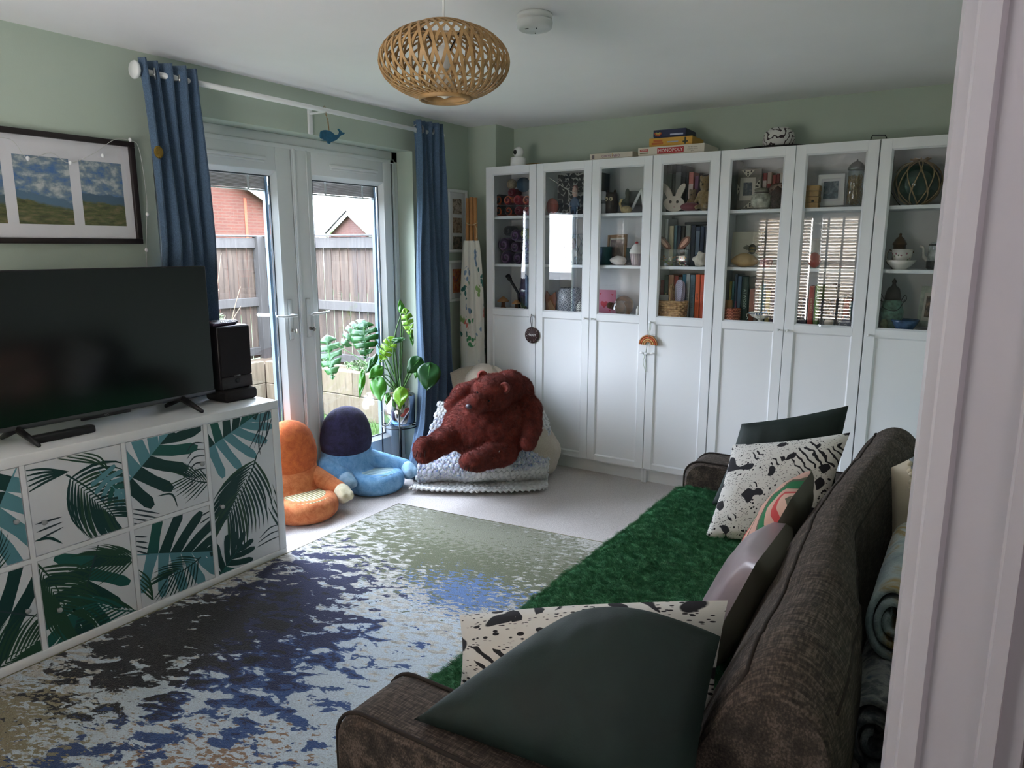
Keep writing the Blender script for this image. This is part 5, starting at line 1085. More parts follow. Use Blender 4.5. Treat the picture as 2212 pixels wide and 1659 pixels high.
def heart(cx, cz, s_, Yv, mb, mi=0):
    p = [(cx+s_*16*math.sin(t)**3/17, cz+s_*(13*math.cos(t)-5*math.cos(2*t)-2*math.cos(3*t)-math.cos(4*t))/17) for t in np.linspace(0, 2*PI, 26, endpoint=False)]; mb.prism(p, Yv-.0012, Yv)
m = MB(); heart(x0+(x1-x0)*.4, z+(zt-z)*.38, .028, .18, m); heart(x0+(x1-x0)*.82, z+(zt-z)*.8, .007, .18, m); heart(x0+(x1-x0)*.2, z+(zt-z)*.82, .006, .18, m); heart(x0+(x1-x0)*.7, z+(zt-z)*.12, .007, .18, m); mk('heart', m, mat('red_print', (190, 50, 66), .6), hc)
vessel('glass_jar', 'clear glass jar with faceted stopper', 'jar', 1321, 1352, 650, 2, .06, [(.5, 0), (.8, .05), (1, .35), (.95, .6), (.7, .85), (.75, .92), (.85, 1), (0, 1)], clear)
x0, x1, z, zt = span(1329, 1343, 636, 2, .06); z1_ = zat(1336, 650, .06); mk('jar_stopper', MB().lathe([(.004, 0), (.007, .004), (.012, (zt-z1_)*.5), (.006, (zt-z1_)*.85), (0, zt-z1_)], ((x0+x1)/2, .06, z1_+.0005), 8, sm=False), clear, label='faceted glass stopper on the clear jar', cat='stopper')
sdfthing('tortoise_ornament', 'brown tortoise ornament with patterned shell', 'ornament', 1303, 1370, 636, 2, .15, [('e', .35, 0, .45, .58, .5, .5), ('c', -.1, 0, .35, -.55, 0, .42, .2, .2), ('c', .1, -.2, .2, .1, -.2, .05, .12, .12), ('c', .7, -.2, .2, .7, -.2, .05, .12, .12)], mat('tortoise_brown', (112, 82, 58), .4, var=.35, vs=30), .01, .004)
vessel('candle', 'small white candle at the end of the bottom glazed shelf', 'candle', 1374, 1382, 661, 2, .06, [(1, 0), (1, .7), (.5, .75), (.4, 1), (0, 1)], mat('white_wax', (214, 210, 204), .5))
# ---- bookcase 3
rm = thing('rabbit_mask', (xat(1455, 1.75, .06), .06, ZSH[0]), 'flat wooden white rabbit face with tall ears', 'ornament')
def cut(pts, Yv, th_, nm, m, par, sh, sp_=True):
    q = np.array([(onY(x, y, Yv)[0], max(onY(x, y, Yv)[2], ZSH[sh]+.0005)) for x, y in pts])
    if sp_: q = catmull(np.c_[q, np.zeros(len(q))], 4, True)[:, :2]; q[:, 1] = np.maximum(q[:, 1], ZSH[sh]+.0005)
    return mk(nm, MB().prism([tuple(k) for k in q], Yv, Yv+th_), m, par)
rabw = mat('pale_painted_wood', (190, 178, 166), .7)
cut([(1433, 438), (1441, 428), (1450, 424), (1462, 424), (1472, 428), (1478, 438), (1473, 449), (1464, 456), (1447, 456), (1437, 449)], .06, .008, 'face', rabw, rm, 0)
cut([(1444, 430), (1436, 418), (1430, 403), (1431, 396), (1438, 398), (1447, 408), (1453, 426)], .061, .008, 'ear', rabw, rm, 0); cut([(1459, 425), (1464, 409), (1473, 398), (1480, 397), (1480, 405), (1474, 418), (1468, 429)], .061, .008, 'ear', rabw, rm, 0)
m = MB()
for px in (1448, 1463): m.ell(onY(px, 436, .059), (.0085, .002, .009), 12)
mk('eye', m, mat('dark_brown_paint', (52, 38, 34), .5), rm); m = MB(); m.ell(onY(1456, 448, .059), (.006, .003, .005), 10); mk('nose', m, mat('pale_pink_paint', (206, 180, 172), .6), rm)
def teddy(lab, l, r2, top, Yv, cl, sh=0):
    m_ = mat('teddy_fur_%d' % cl[0], cl, 1, var=.2, vs=60, bump=.8, bs=260, sheen=.4)
    sdfthing('teddy_bear', lab, 'teddy', l, r2, top, sh, Yv, [('e', 0, 0, .3, .62, .5, .3), ('e', 0, -.1, .74, .52, .46, .22), ('e', -.42, -.05, .93, .17, .12, .07), ('e', .42, -.05, .93, .17, .12, .07), ('c', -.5, -.1, .5, -.85, -.35, .25, .2, .17), ('c', .5, -.1, .5, .85, -.35, .25, .2, .17), ('c', -.3, -.3, .12, -.55, -.9, .1, .24, .22), ('c', .3, -.3, .12, .55, -.9, .1, .24, .22), ('e', 0, -.5, .70, .24, .22, .09)], m_, .012, .004, [('nose', [(0, -.74, .73, .1, .06, .035)], black_plastic), ('eyes', [(-.2, -.54, .8, .05, .04, .02), (.2, -.54, .8, .05, .04, .02)], black_plastic)])
teddy('small brown teddy behind the burgundy pumpkin', 1482, 1510, 408, .10, (128, 98, 64)); teddy('larger golden teddy sitting at the end of the rabbit mask shelf', 1503, 1541, 378, .07, (150, 122, 80))
pk = thing('pumpkin', (xat(1489, 1.7, .05), .05, ZSH[0]), 'burgundy ribbed pumpkin ornament in front of the teddies', 'ornament'); x0, x1, z, zt = span(1468, 1512, 437, 0, .05); c = np.array([(x0+x1)/2, .05, (z+zt)/2]); V = []; n_ = 48
mb = MB().ell(c, ((x1-x0)/2, .027, (zt-z)/2), n_); P = mb.verts(); an = np.arctan2(P[:, 1]-c[1], P[:, 0]-c[0]); P = c+(P-c)*np.stack([1-.07*np.abs(np.sin(an*4.5)), 1-.07*np.abs(np.sin(an*4.5)), np.ones(len(an))], -1); mb.V = [P]; mk('body', mb, mat('burgundy_velvet', (104, 34, 48), .6, sheen=.4), pk); mk('stalk', MB().tube([(c[0], .05, zt-.004), (c[0]+.004, .05, zt+.006)], .004, 6), mat('gold_stalk', (160, 126, 60), .4, .8), pk)
rbx = thing('rabbit_box', (xat(1453, 1.42, .05), .05, ZSH[1]), 'clear gift box of sweets with brown rabbit ears on top', 'gift box'); x0, x1, z, zt = span(1424, 1483, 538, 1, .05)
mk('case', MB().box(x0, x1, .036, .10, z, zt, .006), glass_mat('clear_wrap', (.86, .88, .86), 3.0, .1), rbx)
m = MB(); q = np.random.RandomState(5)
for k in range(46): m.ell((x0+.01+(x1-x0-.02)*q.rand(), .045+.045*q.rand(), z+.005+(zt-z)*.55*q.rand()), (.006, .005, .004), 8, mi=k % 5)
mk('sweets', m, [mat('sweet_%d' % i, c_, .4) for i, c_ in enumerate([(200, 190, 180), (196, 90, 110), (120, 160, 70), (214, 150, 70), (226, 222, 214)])], rbx)
er = mat('brown_ear', (112, 74, 60), .8)
cut([(1440, 538), (1427, 528), (1423, 516), (1427, 511), (1436, 515), (1446, 528), (1449, 537)], .045, .008, 'ear', er, rbx, 1); cut([(1464, 538), (1468, 527), (1477, 514), (1487, 511), (1491, 517), (1486, 528), (1474, 538)], .045, .008, 'ear', er, rbx, 1)
pi_ = mat('pink_ear_lining', (196, 150, 130), .8); cut([(1441, 535), (1430, 525), (1427, 516), (1433, 518), (1442, 530)], .0435, .002, 'ear_lining', pi_, rbx, 1); cut([(1469, 535), (1473, 525), (1482, 515), (1487, 517), (1481, 527)], .0435, .002, 'ear_lining', pi_, rbx, 1)
lump('cloth_bundle', 1497, 1530, 545, 1, .06, .028, mat('cream_cloth', (190, 182, 168), .9, var=.1, vs=40), 'crumpled cream cloth at the end of the rabbit-eared box shelf', 'fabric', 8, .4, 40)
wk = NT('wicker_weave'); co = wk.n('TexCoord').outputs['Object']; wv = wk.n('TexWave', {'Vector': co, 'Scale': 22, 'Distortion': 3, 'Detail': 1}, wave_type='BANDS', bands_direction='Z'); wk.P(Base_Color=wk.ramp(noise_(wk, co, 60, 3).outputs[0], [(.3, (120, 84, 52)), (.55, (176, 136, 92)), (.75, (208, 172, 124))]), Roughness=.8)
bsk = thing('wicker_basket', (xat(1450, 1.1, .07), .07, ZSH[2]), 'small wicker basket with hoop handle on the bottom glazed shelf', 'basket'); x0, x1, z, zt = span(1417, 1483, 650, 2, .07); cx = (x0+x1)/2; hw = (x1-x0)/2
n_ = 9
for k in range(n_):
    zz = z+.004+(zt-z-.008)*k/(n_-1); ph = (k % 2)*PI; m = MB(); m.tube([(cx+(hw*(.9+.1*k/n_)-.004+.0025*math.sin(10*a+ph))*math.copysign(abs(math.cos(a))**.5, math.cos(a)), .075+(.038+.0025*math.sin(10*a+ph))*math.copysign(abs(math.sin(a))**.5, math.sin(a)), zz) for a in np.linspace(0, 2*PI, 72, endpoint=False)], (zt-z)/n_*.62, 6, closed=True); mk('wicker_strand', m, wk.m, bsk)
m = MB(); m.box(cx-hw*.9, cx+hw*.9, .045, .105, z, z+.004); mk('base', m, wk.m, bsk); ht = zat(1450, 614, .07)
m = MB()
for s_ in (-.004, .004): m.tube(catmull([(cx+.0, .042+s_*.3, zt-.01), (cx+s_, .05, zt+(ht-zt)*.7), (cx+s_, .072, ht), (cx+s_, .095, zt+(ht-zt)*.7), (cx, .108, zt-.01)], 8), .0035, 6)
mk('handle', m, wk.m, bsk)
ging = NT('lilac_gingham'); co = ging.n('TexCoord').outputs['Object']; ck = ging.n('TexChecker', {'Vector': co, 'Color1': (*lin((190, 184, 196)), 1), 'Color2': (*lin((150, 138, 166)), 1), 'Scale': 180}); ging.P(Base_Color=ck.outputs[0], Roughness=.9)
cutr = thing('fabric_rabbit_ears', (xat(1468, 1.15, .09), .09, zt-.02), 'lilac gingham fabric rabbit ears poking out of the wicker basket', 'soft toy'); cut([(1459, 652), (1458, 625), (1462, 608), (1470, 604), (1475, 612), (1472, 635), (1469, 652)], .072, .014, 'ear', ging.m, cutr, 2); cut([(1469, 652), (1472, 630), (1474, 610), (1478, 612), (1479, 630), (1476, 652)], .086, .012, 'ear', ging.m, cutr, 2)
x0, x1, z, zt2 = span(1420, 1442, 637, 2, .085); mk('note_card', MB().box(x0, x1, .093, .096, zt-.01, zt2), mat('grey_card', (168, 164, 164), .8), label='plain grey card tucked into the wicker basket', cat='card')
# ---- bookcase 4 left door
gf = sframe('grey wooden photo frame with pierced triangle inlays', [(1588, 366), (1646, 364), (1642, 450), (1583, 452)], .17, mat('grey_limed_wood', (128, 122, 114), .7, var=.15, vs=40), blob('dark_blue_print', 4, [(24, 30, 44), (54, 66, 84), (120, 120, 124)]), 0, .42)
m = MB(); mh = MB()
for (a_, b_, c_) in (((1602, 368), (1631, 367), (1616, 383)), ((1588, 390), (1600, 408), (1586, 430)), ((1604, 450), (1620, 436), (1636, 449)), ((1641, 388), (1630, 402), (1640, 418))):
    tri_ = [onY(*p, .168) for p in (a_, b_, c_)]; tri_ = [np.array([k[0], .168, max(k[2], ZSH[0]+.002)]) for k in tri_]; m.prism([(k[0], k[2]) for k in tri_], .166, .171); cc = sum(tri_)/3
    for k in tri_: mh.ell((cc*.5+k*.5)*np.array([1, 0, 1])+np.array([0, .166, 0]), (.005, .001, .006), 8)
    mh.ell((cc[0], .166, cc[2]), (.005, .001, .006), 8)
mk('inlay', m, mat('ivory_inlay', (202, 196, 178), .5), gf); mk('piercing', mh, mat('dark_hole', (40, 36, 34), .8), gf)
x0, x1, z, zt = span(1588, 1606, 336, 0, .26); 
gj, c, hw, hh = vessel('ginger_jar', 'squat white ginger jar with dark painted landscape', 'jar', 1622, 1667, 412, 0, .08, [(.6, 0), (.68, .04), (.95, .3), (1, .5), (.92, .75), (.62, .88), (.6, 1), (0, 1)], mat('painted_porcelain', (172, 170, 156), .2, var=.45, vs=34))
mk('lid', MB().lathe([(hw*.66, hh*1.0), (hw*.68, hh*1.08), (hw*.5, hh*1.14), (hw*.2, hh*1.16), (0, hh*1.17)], c, 26), mat('dark_banded_porcelain', (120, 112, 96), .25), gj)
m = MB(); m.lathe([(hw*.69, hh*.87), (hw*.70, hh*.93)], c, 28); m.lathe([(hw*.70, hh*.04), (hw*.74, hh*.08)], c, 28); mk('band', m, mat('dark_brown_glaze', (60, 48, 40), .3), gj)
pt = NT('spotted_plate_glaze'); co = pt.n('TexCoord').outputs['Object']; vv = pt.n('TexVoronoi', {'Vector': co, 'Scale': 48}); pt.P(Base_Color=pt.ramp(vv.outputs[0], [(.3, (120, 84, 72)), (.36, (176, 152, 138))]), Roughness=.3)
c = onY(1680, 418, .15); mk('plate', MB().lathe([(0, 0), (.055, .0), (.072, .008), (.074, .008), (.056, -.006), (0, -.006)], (c[0], .15, ZSH[0]+.076), 36, axis='y').xf(lambda v: np.stack([v[:, 0], .15-(v[:, 1]-.15)+.3*(v[:, 2]-ZSH[0]-.076), v[:, 2]], -1)), pt.m, label='spotted terracotta and cream plate standing behind the pine cone', cat='plate')
lump('pine_cone', 1664, 1696, 404, 0, .07, .03, mat('pine_cone_brown', (74, 58, 54), .8, var=.5, vs=70, bump=1, bs=150), 'large dark pine cone in front of the spotted plate', 'pine cone', 3, .2, 60)
x0, x1, z, zt = span(1577, 1588, 345, 0, .12); mk('box_file', MB().box(x0, x1, .12, .27, z, zt, .002), mat('charcoal_card', (52, 54, 58), .8), label='dark box file at the side of the ginger jar shelf', cat='box')
bee = thing('bee_canvas', (xat(1610, 1.45, .16), .16, ZSH[1]), 'small cream canvas with a bumblebee painting', 'canvas'); Q = [onY(x, y, .16) for x, y in ((1583, 501), (1646, 500), (1638, 574), (1578, 573))]; Q = [np.array([q[0], .16, max(q[2], ZSH[1]+.0005)]) for q in Q]
mk('canvas', MB().prism([(q[0], q[2]) for q in Q], .16, .176), mat('cream_canvas', (196, 190, 174), .85), bee); bc = onY(1625, 538, .159); m = MB(); m.ell(bc, (.022, .0015, .030), 18); mk('bee_body', m, mat('bee_dark', (46, 46, 36), .8, var=.4, vs=120), bee)
m = MB(); m.ell(bc+(-.032, .0004, .008), (.022, .001, .009), 14); m.ell(bc+(.032, .0004, .008), (.022, .001, .009), 14); mk('bee_wing', m, mat('bee_wing_paint', (112, 112, 96), .8), bee); m = MB()
for s_ in (-1, 1):
    for k in range(3): m.tube([bc+(s_*.015, -.0005, .012-.014*k), bc+(s_*.034, -.0005, .024-.028*k)], .0012, 4)
mk('bee_leg', m, mat('bee_dark', (46, 46, 36), .8), bee); m = MB(); m.ell(bc+(0, -.0008, .006), (.019, .0015, .005), 14); m.ell(bc+(0, -.0008, -.012), (.018, .0015, .004), 14); mk('bee_stripe', m, mat('bee_yellow', (150, 128, 60), .8), bee)
lump('kraft_pouch', 1580, 1637, 548, 1, .08, .03, mat('kraft_paper_tan', (172, 142, 98), .8, var=.1, vs=30), 'tan kraft paper pouch in front of the bee canvas', 'pouch', 6, .18, 22)
lump('fabric_scrap', 1640, 1668, 556, 1, .07, .025, mat('pink_floral_cloth', (176, 128, 132), .9, var=.4, vs=80), 'crumpled pink floral cloth beside the kraft pouch', 'fabric', 7, .3, 36)
ob = thing('woven_bowl', (xat(1581, 1.1, .06), .06, ZSH[2]), 'small orange checked woven bowl on the bottom glazed shelf', 'bowl'); x0, x1, z, zt = span(1565, 1597, 668, 2, .06); cx, hw = (x0+x1)/2, (x1-x0)/2
owm = NT('orange_check_weave'); co = owm.n('TexCoord').outputs['Object']; ck = owm.n('TexChecker', {'Vector': co, 'Color1': (*lin((188, 112, 84)), 1), 'Color2': (*lin((128, 60, 46)), 1), 'Scale': 110}); owm.P(Base_Color=ck.outputs[0], Roughness=.9)
for k in range(5): zz = z+.004+(zt-z-.006)*k/4; mk('coil', MB().tube([(cx+hw*(.86+.12*k/4)*math.cos(a), .06+hw*.9*(.86+.12*k/4)*math.sin(a), zz) for a in np.linspace(0, 2*PI, 40, endpoint=False)], (zt-z)/7, 6, closed=True), owm.m, ob)
mk('base', MB().lathe([(0, 0), (hw*.85, 0), (hw*.85, .004), (0, .004)], (cx, .06, z), 24), owm.m, ob)
x0, x1, z, zt = span(1566, 1580, 648, 2, .065); mk('small_box', MB().box(x0, x1, .062, .082, z+.006, zt, .001), mat('mustard_card', (168, 122, 74), .7), label='mustard coloured box standing in the woven bowl', cat='box')
cut2 = thing('paper_cone', (xat(1588, 1.1, .055), .055, z+.006), 'magenta paper cone standing in the woven bowl', 'paper'); mk('cone', MB().lathe([(.012, 0), (.001, zat(1588, 650, .055)-z-.006), (0, zat(1588, 650, .055)-z-.006)], (xat(1588, 1.1, .055), .055, z+.006), 14), mat('magenta_paper', (120, 44, 84), .6), cut2)
fd, c, hw, hh = vessel('footed_dish', 'footed dish with handles and blue spotted rim', 'dish', 1618, 1668, 674, 2, .07, [(.42, 0), (.35, .1), (.2, .28), (.25, .36), (.8, .62), (1, .95), (1.02, 1), (.94, .98), (.7, .66), (0, .5)], mat('cream_spotted_glaze', (196, 196, 186), .25))
m = MB()
for s_ in (-1, 1): m.tube(catmull([c+(s_*hw*.9, 0, hh*.75), c+(s_*hw*1.12, 0, hh*.85), c+(s_*hw*1.22, 0, hh*.6), c+(s_*hw*1.1, 0, hh*.42), c+(s_*hw*1.2, 0, hh*.3)], 5), hw*.035, 6)
mk('handle', m, mat('cream_spotted_glaze', (196, 196, 186), .25), fd); m = MB()
for k in range(26): a = 2*PI*k/26; m.ell(c+(hw*.97*math.cos(a), hw*.97*math.sin(a), hh*.9), (hw*.07, hw*.07, hh*.07), 8)
mk('rim_spot', m, mat('blue_glaze_spot', (56, 84, 112), .3), fd)
x0 = xat(1648, 1.12, .07); fz = c[2]+hh*.8; fsh = thing('paper_fish', (x0, .07, fz), 'bright blue paper fish lying in the footed dish', 'paper'); mk('body', MB().prism([tuple(k) for k in [(x0-.018, fz+.004), (x0-.006, fz+.016), (x0+.012, fz+.018), (x0+.022, fz+.026), (x0+.026, fz+.012), (x0+.016, fz+.008), (x0, fz+.0)]], .066, .068), mat('bright_blue_paper', (60, 132, 190), .6), fsh)
# ---- bookcase 4 right door
cr = thing('wooden_crate', (xat(1754, 1.75, .09), .09, ZSH[0]), 'small pale wooden beehive crate', 'crate'); x0, x1, z, zt = span(1737, 1770, 401, 0, .09)
for k in range(4): h_ = (zt-z)/4; mk('slat', MB().box(x0-.002*(k % 2), x1+.002*(k % 2), .06, .13, z+h_*k+.0005, z+h_*(k+1)-.0015, .001), mat('honey_pine', (176, 138, 84), .6, var=.15, vs=30), cr)
mk('entrance', MB().ell(((x0+x1)/2+.012, .059, z+(zt-z)*.3), (.007, .002, .006), 12), mat('dark_hole', (40, 36, 34), .8), cr)
sframe('white wooden photo frame with blue scene between crate and straw jar', [(1768, 378), (1826, 374), (1822, 443), (1763, 446)], .17, white_paint, blob('blue_scene_print', 6, [(30, 44, 60), (70, 92, 112), (130, 140, 146)]), 0, .28, mm=mat('white_mount', (220, 218, 222), .7))
sj, c, hw, hh = vessel('storage_jar', 'tall clear storage jar filled with straw', 'jar', 1828, 1866, 368, 0, .10, [(.92, 0), (1, .03), (1, .95), (.85, 1), (.8, 1), (.94, .94), (.94, .05), (0, .04)], clear)
strw = MB(); q = np.random.RandomState(3)
for k in range(240): a, b = q.rand()*2*PI, q.rand()*2*PI; z0_, z1_ = q.rand(2)*hh*.84+hh*.05; ra, rb_ = hw*.88*q.rand(2)**.4; strw.tube([c+(ra*math.cos(a), ra*math.sin(a), z0_), c+(rb_*math.cos(b), rb_*math.sin(b), z1_)], .0013, 4, cap=False)
mk('straw_filling', strw, mat('golden_straw', (184, 148, 96), .8, var=.2, vs=50), sj, kind='stuff'); mk('lid', MB().lathe([(hw*1.0, hh*1.0), (hw*1.02, hh*1.05), (hw*.8, hh*1.14), (hw*.45, hh*1.22), (hw*.12, hh*1.25), (hw*.1, hh*1.29), (0, hh*1.3)], c, 28), mat('pewter_lid', (150, 152, 152), .3, .9), sj)
mk('clasp', MB().tube(catmull([c+(hw*1.02, 0, hh*.95), c+(hw*1.25, 0, hh*1.02), c+(hw*1.15, 0, hh*.8), c+(hw*1.02, 0, hh*.75)], 5), .002, 6), black_metal, sj)
vessel('tea_canister', 'white ceramic canister with red dots and dark lid line', 'canister', 1745, 1770, 515, 1, .18, [(1, 0), (1, .9), (.96, .92), (1, .94), (1, .98), (0, 1)], mat('white_dotted_ceramic', (200, 196, 190), .3))
lump('red_heart_pot', 1745, 1773, 545, 1, .08, .03, mat('coral_red_glaze', (170, 66, 50), .3, var=.15, vs=30), 'coral red heart shaped pot in front of the white canister', 'pot', 9, .08, 20)
cl_, c, hw, hh = vessel('glass_cloche', 'wide low glass cloche with knob handle', 'cloche', 1758, 1822, 672, 2, .07, [(1, 0), (1.0, .1), (.92, .4), (.7, .65), (.3, .82), (.12, .86), (.14, .95), (.1, 1), (0, 1)], clear)
lump('pebble', 1780, 1800, 688, 2, .07, .012, mat('pale_pebble', (186, 168, 150), .7), 'small pale stone under the glass cloche', 'stone', 3, .1, 30)
df = thing('dried_flower', (xat(1803, 1.13, .12), .12, ZSH[2]), 'dark dried flower on a thin stalk behind the cloche', 'dried flower'); top = onY(1806, 615, .12); m = MB(); m.tube(catmull([(xat(1806, ZSH[2]+.01, .12), .12, ZSH[2]), onY(1808, 660, .12), top], 5), .0016, 5); mk('stalk', m, mat('dark_stalk', (56, 46, 44), .7), df); m = MB(); q = np.random.RandomState(2)
for k in range(14): m.ell(top+np.array([(q.rand()-.5)*.05, (q.rand()-.5)*.03, (q.rand()-.5)*.03]), (.010, .006, .003), 8)
mk('petals', m, mat('dark_petal', (70, 58, 60), .8), df)
x0, x1, z, zt = span(1814, 1842, 680, 2, .06); cxx = (x0+x1)/2; tb = thing('tent_bookend', (cxx, .06, z), 'grey felt tent shaped bookend with white arch mark', 'bookend'); hw = (x1-x0)/2; pr_ = [(cxx-hw, z), (cxx-hw*.75, z+(zt-z)*.5), (cxx-hw*.25, z+(zt-z)*.92), (cxx, zt), (cxx+hw*.25, z+(zt-z)*.92), (cxx+hw*.75, z+(zt-z)*.5), (cxx+hw, z)]
mk('body', MB().prism(pr_, .045, .085), mat('slate_felt', (92, 96, 108), .9), tb); mk('arch_mark', MB().tube([(cxx-.007, .0445, z+.012), (cxx-.005, .0445, z+.020), (cxx, .0445, z+.023), (cxx+.005, .0445, z+.020), (cxx+.007, .0445, z+.012)], .0012, 5, closed=True), mat('white_stitch', (214, 214, 214), .8), tb)
# ---- bookcase 5
ff = thing('fishing_float', (xat(1984, 1.8, .14), .14, ZSH[0]), 'dark green glass fishing float in knotted rope net', 'float'); c = onY(1983, 396, .14); rr = zat(1983, 396, .14)-ZSH[0]-.004; rr = min(rr, .108); c = np.array([c[0], .14, ZSH[0]+rr+.003])
mk('glass_ball', MB().ell(c, rr, 32), mat('dark_green_glass', (18, 44, 34), .06, spec=.7), ff); rope = mat('sisal_rope', (166, 140, 104), .9, var=.2, vs=60, bump=.6, bs=300)
m = MB(); n_ = 9
for k in range(n_):
    for sg in (-1, 1):
        pts = []
        for t in np.linspace(.12, PI-.3, 22):
            ph = 2*PI*k/n_+sg*.9*abs(((t*2.2/PI*1.5) % 2)-1)*.38; pts.append(c+(rr+.0015)*np.array([math.sin(t)*math.cos(ph), math.sin(t)*math.sin(ph), math.cos(t)]))
        m.tube(pts, .0032, 5)
mk('net', m, rope, ff); m = MB()
for k in range(9): a = 2*PI*k/9; m.tube([c+np.array([.02*math.cos(a), .02*math.sin(a), rr]), c+np.array([.045*math.cos(a), .045*math.sin(a), rr+.012]), c+np.array([.02*math.cos(a+.4), .02*math.sin(a+.4), rr+.006])], .005, 6)
mk('knot', m, rope, ff); mk('tail', MB().tube(catmull([c+(-.02, 0, rr), c+(-.07, -.01, rr-.012), c+(-.105, 0, rr-.05)], 5), .002, 5), rope, ff)
cb = thing('power_cable', (xat(1923, 1.8, .27), .27, ZSH[0]), 'black plug and cable at the back of the float shelf', 'cable'); p_ = onY(1924, 345, .27); p_[0] = max(p_[0], 2.432); mk('plug', MB().box(p_[0]-.004, p_[0]+.014, .262, .29, p_[2]-.03, p_[2]+.02, .004), black_plastic, cb); mk('lead', MB().tube(catmull([p_+(0.004, .0, -.03), p_+(.0, 0, -.12), p_+(.03, 0, -.19), (p_[0]+.07, .27, ZSH[0]+.004)], 6), .003, 6), black_plastic, cb)
cp, c, hw, hh = vessel('coffee_pot', 'antique copper coffee pot with long spout behind the teacup', 'pot', 1927, 1957, 508, 1, .17, [(.95, 0), (1, .05), (.92, .7), (1.05, .72), (1.05, .76), (.6, .9), (.15, .97), (.2, 1.0), (.18, 1.05), (0, 1.06)], mat('aged_copper', (98, 68, 46), .35, .85, var=.2, vs=30))
mk('spout', MB().tube(catmull([c+(hw*.9, 0, hh*.12), c+(hw*1.4, 0, hh*.2), c+(hw*1.7, 0, hh*.45), c+(hw*2.1, 0, hh*.52)], 6), [.009]*8+[.006]*11, 8), mat('aged_copper', (98, 68, 46), .35, .85), cp); mk('handle', MB().tube(catmull([c+(-hw*.9, 0, hh*.1), c+(-hw*1.6, 0, hh*.2), c+(-hw*1.75, 0, hh*.45), c+(-hw*1.3, 0, hh*.55), c+(-hw*.95, 0, hh*.5)], 6), .0045, 8), mat('aged_copper', (98, 68, 46), .35, .85), cp)
china = mat('white_bone_china', (206, 200, 192), .2)
sau, c, hw, hh = vessel('saucer', 'white china saucer under the rose teacup', 'saucer', 1913, 1979, 562, 1, .07, [(.45, 0), (.5, .1), (.9, .7), (1, 1), (.98, 1.02), (.5, .35), (0, .3)], china)
cz = c[2]+hh*.36; zt = zat(1943, 538, .07); hc2 = zt-cz; cw2 = xat(1968, cz+.02, .07)-xat(1921, cz+.02, .07); cu = thing('teacup', (c[0]+.002, .07, cz), 'white china teacup with pink roses', 'cup'); cc = np.array([c[0]+.002, .07, cz]); hw = cw2/2
mk('cup', MB().lathe([(hw*.5, 0), (hw*.55, hc2*.06), (hw*.85, hc2*.45), (hw, hc2), (hw*.95, hc2), (hw*.8, hc2*.45), (hw*.45, hc2*.12), (0, hc2*.1)], cc, 28), china, cu); mk('handle', MB().tube(catmull([cc+(-hw*.95, 0, hc2*.85), cc+(-hw*1.4, 0, hc2*.85), cc+(-hw*1.4, 0, hc2*.4), cc+(-hw*.8, 0, hc2*.3)], 6), .0028, 7), china, cu)
m = MB(); q = np.random.RandomState(4)
for k in range(9): a = -PI/2+(k-4)*.26; rz = hc2*(.4+.35*q.rand()); rr2 = hw*(.55+.45*rz/hc2)+.0008; m.ell(cc+np.array([rr2*math.cos(a), rr2*math.sin(a), rz]), (.006, .003, .006), 10, mi=k % 2)
mk('rose_print', m, [mat('rose_pink', (150, 90, 104), .5), mat('rose_leaf', (92, 100, 74), .5)], cu)
tp, c, hw, hh = vessel('teapot', 'patterned white teapot with dark trees beside the duck', 'teapot', 2003, 2048, 520, 1, .15, [(.85, 0), (.95, .06), (1, .45), (.9, .8), (.92, .84), (.7, .93), (.2, .98), (0, 1)], mat('painted_teapot', (168, 172, 172), .25, var=.5, vs=26)); mk('spout', MB().tube(catmull([c+(-hw*.9, 0, hh*.3), c+(-hw*1.3, 0, hh*.45), c+(-hw*1.45, 0, hh*.75), c+(-hw*1.8, 0, hh*.82)], 6), [.010]*7+[.006]*12, 8), china, tp)
m = MB(); m.lathe([(hw*1.0, hh*.03), (hw*1.03, hh*.06), (hw*1.05, hh*.28), (hw*1.03, hh*.3)], c, 28); mk('base_band', m, mat('black_pattern_band', (60, 62, 62), .3, var=.6, vs=60), tp); mk('lid_rim', MB().lathe([(hw*.93, hh*.83), (hw*.97, hh*.86), (hw*.93, hh*.88)], c, 28), black_metal, tp)
sdfthing('duck_figure', 'tall carved runner duck figure standing at the teapot', 'ornament', 2019, 2056, 478, 1, .06, [('e', .25, 0, .38, .42, .4, .22), ('c', .25, 0, .5, .05, 0, .82, .24, .16), ('e', .08, 0, .9, .22, .2, .07), ('c', .2, 0, .92, .55, 0, .93, .1, .06), ('c', -.1, 0, .22, -.15, 0, .03, .09, .08), ('e', -.2, 0, .02, .3, .24, .02)], mat('carved_duck', (84, 78, 74), .5, var=.45, vs=30), .008, .0035, [('bib', [(.02, -.12, .62, .17, .12, .14)], mat('duck_white', (196, 192, 186), .6)), ('bill', [(.5, 0, .935, .24, .1, .018)], mat('duck_bill', (206, 190, 170), .5))])
lj, c, hw, hh = vessel('lidded_jar', 'crackled green glass jar with dark lid and wire handle', 'jar', 1899, 1952, 646, 2, .13, [(.55, 0), (.75, .05), (1, .4), (1, .6), (.8, .9), (.6, 1), (0, 1)], mat('crackle_green_glass', (92, 128, 112), .3, var=.45, vs=44, bump=.4, bs=80))
mk('lid', MB().lathe([(hw*.7, hh*.98), (hw*.66, hh*1.12), (hw*.5, hh*1.35), (hw*.18, hh*1.45), (hw*.14, hh*1.52), (hw*.2, hh*1.58), (0, hh*1.7)], c, 26), mat('dark_pewter', (58, 52, 50), .4, .7), lj); m = MB()
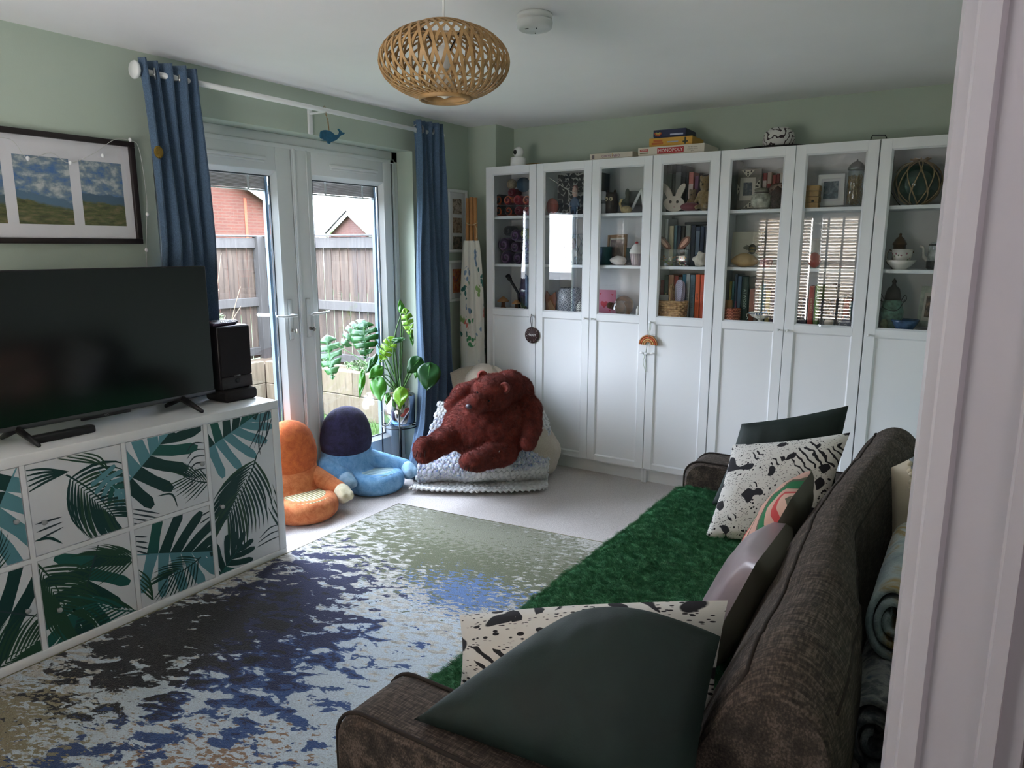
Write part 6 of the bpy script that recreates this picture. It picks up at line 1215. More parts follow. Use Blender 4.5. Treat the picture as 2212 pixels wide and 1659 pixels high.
for s_ in (-1, 1): m.tube(catmull([c+(s_*hw*.7, 0, hh*.95), c+(s_*hw*.98, 0, hh*1.15), c+(s_*hw*1.1, 0, hh*1.0), c+(s_*hw*.9, 0, hh*.92)], 5, True), .0018, 5, closed=True)
m.tube(catmull([c+(-hw*.9, -.01, hh*1.0), c+(-hw*.6, -hw*.9, hh*.72), c+(hw*.5, -hw*.95, hh*.66), c+(hw*1.0, -.01, hh*1.0)], 8), .0018, 5); mk('wire_handle', m, black_metal, lj)
sframe('floral painted photo frame with old portrait on the bottom glazed shelf', [(1992, 618), (2046, 620), (2040, 712), (1978, 704)], .17, mat('green_floral_paint', (168, 174, 160), .6, var=.35, vs=24), blob('old_portrait_print', 12, [(44, 36, 32), (96, 78, 66), (170, 140, 118)]), 2, .3)
vessel('blue_dish', 'low blue glazed dish in front of the green jar', 'dish', 1923, 1986, 690, 2, .06, [(.5, 0), (.6, .15), (.95, .8), (1, 1), (.94, .96), (.55, .3), (0, .25)], mat('mottled_blue_glaze', (52, 76, 104), .25, var=.4, vs=40))
lump('small_stone', 1899, 1917, 688, 2, .06, .016, mat('moss_stone', (112, 120, 92), .8, var=.4, vs=60), 'mossy green stone at the side of the blue dish', 'stone', 11, .3, 50)
tbx = thing('trinket_box', (xat(2021, 1.08, .05), .05, ZSH[2]), 'white trinket box with a bird on the lid', 'box'); x0, x1, z, zt = span(2005, 2037, 694, 2, .05); mk('box', MB().box(x0, x1, .036, .074, z, zt, .004), china, tbx); cx = (x0+x1)/2; h_ = zat(2020, 681, .05)-zt
P, F = surfnet(lambda p: union([sd_ell(p, (cx, .05, zt+h_*.45), (.013, .008, h_*.4)), sd_ell(p, (cx-.009, .05, zt+h_*.8), (.006, .006, h_*.24)), sd_cap(p, np.array((cx+.008, .05, zt+h_*.5)), np.array((cx+.024, .05, zt+h_*.55)), .004, .002)], .004), (cx-.02, .035, zt-.002), (cx+.03, .065, zt+h_+.004), .0016); mk('bird', MB().add(P, F, 0, True), china, tbx)

# ================================================================== things on top of the bookcases and hanging from knobs
ZT = 2.0155
cm = thing('security_camera', (xat(1120, 2.04, .08), .08, ZT), 'white dome security camera on top of the bookcases', 'camera'); x0, x1 = xat(1105, 2.03, .08), xat(1134, 2.03, .08); cx = (x0+x1)/2; hw = (x1-x0)/2; zb = zat(1120, 340, .08); ztp = zat(1120, 317, .08)
mk('base', MB().lathe([(hw*.95, 0), (hw, .004), (hw*.95, zb-ZT-.004), (hw*.8, zb-ZT), (0, zb-ZT)], (cx, .08, ZT), 28), white_paint, cm); rr = (ztp-zb)/2*1.05; cc = np.array([cx+.002, .08, zb+rr*.92]); mk('head', MB().ell(cc, rr, 24), white_paint, cm); ld = vnorm((-.25, -1, -.05)); m = MB(); m.ell(cc+ld*rr*.72, rr*.48, 18); mk('lens', m, mat('black_lens', (10, 10, 12), .1), cm)
gl = thing('gold_tray', (xat(1152, 2.02, .12), .12, ZT), 'small gold leaf-shaped tray lying behind the security camera', 'tray'); x0, x1 = xat(1136, 2.02, .12), xat(1176, 2.02, .12); mk('leaf', MB().lathe([(0, .002), (.5, .003), (.9, .008), (1, .012), (.95, .012), (.5, .006), (0, .005)], (0, 0, 0), 24).xf(lambda v: np.stack([(x0+x1)/2+v[:, 0]*(x1-x0)/2, .12+v[:, 1]*.05, ZT+v[:, 2]], -1)), mat('aged_gold', (150, 118, 56), .35, .9), gl)
def game(lab, l, r2, ptop, pbot, c, Yv, dep, z0=None, rot=0, nm='board_game'):
    zb = z0 if z0 is not None else ZT; zt = zb+(zat((l+r2)/2, ptop, Yv)-zat((l+r2)/2, pbot, Yv)); x0, x1 = xat(l, zb, Yv), xat(r2, zb, Yv); ca, sa_ = math.cos(rot), math.sin(rot); p0_ = np.array([x0, Yv])
    root = thing(nm, ((x0+x1)/2, Yv+dep/2, zb), lab, 'board game', 'stacked board games'); w_ = x1-x0
    fx = lambda v: np.stack([p0_[0]+v[:, 0]*ca-v[:, 1]*sa_, p0_[1]+v[:, 0]*sa_+v[:, 1]*ca, v[:, 2]], -1)
    m_ = mat('box_card_%d_%d_%d' % c, c, .5); h_ = zt-zb; mk('tray', MB().box(.002, w_-.002, .002, dep-.002, zb, zb+h_*.3).xf(fx), m_, root); mk('lid', MB().box(0, w_, 0, dep, zb+h_*.18, zt, .001, seg=1).xf(fx), m_, root)
    def print_(s_, fx0, fz, size, cl, fit=None, nm2='lettering'):
        mk(nm2, letters(s_, (w_*fx0, -.0006, zb+h_*fz), EX, EZ, size, fit).xf(fx), mat('print_%d_%d_%d' % cl, cl, .5), root, normals=False)
    def patch(u0, u1, v0, v1, cl, nm2='label_patch', k=.0004):
        q = MB(); q.box(w_*u0, w_*u1, -k, .0, zb+h_*v0, zb+h_*v1); mk(nm2, q.xf(fx), mat('print_%d_%d_%d' % cl, cl, .5), root)
    return root, zt, print_, patch
cream_ = (204, 196, 180)
g1, zt1, pr1, pa1 = game('flat cream guessing game box lying alone beside the stack', 1274, 1366, 326, 340, cream_, .05, .20)
pr1('GUESS WHO', .50, .5, .022, (112, 44, 104), .125); pr1('?', .535, .52, .034, (206, 170, 60)); pa1(.05, .11, .2, .8, (120, 110, 108))
g2, zt2, pr2, pa2 = game('cream property trading game box at the bottom of the stack', 1378, 1521, 311, 331, cream_, .04, .26)
pa2(.30, .70, .18, .82, (168, 44, 44)); pr2('MONOPOLY', .50, .5, .030, (226, 222, 214), .15); pa2(.03, .16, .55, .8, (176, 60, 54)); pr2('Waddingtons', .095, .67, .008, (226, 222, 214)); pa2(.03, .16, .3, .42, (110, 112, 84)); pr2('The fast dealing', .83, .70, .009, (60, 56, 54)); pr2('property trading', .83, .5, .009, (60, 56, 54)); pr2('game', .83, .30, .009, (60, 56, 54))
g3, zt3, pr3, pa3 = game('yellow board game box in the middle of the stack', 1402, 1494, 290, 309, (198, 150, 56), .06, .22, zt2+.0008, R(2))
pa3(.06, .33, .25, .5, (178, 96, 40)); pa3(.10, .31, .55, .8, (178, 96, 40)); pa3(.42, .68, .42, .56, (160, 164, 176)); pa3(.82, .86, .15, .9, (52, 60, 44)); pa3(.78, .90, .35, .5, (52, 60, 44))
g4, zt4, pr4, pa4 = game('navy blue board game box with rainbow emblem on top of the stack', 1411, 1480, 271, 289, (26, 34, 66), .07, .20, zt3+.0008, R(3))
for k, cl in enumerate(((186, 80, 56), (214, 160, 70), (206, 190, 120))):
    q = MB(); x0g = xat(1411, 2.12, .07)
    q.tube([(x0g+.030+(.022-.006*k)*math.cos(a), .0695, (zt3+zt4)/2+.012-(.022-.006*k)*math.sin(a)) for a in np.linspace(.2, PI-.2, 12)], .0026, 5); mk('rainbow_emblem', q, mat('print_%d_%d_%d' % cl, cl, .5), g4)
pa4(.52, .92, .25, .45, (168, 176, 196))
# cap
ht = thing('cap', (xat(1690, 2.05, .14), .14, ZT), 'white patterned peaked cap with black brim lying on the bookcase', 'cap'); x0, x1 = xat(1648, 2.04, .14), xat(1716, 2.04, .14); cx, hw = (x0+x1)/2, (x1-x0)/2; zt = zat(1683, 279, .14)
t = NT('scroll_print_cotton'); co = t.n('TexCoord').outputs['Object']; w_ = t.n('TexWave', {'Vector': co, 'Scale': 15, 'Distortion': 9, 'Detail': 2, 'Detail Scale': 1.2}, wave_type='RINGS'); t.P(Base_Color=t.ramp(w_.outputs[1], [(.0, (54, 40, 44)), (.09, (60, 46, 48)), (.13, (206, 204, 198))]), Roughness=.9)
mb = MB().lathe([(hw, 0), (hw*1.0, (zt-ZT)*.4), (hw*.9, (zt-ZT)*.75), (hw*.6, (zt-ZT)*.95), (0, zt-ZT)], (cx, .14, ZT+.008), 36, sy=1.1); mk('crown', mb, t.m, ht)
bx0, bx1 = xat(1604, 2.03, .09), xat(1740, 2.03, .09); bc_ = (bx0+bx1)/2; mk('brim', MB().lathe([(0, 0), (1, .0), (1, .06), (0, .08)], (0, 0, 0), 40).xf(lambda v: np.stack([bc_+v[:, 0]*(bx1-bx0)/2, .135+v[:, 1]*.13, ZT+.001+v[:, 2]*.12+.004*v[:, 0]**2], -1)), mat('black_felt', (30, 28, 28), .9), ht); mk('button', MB().ell((cx, .14, zt+.009), (.006, .006, .003), 10), black_plastic, ht)
hk = thing('wire_hook', (xat(1892, 2.03, .03), .03, ZT), 'black bent wire hanger hooked over the bookcase top', 'hook'); mk('wire', MB().tube([(xat(1881, 2.02, .03), .03, ZT+.002), onY(1885, 292, .03), onY(1912, 292, .03), (xat(1916, 2.02, .03), .03, ZT+.002)], .0028, 6), black_metal, hk)
# round sign on the first knob
rs = thing('round_sign', (xat(1149, .92, -.03), -.03, .84), 'round dark wooden sign with white lettering hanging from a bookcase knob', 'sign'); c = onY(1149, 724, -.012); rr = 17.5*(c[1]-CAM[1])/(FPX*ray(1149, 724)[1])
mk('disc', MB().lathe([(0, 0), (rr, 0), (rr, .005), (0, .005)], (c[0], -.008, c[2]), 36, axis='y').xf(lambda v: np.stack([v[:, 0], -.008+(-.008-v[:, 1])*-1, v[:, 2]], -1)), mat('dark_stained_disc', (64, 42, 40), .6, var=.15, vs=30), rs)
mk('lettering', letters('Happy', (c[0], -.0136, c[2]+.004), vnorm(EX+.12*EZ), EZ, .026), mat('white_script', (216, 212, 208), .6), rs, normals=False); m = MB(); q = np.random.RandomState(6)
for k in range(22):
    a = q.rand()*2*PI; r2 = rr*(.62+.28*q.rand()); m.ell((c[0]+r2*math.cos(a), -.0133, c[2]+r2*math.sin(a)), (.0022, .0005, .0022), 6)
mk('flower_dots', m, mat('white_script', (216, 212, 208), .6), rs); mk('ribbon', MB().tube(catmull([(c[0], -.0125, c[2]+rr*.72), (c[0]-.004, -.022, 1.0), (c[0]+.003, -.024, 1.041), (c[0]+.008, -.022, 1.0), (c[0], -.0125, c[2]+rr*.72)], 6), .0022, 5), mat('dark_ribbon', (56, 54, 58), .7), rs)
# rainbow ornament on the fourth door knob
ro = thing('rainbow_ornament', (xat(1401, .95, -.03), -.03, .8), 'wooden rainbow ornament with cords and tassels hanging from a bookcase knob', 'ornament'); c = onY(1400, 745, -.014); k_ = (c[1]-CAM[1])/(FPX*ray(1400, 745)[1])
for i, cl in enumerate(((176, 116, 72), (190, 96, 62), (196, 152, 98), (186, 128, 78))):
    r2 = (20-4*i)*k_; mk('arc', MB().tube([(c[0]+r2*math.cos(a), -.014, c[2]+r2*math.sin(a)) for a in np.linspace(0, PI, 18)], 2.0*k_, 8), mat('rainbow_arc_%d' % i, cl, .8, var=.15, vs=120), ro)
cordm = mat('sage_cord', (170, 180, 158), .8); kx = 1.205+.024
m = MB(); m.tube(catmull([(c[0], -.0175, c[2]+20*k_), (kx-.003, -.02, 1.0), (kx, -.022, 1.042), (kx+.005, -.02, 1.0), (c[0]+.002, -.0175, c[2]+16*k_)], 6), .0016, 5); m.tube(catmull([(c[0], -.016, c[2]+10*k_), (c[0]-.012, -.014, c[2]-.03), (c[0]-.018, -.012, c[2]-.065), (c[0]-.030, -.01, c[2]-.11), (c[0]-.012, -.008, c[2]-.17), (c[0]-.014, -.008, c[2]-.11), (c[0]-.028, -.01, c[2]-.06)], 6), .0015, 5); mk('cord', m, cordm, ro)
m = MB()
for dx, dz in ((-.042, -.052), (-.012, -.055), (.026, -.05)): m.ell((c[0]+dx, -.012, c[2]+dz), (.014, .006, .007), 12)
mk('cloud', m, white_paint, ro)
# ================================================================== sofa
def sofam():
    t = NT('brown_woven_upholstery'); co = t.n('TexCoord').outputs['Object']
    a = noise_(t, t.n('Mapping', {'Vector': co, 'Scale': (30, 260, 30)}), 1, 3, .6); b = noise_(t, t.n('Mapping', {'Vector': co, 'Scale': (260, 30, 200)}), 1, 3, .6)
    f = t.math('MULTIPLY', t.math('ADD', a.outputs[0], b.outputs[0]), .5); g = noise_(t, co, 5, 3)
    c = t.ramp(f, [(.36, (38, 32, 29)), (.5, (70, 60, 54)), (.63, (114, 100, 90))])
    t.P(Base_Color=t.mix(t.ramp(g.outputs[0], [(.35, (0, 0, 0)), (.75, (120, 120, 120))]).outputs[0], c.outputs[0], (70, 60, 52)), Roughness=.95); t.bump(f, .5, .004); return t.m
sofa_m = sofam(); welt_m = mat('dark_welt', (50, 42, 38), .95)
sofa = thing('sofa', (2.33, -2.17, 0), 'dark brown woven fabric sofa with two arms and soft rounded back', 'sofa')
SF, SB, SZ = 1.905, 2.70, .58
def rounded_profile(x0, x1, z0, z1, r, n=7):
    p = [(x0, z0)]
    p += [(x0+r-r*math.cos(a), z1-r+r*math.sin(a)) for a in np.linspace(0, PI/2, n)]
    p += [(x1-r*.6+r*.6*math.sin(a), z1-r*.6+r*.6*math.cos(a)) for a in np.linspace(0, PI/2, n)]
    p.append((x1, z0)); return p
def arm(y0, y1):
    b = .022; pr = np.array(rounded_profile(SF, SB, .05, SZ, .075)); c = np.array([(SF+SB)/2, .3]); m = MB(); rings = []
    for (y, s_) in ((y0, b), (y0+b*.35, b*.25), (y0+b, 0), (y1-b, 0), (y1-b*.35, b*.25), (y1, b)):
        q = pr.copy(); d = q-c; q = q-np.sign(d)*s_*.6; rings.append([(p[0], y, max(p[1], .05)) for p in q])
    m.grid(np.array(rings).transpose(1, 0, 2), cu=True, uv=False); n_ = len(pr)
    m.add(rings[0], [tuple(range(n_))]); m.add(rings[-1], [tuple(range(n_-1, -1, -1))]); a = mk('arm', m, sofa_m, sofa)
    wl = MB()
    for y in (y0+.012, y1-.012): wl.tube([(p[0]-(.0 if p[0] > c[0] else .0)+(-.002 if p[0] < c[0] else .002), y, p[1]+.001) for p in pr], .0042, 6)
    mk('welt', wl, welt_m, a)
arm(-3.275, -3.095); arm(-1.245, -1.065)
m = MB(); m.box(SF+.03, SB+.04, -3.095, -1.245, .05, .30, .015); mk('frame', m, sofa_m, sofa)
m = MB(); m.box(SF-.005, 2.52, -3.09, -2.171, .285, .44, .045, seg=4); mk('seat_cushion', m, sofa_m, sofa); m = MB(); m.box(SF-.005, 2.52, -2.169, -1.25, .285, .44, .045, seg=4); mk('seat_cushion', m, sofa_m, sofa)
m = MB()
for x in (SF+.06, SB-.06):
    for y in (-3.19, -1.15): m.lathe([(.022, 0), (.028, .05), (0, .052)], (x, y, 0), 12)
mk('feet', m, mat('dark_wood_foot', (50, 36, 28), .5), sofa)
# back: soft roll, lofted cross-section along Y
prof = catmull([(2.47, .36, 0), (2.50, .50, 0), (2.555, .66, 0), (2.605, .775, 0), (2.648, .832, 0), (2.695, .858, 0), (2.745, .845, 0), (2.785, .79, 0), (2.80, .68, 0), (2.80, .50, 0), (2.79, .34, 0), (2.62, .32, 0)], 5, True)[:, :2]
ys_ = np.concatenate([np.linspace(-3.10, -2.98, 12), np.linspace(-2.96, -1.40, 70), np.linspace(-1.38, -1.255, 12)]); cen = np.array([2.66, .52]); P = np.zeros((len(prof), len(ys_), 3))
for j, y in enumerate(ys_):
    e = min(y+3.115, -1.245-y); k = min(1, max(0, e/.15)); s_ = .62+.38*math.sqrt(max(0, 1-(1-k)**2.2))
    q = cen+(prof-cen)*np.array([.45+.55*s_, s_]); dxs = np.interp(y, [-3.1, -2.8, -2.3, -1.6, -1.25], [.015, .012, -.022, .0, .01])
    kr = np.interp(y, [-3.1, -2.75, -2.3, -1.8, -1.45, -1.25], [1, .85, .45, .5, .95, 1.0]); q[:, 0] = np.where(q[:, 0] > 2.69, 2.69+(q[:, 0]-2.69)*kr, q[:, 0])
    P[:, j, 0] = q[:, 0]+dxs; P[:, j, 1] = y; P[:, j, 2] = q[:, 1]
Pf = P.reshape(-1, 3); cr = nz(Pf*np.array([1.2, 5.5, 1.2]), 3.0, 2)*.009+nz(Pf*np.array([1, 16, 1]), 2.2, 5)*.005; up = np.clip((Pf[:, 2]-.5)/.3, 0, 1)
Nn = np.stack([Pf[:, 0]-cen[0], np.zeros(len(Pf)), (Pf[:, 2]-cen[1])*.7], -1); Nn /= np.linalg.norm(Nn, axis=1)[:, None]+1e-9; P = (Pf+Nn*(cr*up)[:, None]).reshape(P.shape)
m = MB(); m.grid(P, cu=True, uv=False); n_ = len(prof); m.add(P[:, 0], [tuple(range(n_))], 0, True); m.add(P[:, -1], [tuple(range(n_-1, -1, -1))], 0, True); bk_ = mk('back_cushion', m, sofa_m, sofa)
def seam(i, r_): return [P[i, j] for j in range(4, len(ys_)-3)]
iF = int(np.argmin(np.abs(prof[:, 0]-2.642)+np.abs(prof[:, 1]-.826))); iB = int(np.argmin(np.abs(prof[:, 0]-2.783)+np.abs(prof[:, 1]-.79)))
wl = MB(); s1 = seam(iF, 0); s1 = [s1[0]+np.array([-.05, -.012, -.13]), s1[0]+np.array([-.02, -.02, -.05])]+s1; wl.tube(s1, .0048, 6); wl.tube(seam(iB, 0), .003, 6); mk('seam_welt', wl, welt_m, bk_)
# faux-fur throw over the seat
def furm(name, c1, c2, c3):
    t = NT(name); co = t.n('TexCoord').outputs['Object']; a = noise_(t, t.n('Mapping', {'Vector': co, 'Scale': (1.6, 1, 1)}), 34, 5, .65, .8); b = noise_(t, co, 260, 3, .7); f = t.math('ADD', t.math('MULTIPLY', a.outputs[0], .7), t.math('MULTIPLY', b.outputs[0], .3))
    t.P(Base_Color=t.ramp(f, [(.36, c1), (.5, c2), (.66, c3)]), Roughness=.85, Sheen_Weight=.06); t.bump(f, 1.0, .02); return t.m
def fur(o, n, length, kids, sway=None, seed=1):
    md = o.modifiers.new('pile', 'PARTICLE_SYSTEM'); ps_ = md.particle_system.settings; ps_.type = 'HAIR'; ps_.count = n; ps_.hair_length = length; ps_.hair_step = 3; ps_.render_step = 3
    ps_.child_type = 'INTERPOLATED'; ps_.rendered_child_count = kids; ps_.child_percent = 0 if hasattr(ps_, 'child_percent') else 0; ps_.brownian_factor = length*.35; ps_.roughness_2 = length*.25; ps_.clump_factor = .25
    ps_.root_radius = .55; ps_.tip_radius = .1; ps_.radius_scale = .0011; ps_.tangent_factor = length*.25; md.particle_system.seed = seed
xs_ = [(1.845, .16), (1.858, .30), (1.872, .40), (1.892, .452), (1.94, .472), (2.05, .47), (2.25, .464), (2.42, .462), (2.50, .470)]
cv = catmull([(x, z, 0) for x, z in xs_], 8)[:, :2]; ny = 200; P = np.zeros((len(cv), ny, 3)); yy = np.linspace(-3.085, -1.255, ny)
for j, y in enumerate(yy): P[:, j, 0] = cv[:, 0]; P[:, j, 1] = y; P[:, j, 2] = cv[:, 1]
Pf = P.reshape(-1, 3); h = nz(Pf, 26, 1)*.008+nz(Pf, 60, 3)*.005+nz(Pf, 7, 5)*.006; P = (Pf+np.stack([-np.clip((1.95-Pf[:, 0])*10, 0, 1)*h, 0*h, h], -1)).reshape(P.shape)
th_ = mk('throw_blanket', MB().grid(P), furm('green_faux_fur', (34, 104, 64), (64, 150, 98), (124, 190, 140)), label='deep green faux fur throw spread over the sofa seat', cat='throw', normals=False)
fur(th_, 11000, .012, 14, 'y')
so = th_.modifiers.new('pile_thickness', 'SOLIDIFY'); so.thickness = .016; so.offset = -1

# ================================================================== cushions
def cushion(lab, Q, T, front, back=None, arch=(0, 0, 0), n=30, pinch=.045, seed=1, wr=.006, nm='cushion', grp='cushions on the sofa', parts=None, power=.40):
    """Q = corners TL, TR, BR, BL; front side faces cross(right, up)"""
    TL, TR, BR, BL = [np.array(q, float) for q in Q]; u = np.linspace(0, 1, n); U, V = np.meshgrid(u, u, indexing='ij')
    nrm = vnorm(np.cross((TR-TL)+(BR-BL), (TL-BL)+(TR-BR))); c = (TL+TR+BR+BL)/4
    base = ((1-U)*V)[..., None]*TL+(U*V)[..., None]*TR+(U*(1-V))[..., None]*BR+((1-U)*(1-V))[..., None]*BL
    pin = pinch*((4*U*(1-U))*(1-4*V*(1-V))+(4*V*(1-V))*(1-4*U*(1-U))); base = base+(c-base)*pin[..., None]+np.array(arch)*(4*U*(1-U)*V)[..., None]
    h = T/2*np.power(np.clip(16*U*(1-U)*V*(1-V), 0, 1), power); m = MB(); root = thing(nm, (c[0], c[1], min(q[2] for q in (TL, TR, BR, BL))), lab, 'cushion', grp)
    edge = np.clip(8*np.minimum(np.minimum(U, 1-U), np.minimum(V, 1-V)), 0, 1)
    for sd, mt, nm2 in ((1, front, 'front_cover'), (-1, back or front, 'back_cover')):
        P = base+sd*h[..., None]*nrm; Pf = P.reshape(-1, 3); w_ = (nz(Pf, 11, seed+sd)*wr+nz(Pf, 26, seed*2+sd)*wr*.5)*edge.ravel(); P = (Pf+nrm*sd*w_[:, None]).reshape(P.shape)
        mk(nm2, MB().grid(P, flip=(sd > 0)), mt, root, normals=False)
    return root, base, nrm, h
def velvet(name, c1, c2):
    t = NT(name); co = t.n('TexCoord').outputs['Object']; a = noise_(t, co, 9, 4, .6, .5); t.P(Base_Color=t.ramp(a.outputs[0], [(.3, c1), (.7, c2)]), Roughness=.7, Sheen_Weight=.07, Sheen_Roughness=.3); t.set(t.b.inputs['Sheen Tint'], (*lin((120, 170, 150)), 1)); t.bump(noise_(t, co, 300, 2), .15, .003); return t.m
gv = velvet('bottle_green_velvet', (7, 24, 21), (14, 38, 33))
def bwmat(name, seed, s_):
    t = NT(name); uv = t.n('TexCoord').outputs['UV']; mp = t.n('Mapping', {'Vector': uv, 'Location': (seed, seed*1.7, 0)}); reg = noise_(t, mp, 3.2, 2, .4); reg2 = noise_(t, t.n('Mapping', {'Vector': mp, 'Location': (4, 9, 0)}), 2.6, 2, .4)
    dots = t.ramp(t.n('TexVoronoi', {'Vector': mp, 'Scale': 30*s_, 'Randomness': .8}).outputs[0], [(.30, (255, 255, 255)), (.34, (0, 0, 0))]); small = t.ramp(t.n('TexVoronoi', {'Vector': t.n('Mapping', {'Vector': mp, 'Scale': (1, 2.0, 1)}), 'Scale': 46*s_}).outputs[0], [(.24, (255, 255, 255)), (.28, (0, 0, 0))])
    lines = t.ramp(t.n('TexWave', {'Vector': mp, 'Scale': 9*s_, 'Distortion': 5, 'Detail': 1, 'Detail Scale': 1.2}, bands_direction='DIAGONAL').outputs[1], [(.22, (255, 255, 255)), (.28, (0, 0, 0))]); blob_ = t.ramp(noise_(t, t.n('Mapping', {'Vector': mp, 'Location': (2, 5, 0)}), 7*s_, 1, .4).outputs[0], [(.61, (0, 0, 0)), (.625, (255, 255, 255))])
    cell = t.ramp(t.n('TexVoronoi', {'Vector': mp, 'Scale': 24*s_}, feature='DISTANCE_TO_EDGE').outputs[0], [(.10, (0, 0, 0)), (.13, (255, 255, 255))])
    f = t.mix(t.ramp(reg.outputs[0], [(.45, (0, 0, 0)), (.46, (255, 255, 255))]).outputs[0], dots.outputs[0], small.outputs[0]); f = t.mix(t.ramp(reg.outputs[0], [(.57, (0, 0, 0)), (.575, (255, 255, 255))]).outputs[0], f, lines.outputs[0]); f = t.mix(t.ramp(reg2.outputs[0], [(.60, (0, 0, 0)), (.605, (255, 255, 255))]).outputs[0], f, cell.outputs[0])
    f = t.mix(blob_.outputs[0], f, (255, 255, 255)); t.P(Base_Color=t.mix(f, (216, 214, 210), (34, 32, 38)), Roughness=.9); t.bump(noise_(t, uv, 300, 2), .1, .002); return t.m
cushion('bottle green velvet cushion leaning on the far sofa arm', [(2.17, -1.36, .80), (2.545, -1.34, .915), (2.53, -1.40, .50), (2.09, -1.44, .47)], .13, gv, seed=3)
cushion('square black and white printed cushion in front of the green one', [(2.185, -1.52, .755), (2.585, -1.55, .865), (2.535, -1.72, .50), (2.165, -1.74, .455)], .12, bwmat('black_white_print_a', 1.3, 1.0), seed=5)
# striped cushion lying against the back
st = NT('striped_rainbow_cotton'); uv = st.n('TexCoord').outputs['UV']; mp = st.n('Mapping', {'Vector': uv, 'Location': (-.15, -.1, 0)}); ln = st.n('VectorMath', {0: mp}, operation='LENGTH').outputs['Value']; ln = st.math('ADD', ln, st.math('MULTIPLY', noise_(st, uv, 4, 1).outputs[0], .08))
st.P(Base_Color=st.ramp(st.math('FRACT', st.math('MULTIPLY', ln, 2.3)), [(0, (206, 160, 146)), (.16, (92, 90, 70)), (.22, (24, 112, 66)), (.42, (206, 164, 148)), (.58, (196, 70, 70)), (.68, (210, 170, 152)), (.82, (90, 86, 66)), (.88, (206, 160, 146))], 'CONSTANT'), Roughness=.85)
gy = mat('grey_cotton_backing', (112, 108, 98), .9)
cushion('pink, green and red rainbow striped cushion propped on the sofa back', [(2.525, -1.84, .80), (2.545, -2.24, .83), (2.40, -2.24, .475), (2.375, -1.80, .475)][::1], .13, st.m, gy, seed=7)
cushion('mauve grey satin cushion propped on the sofa back', [(2.53, -2.16, .745), (2.565, -2.66, .815), (2.43, -2.66, .475), (2.40, -2.12, .475)], .15, mat('mauve_satin', (158, 142, 148), .34, var=.06, vs=6), gy, seed=9)
cushion('long black and white printed cushion behind the large green one', [(1.945, -2.905, .62), (2.575, -2.905, .835), (2.60, -3.02, .50), (2.02, -3.02, .462)], .10, bwmat('black_white_print_b', 4.1, .62), arch=(0, 0, .015), seed=11)
TLg, TRg, BRg, BLg = at(1150, 1392, 1.62), at(1525, 1385, 1.58), at(1500, 1690, 1.38), at(905, 1590, 1.45)
cushion('large bottle green velvet cushion resting on the near sofa arm', [(2.30, -2.99, .765), (2.60, -3.03, .83), (2.615, -3.20, .60), (2.075, -3.225, .585)], .16, gv, arch=(0, 0, .03), seed=13, pinch=.03, n=36)
# cushion and blankets wedged behind the sofa back
pt2 = NT('cream_and_grey_panel_cotton'); uv = pt2.n('TexCoord').outputs['UV']; sp2 = pt2.n('SeparateXYZ', {0: uv}); wn_ = noise_(pt2, pt2.n('Mapping', {'Vector': uv, 'Scale': (60, 3, 1)}), 1.5, 2)
lo_ = pt2.ramp(wn_.outputs[0], [(.4, (86, 92, 100)), (.62, (150, 152, 158))]); gp = pt2.mix(pt2.ramp(sp2.outputs[1], [(.56, (0, 0, 0)), (.565, (255, 255, 255))]).outputs[0], (84, 90, 98), lo_.outputs[0])
pt2.P(Base_Color=pt2.mix(pt2.ramp(pt2.math('ADD', sp2.outputs[0], pt2.math('MULTIPLY', pt2.math('SUBTRACT', .5, sp2.outputs[1]), -.25)), [(.44, (0, 0, 0)), (.445, (255, 255, 255))]).outputs[0], (198, 186, 166), gp), Roughness=.9)
pc_root, base, nrm, h = cushion('cream cushion with pompom trim and grey panel wedged between sofa back and wall', [onY(1925, 1010, -1.86), (2.872, -1.84, .965), (2.872, -1.90, .56), onY(1925, 1238, -1.95)], .10, pt2.m, mat('cream_cotton', (196, 184, 166), .9), seed=15, grp='soft things behind the sofa')
m = MB()
for t_ in np.linspace(.03, .97, 20):
    ii = int(29*min(.99, .44+(.5-t_)*.25)); jj = int(t_*29); m.ell(base[ii, jj]+nrm*(h[ii, jj]+.006), .0085, 8)
mk('pompom_trim', m, mat('cream_pompom', (206, 194, 172), .95), pc_root)
def blanketm(name, cs, s_=14):
    t = NT(name); co = t.n('TexCoord').outputs['Object']; a = noise_(t, co, s_, 4, .6, .6); t.P(Base_Color=t.ramp(a.outputs[0], cs), Roughness=.95, Sheen_Weight=.1); t.bump(noise_(t, co, 240, 3), .5, .006); return t.m
def roll(lab, c, rx, rz, y0, y1, m_, turns=3.2, nm='rolled_blanket'):
    root = thing(nm, (c[0], (y0+y1)/2, c[1]-rz), lab, 'blanket', 'soft things behind the sofa'); n_ = 120; ys2 = np.linspace(y0, y1, 26); P = np.zeros((n_, len(ys2), 3))
    for i, a in enumerate(np.linspace(.12, 1, n_)):
        th2 = a*turns*2*PI; 
        for j, y in enumerate(ys2): k = a*(1+.05*mnoise.noise(Vector((a*5, y*6, 1)))); P[i, j] = (c[0]+rx*k*math.cos(th2), y+.012*mnoise.noise(Vector((a*9, y*3, 4)))*(1 if j in (0, 25) else .3), c[1]+rz*k*math.sin(th2))
    o = mk('roll', MB().grid(P), m_, root, normals=False); s2 = o.modifiers.new('pile_thickness', 'SOLIDIFY'); s2.thickness = .013
    return root
roll('pale blue-grey patterned blanket roll wedged behind the sofa, below the pompom cushion', (2.832, .745), .047, .082, -2.64, -2.22, blanketm('pale_blue_fleece', [(.3, (120, 138, 146)), (.5, (164, 178, 182)), (.62, (150, 128, 72)), (.66, (172, 184, 186)), (.8, (190, 196, 196))], 9))
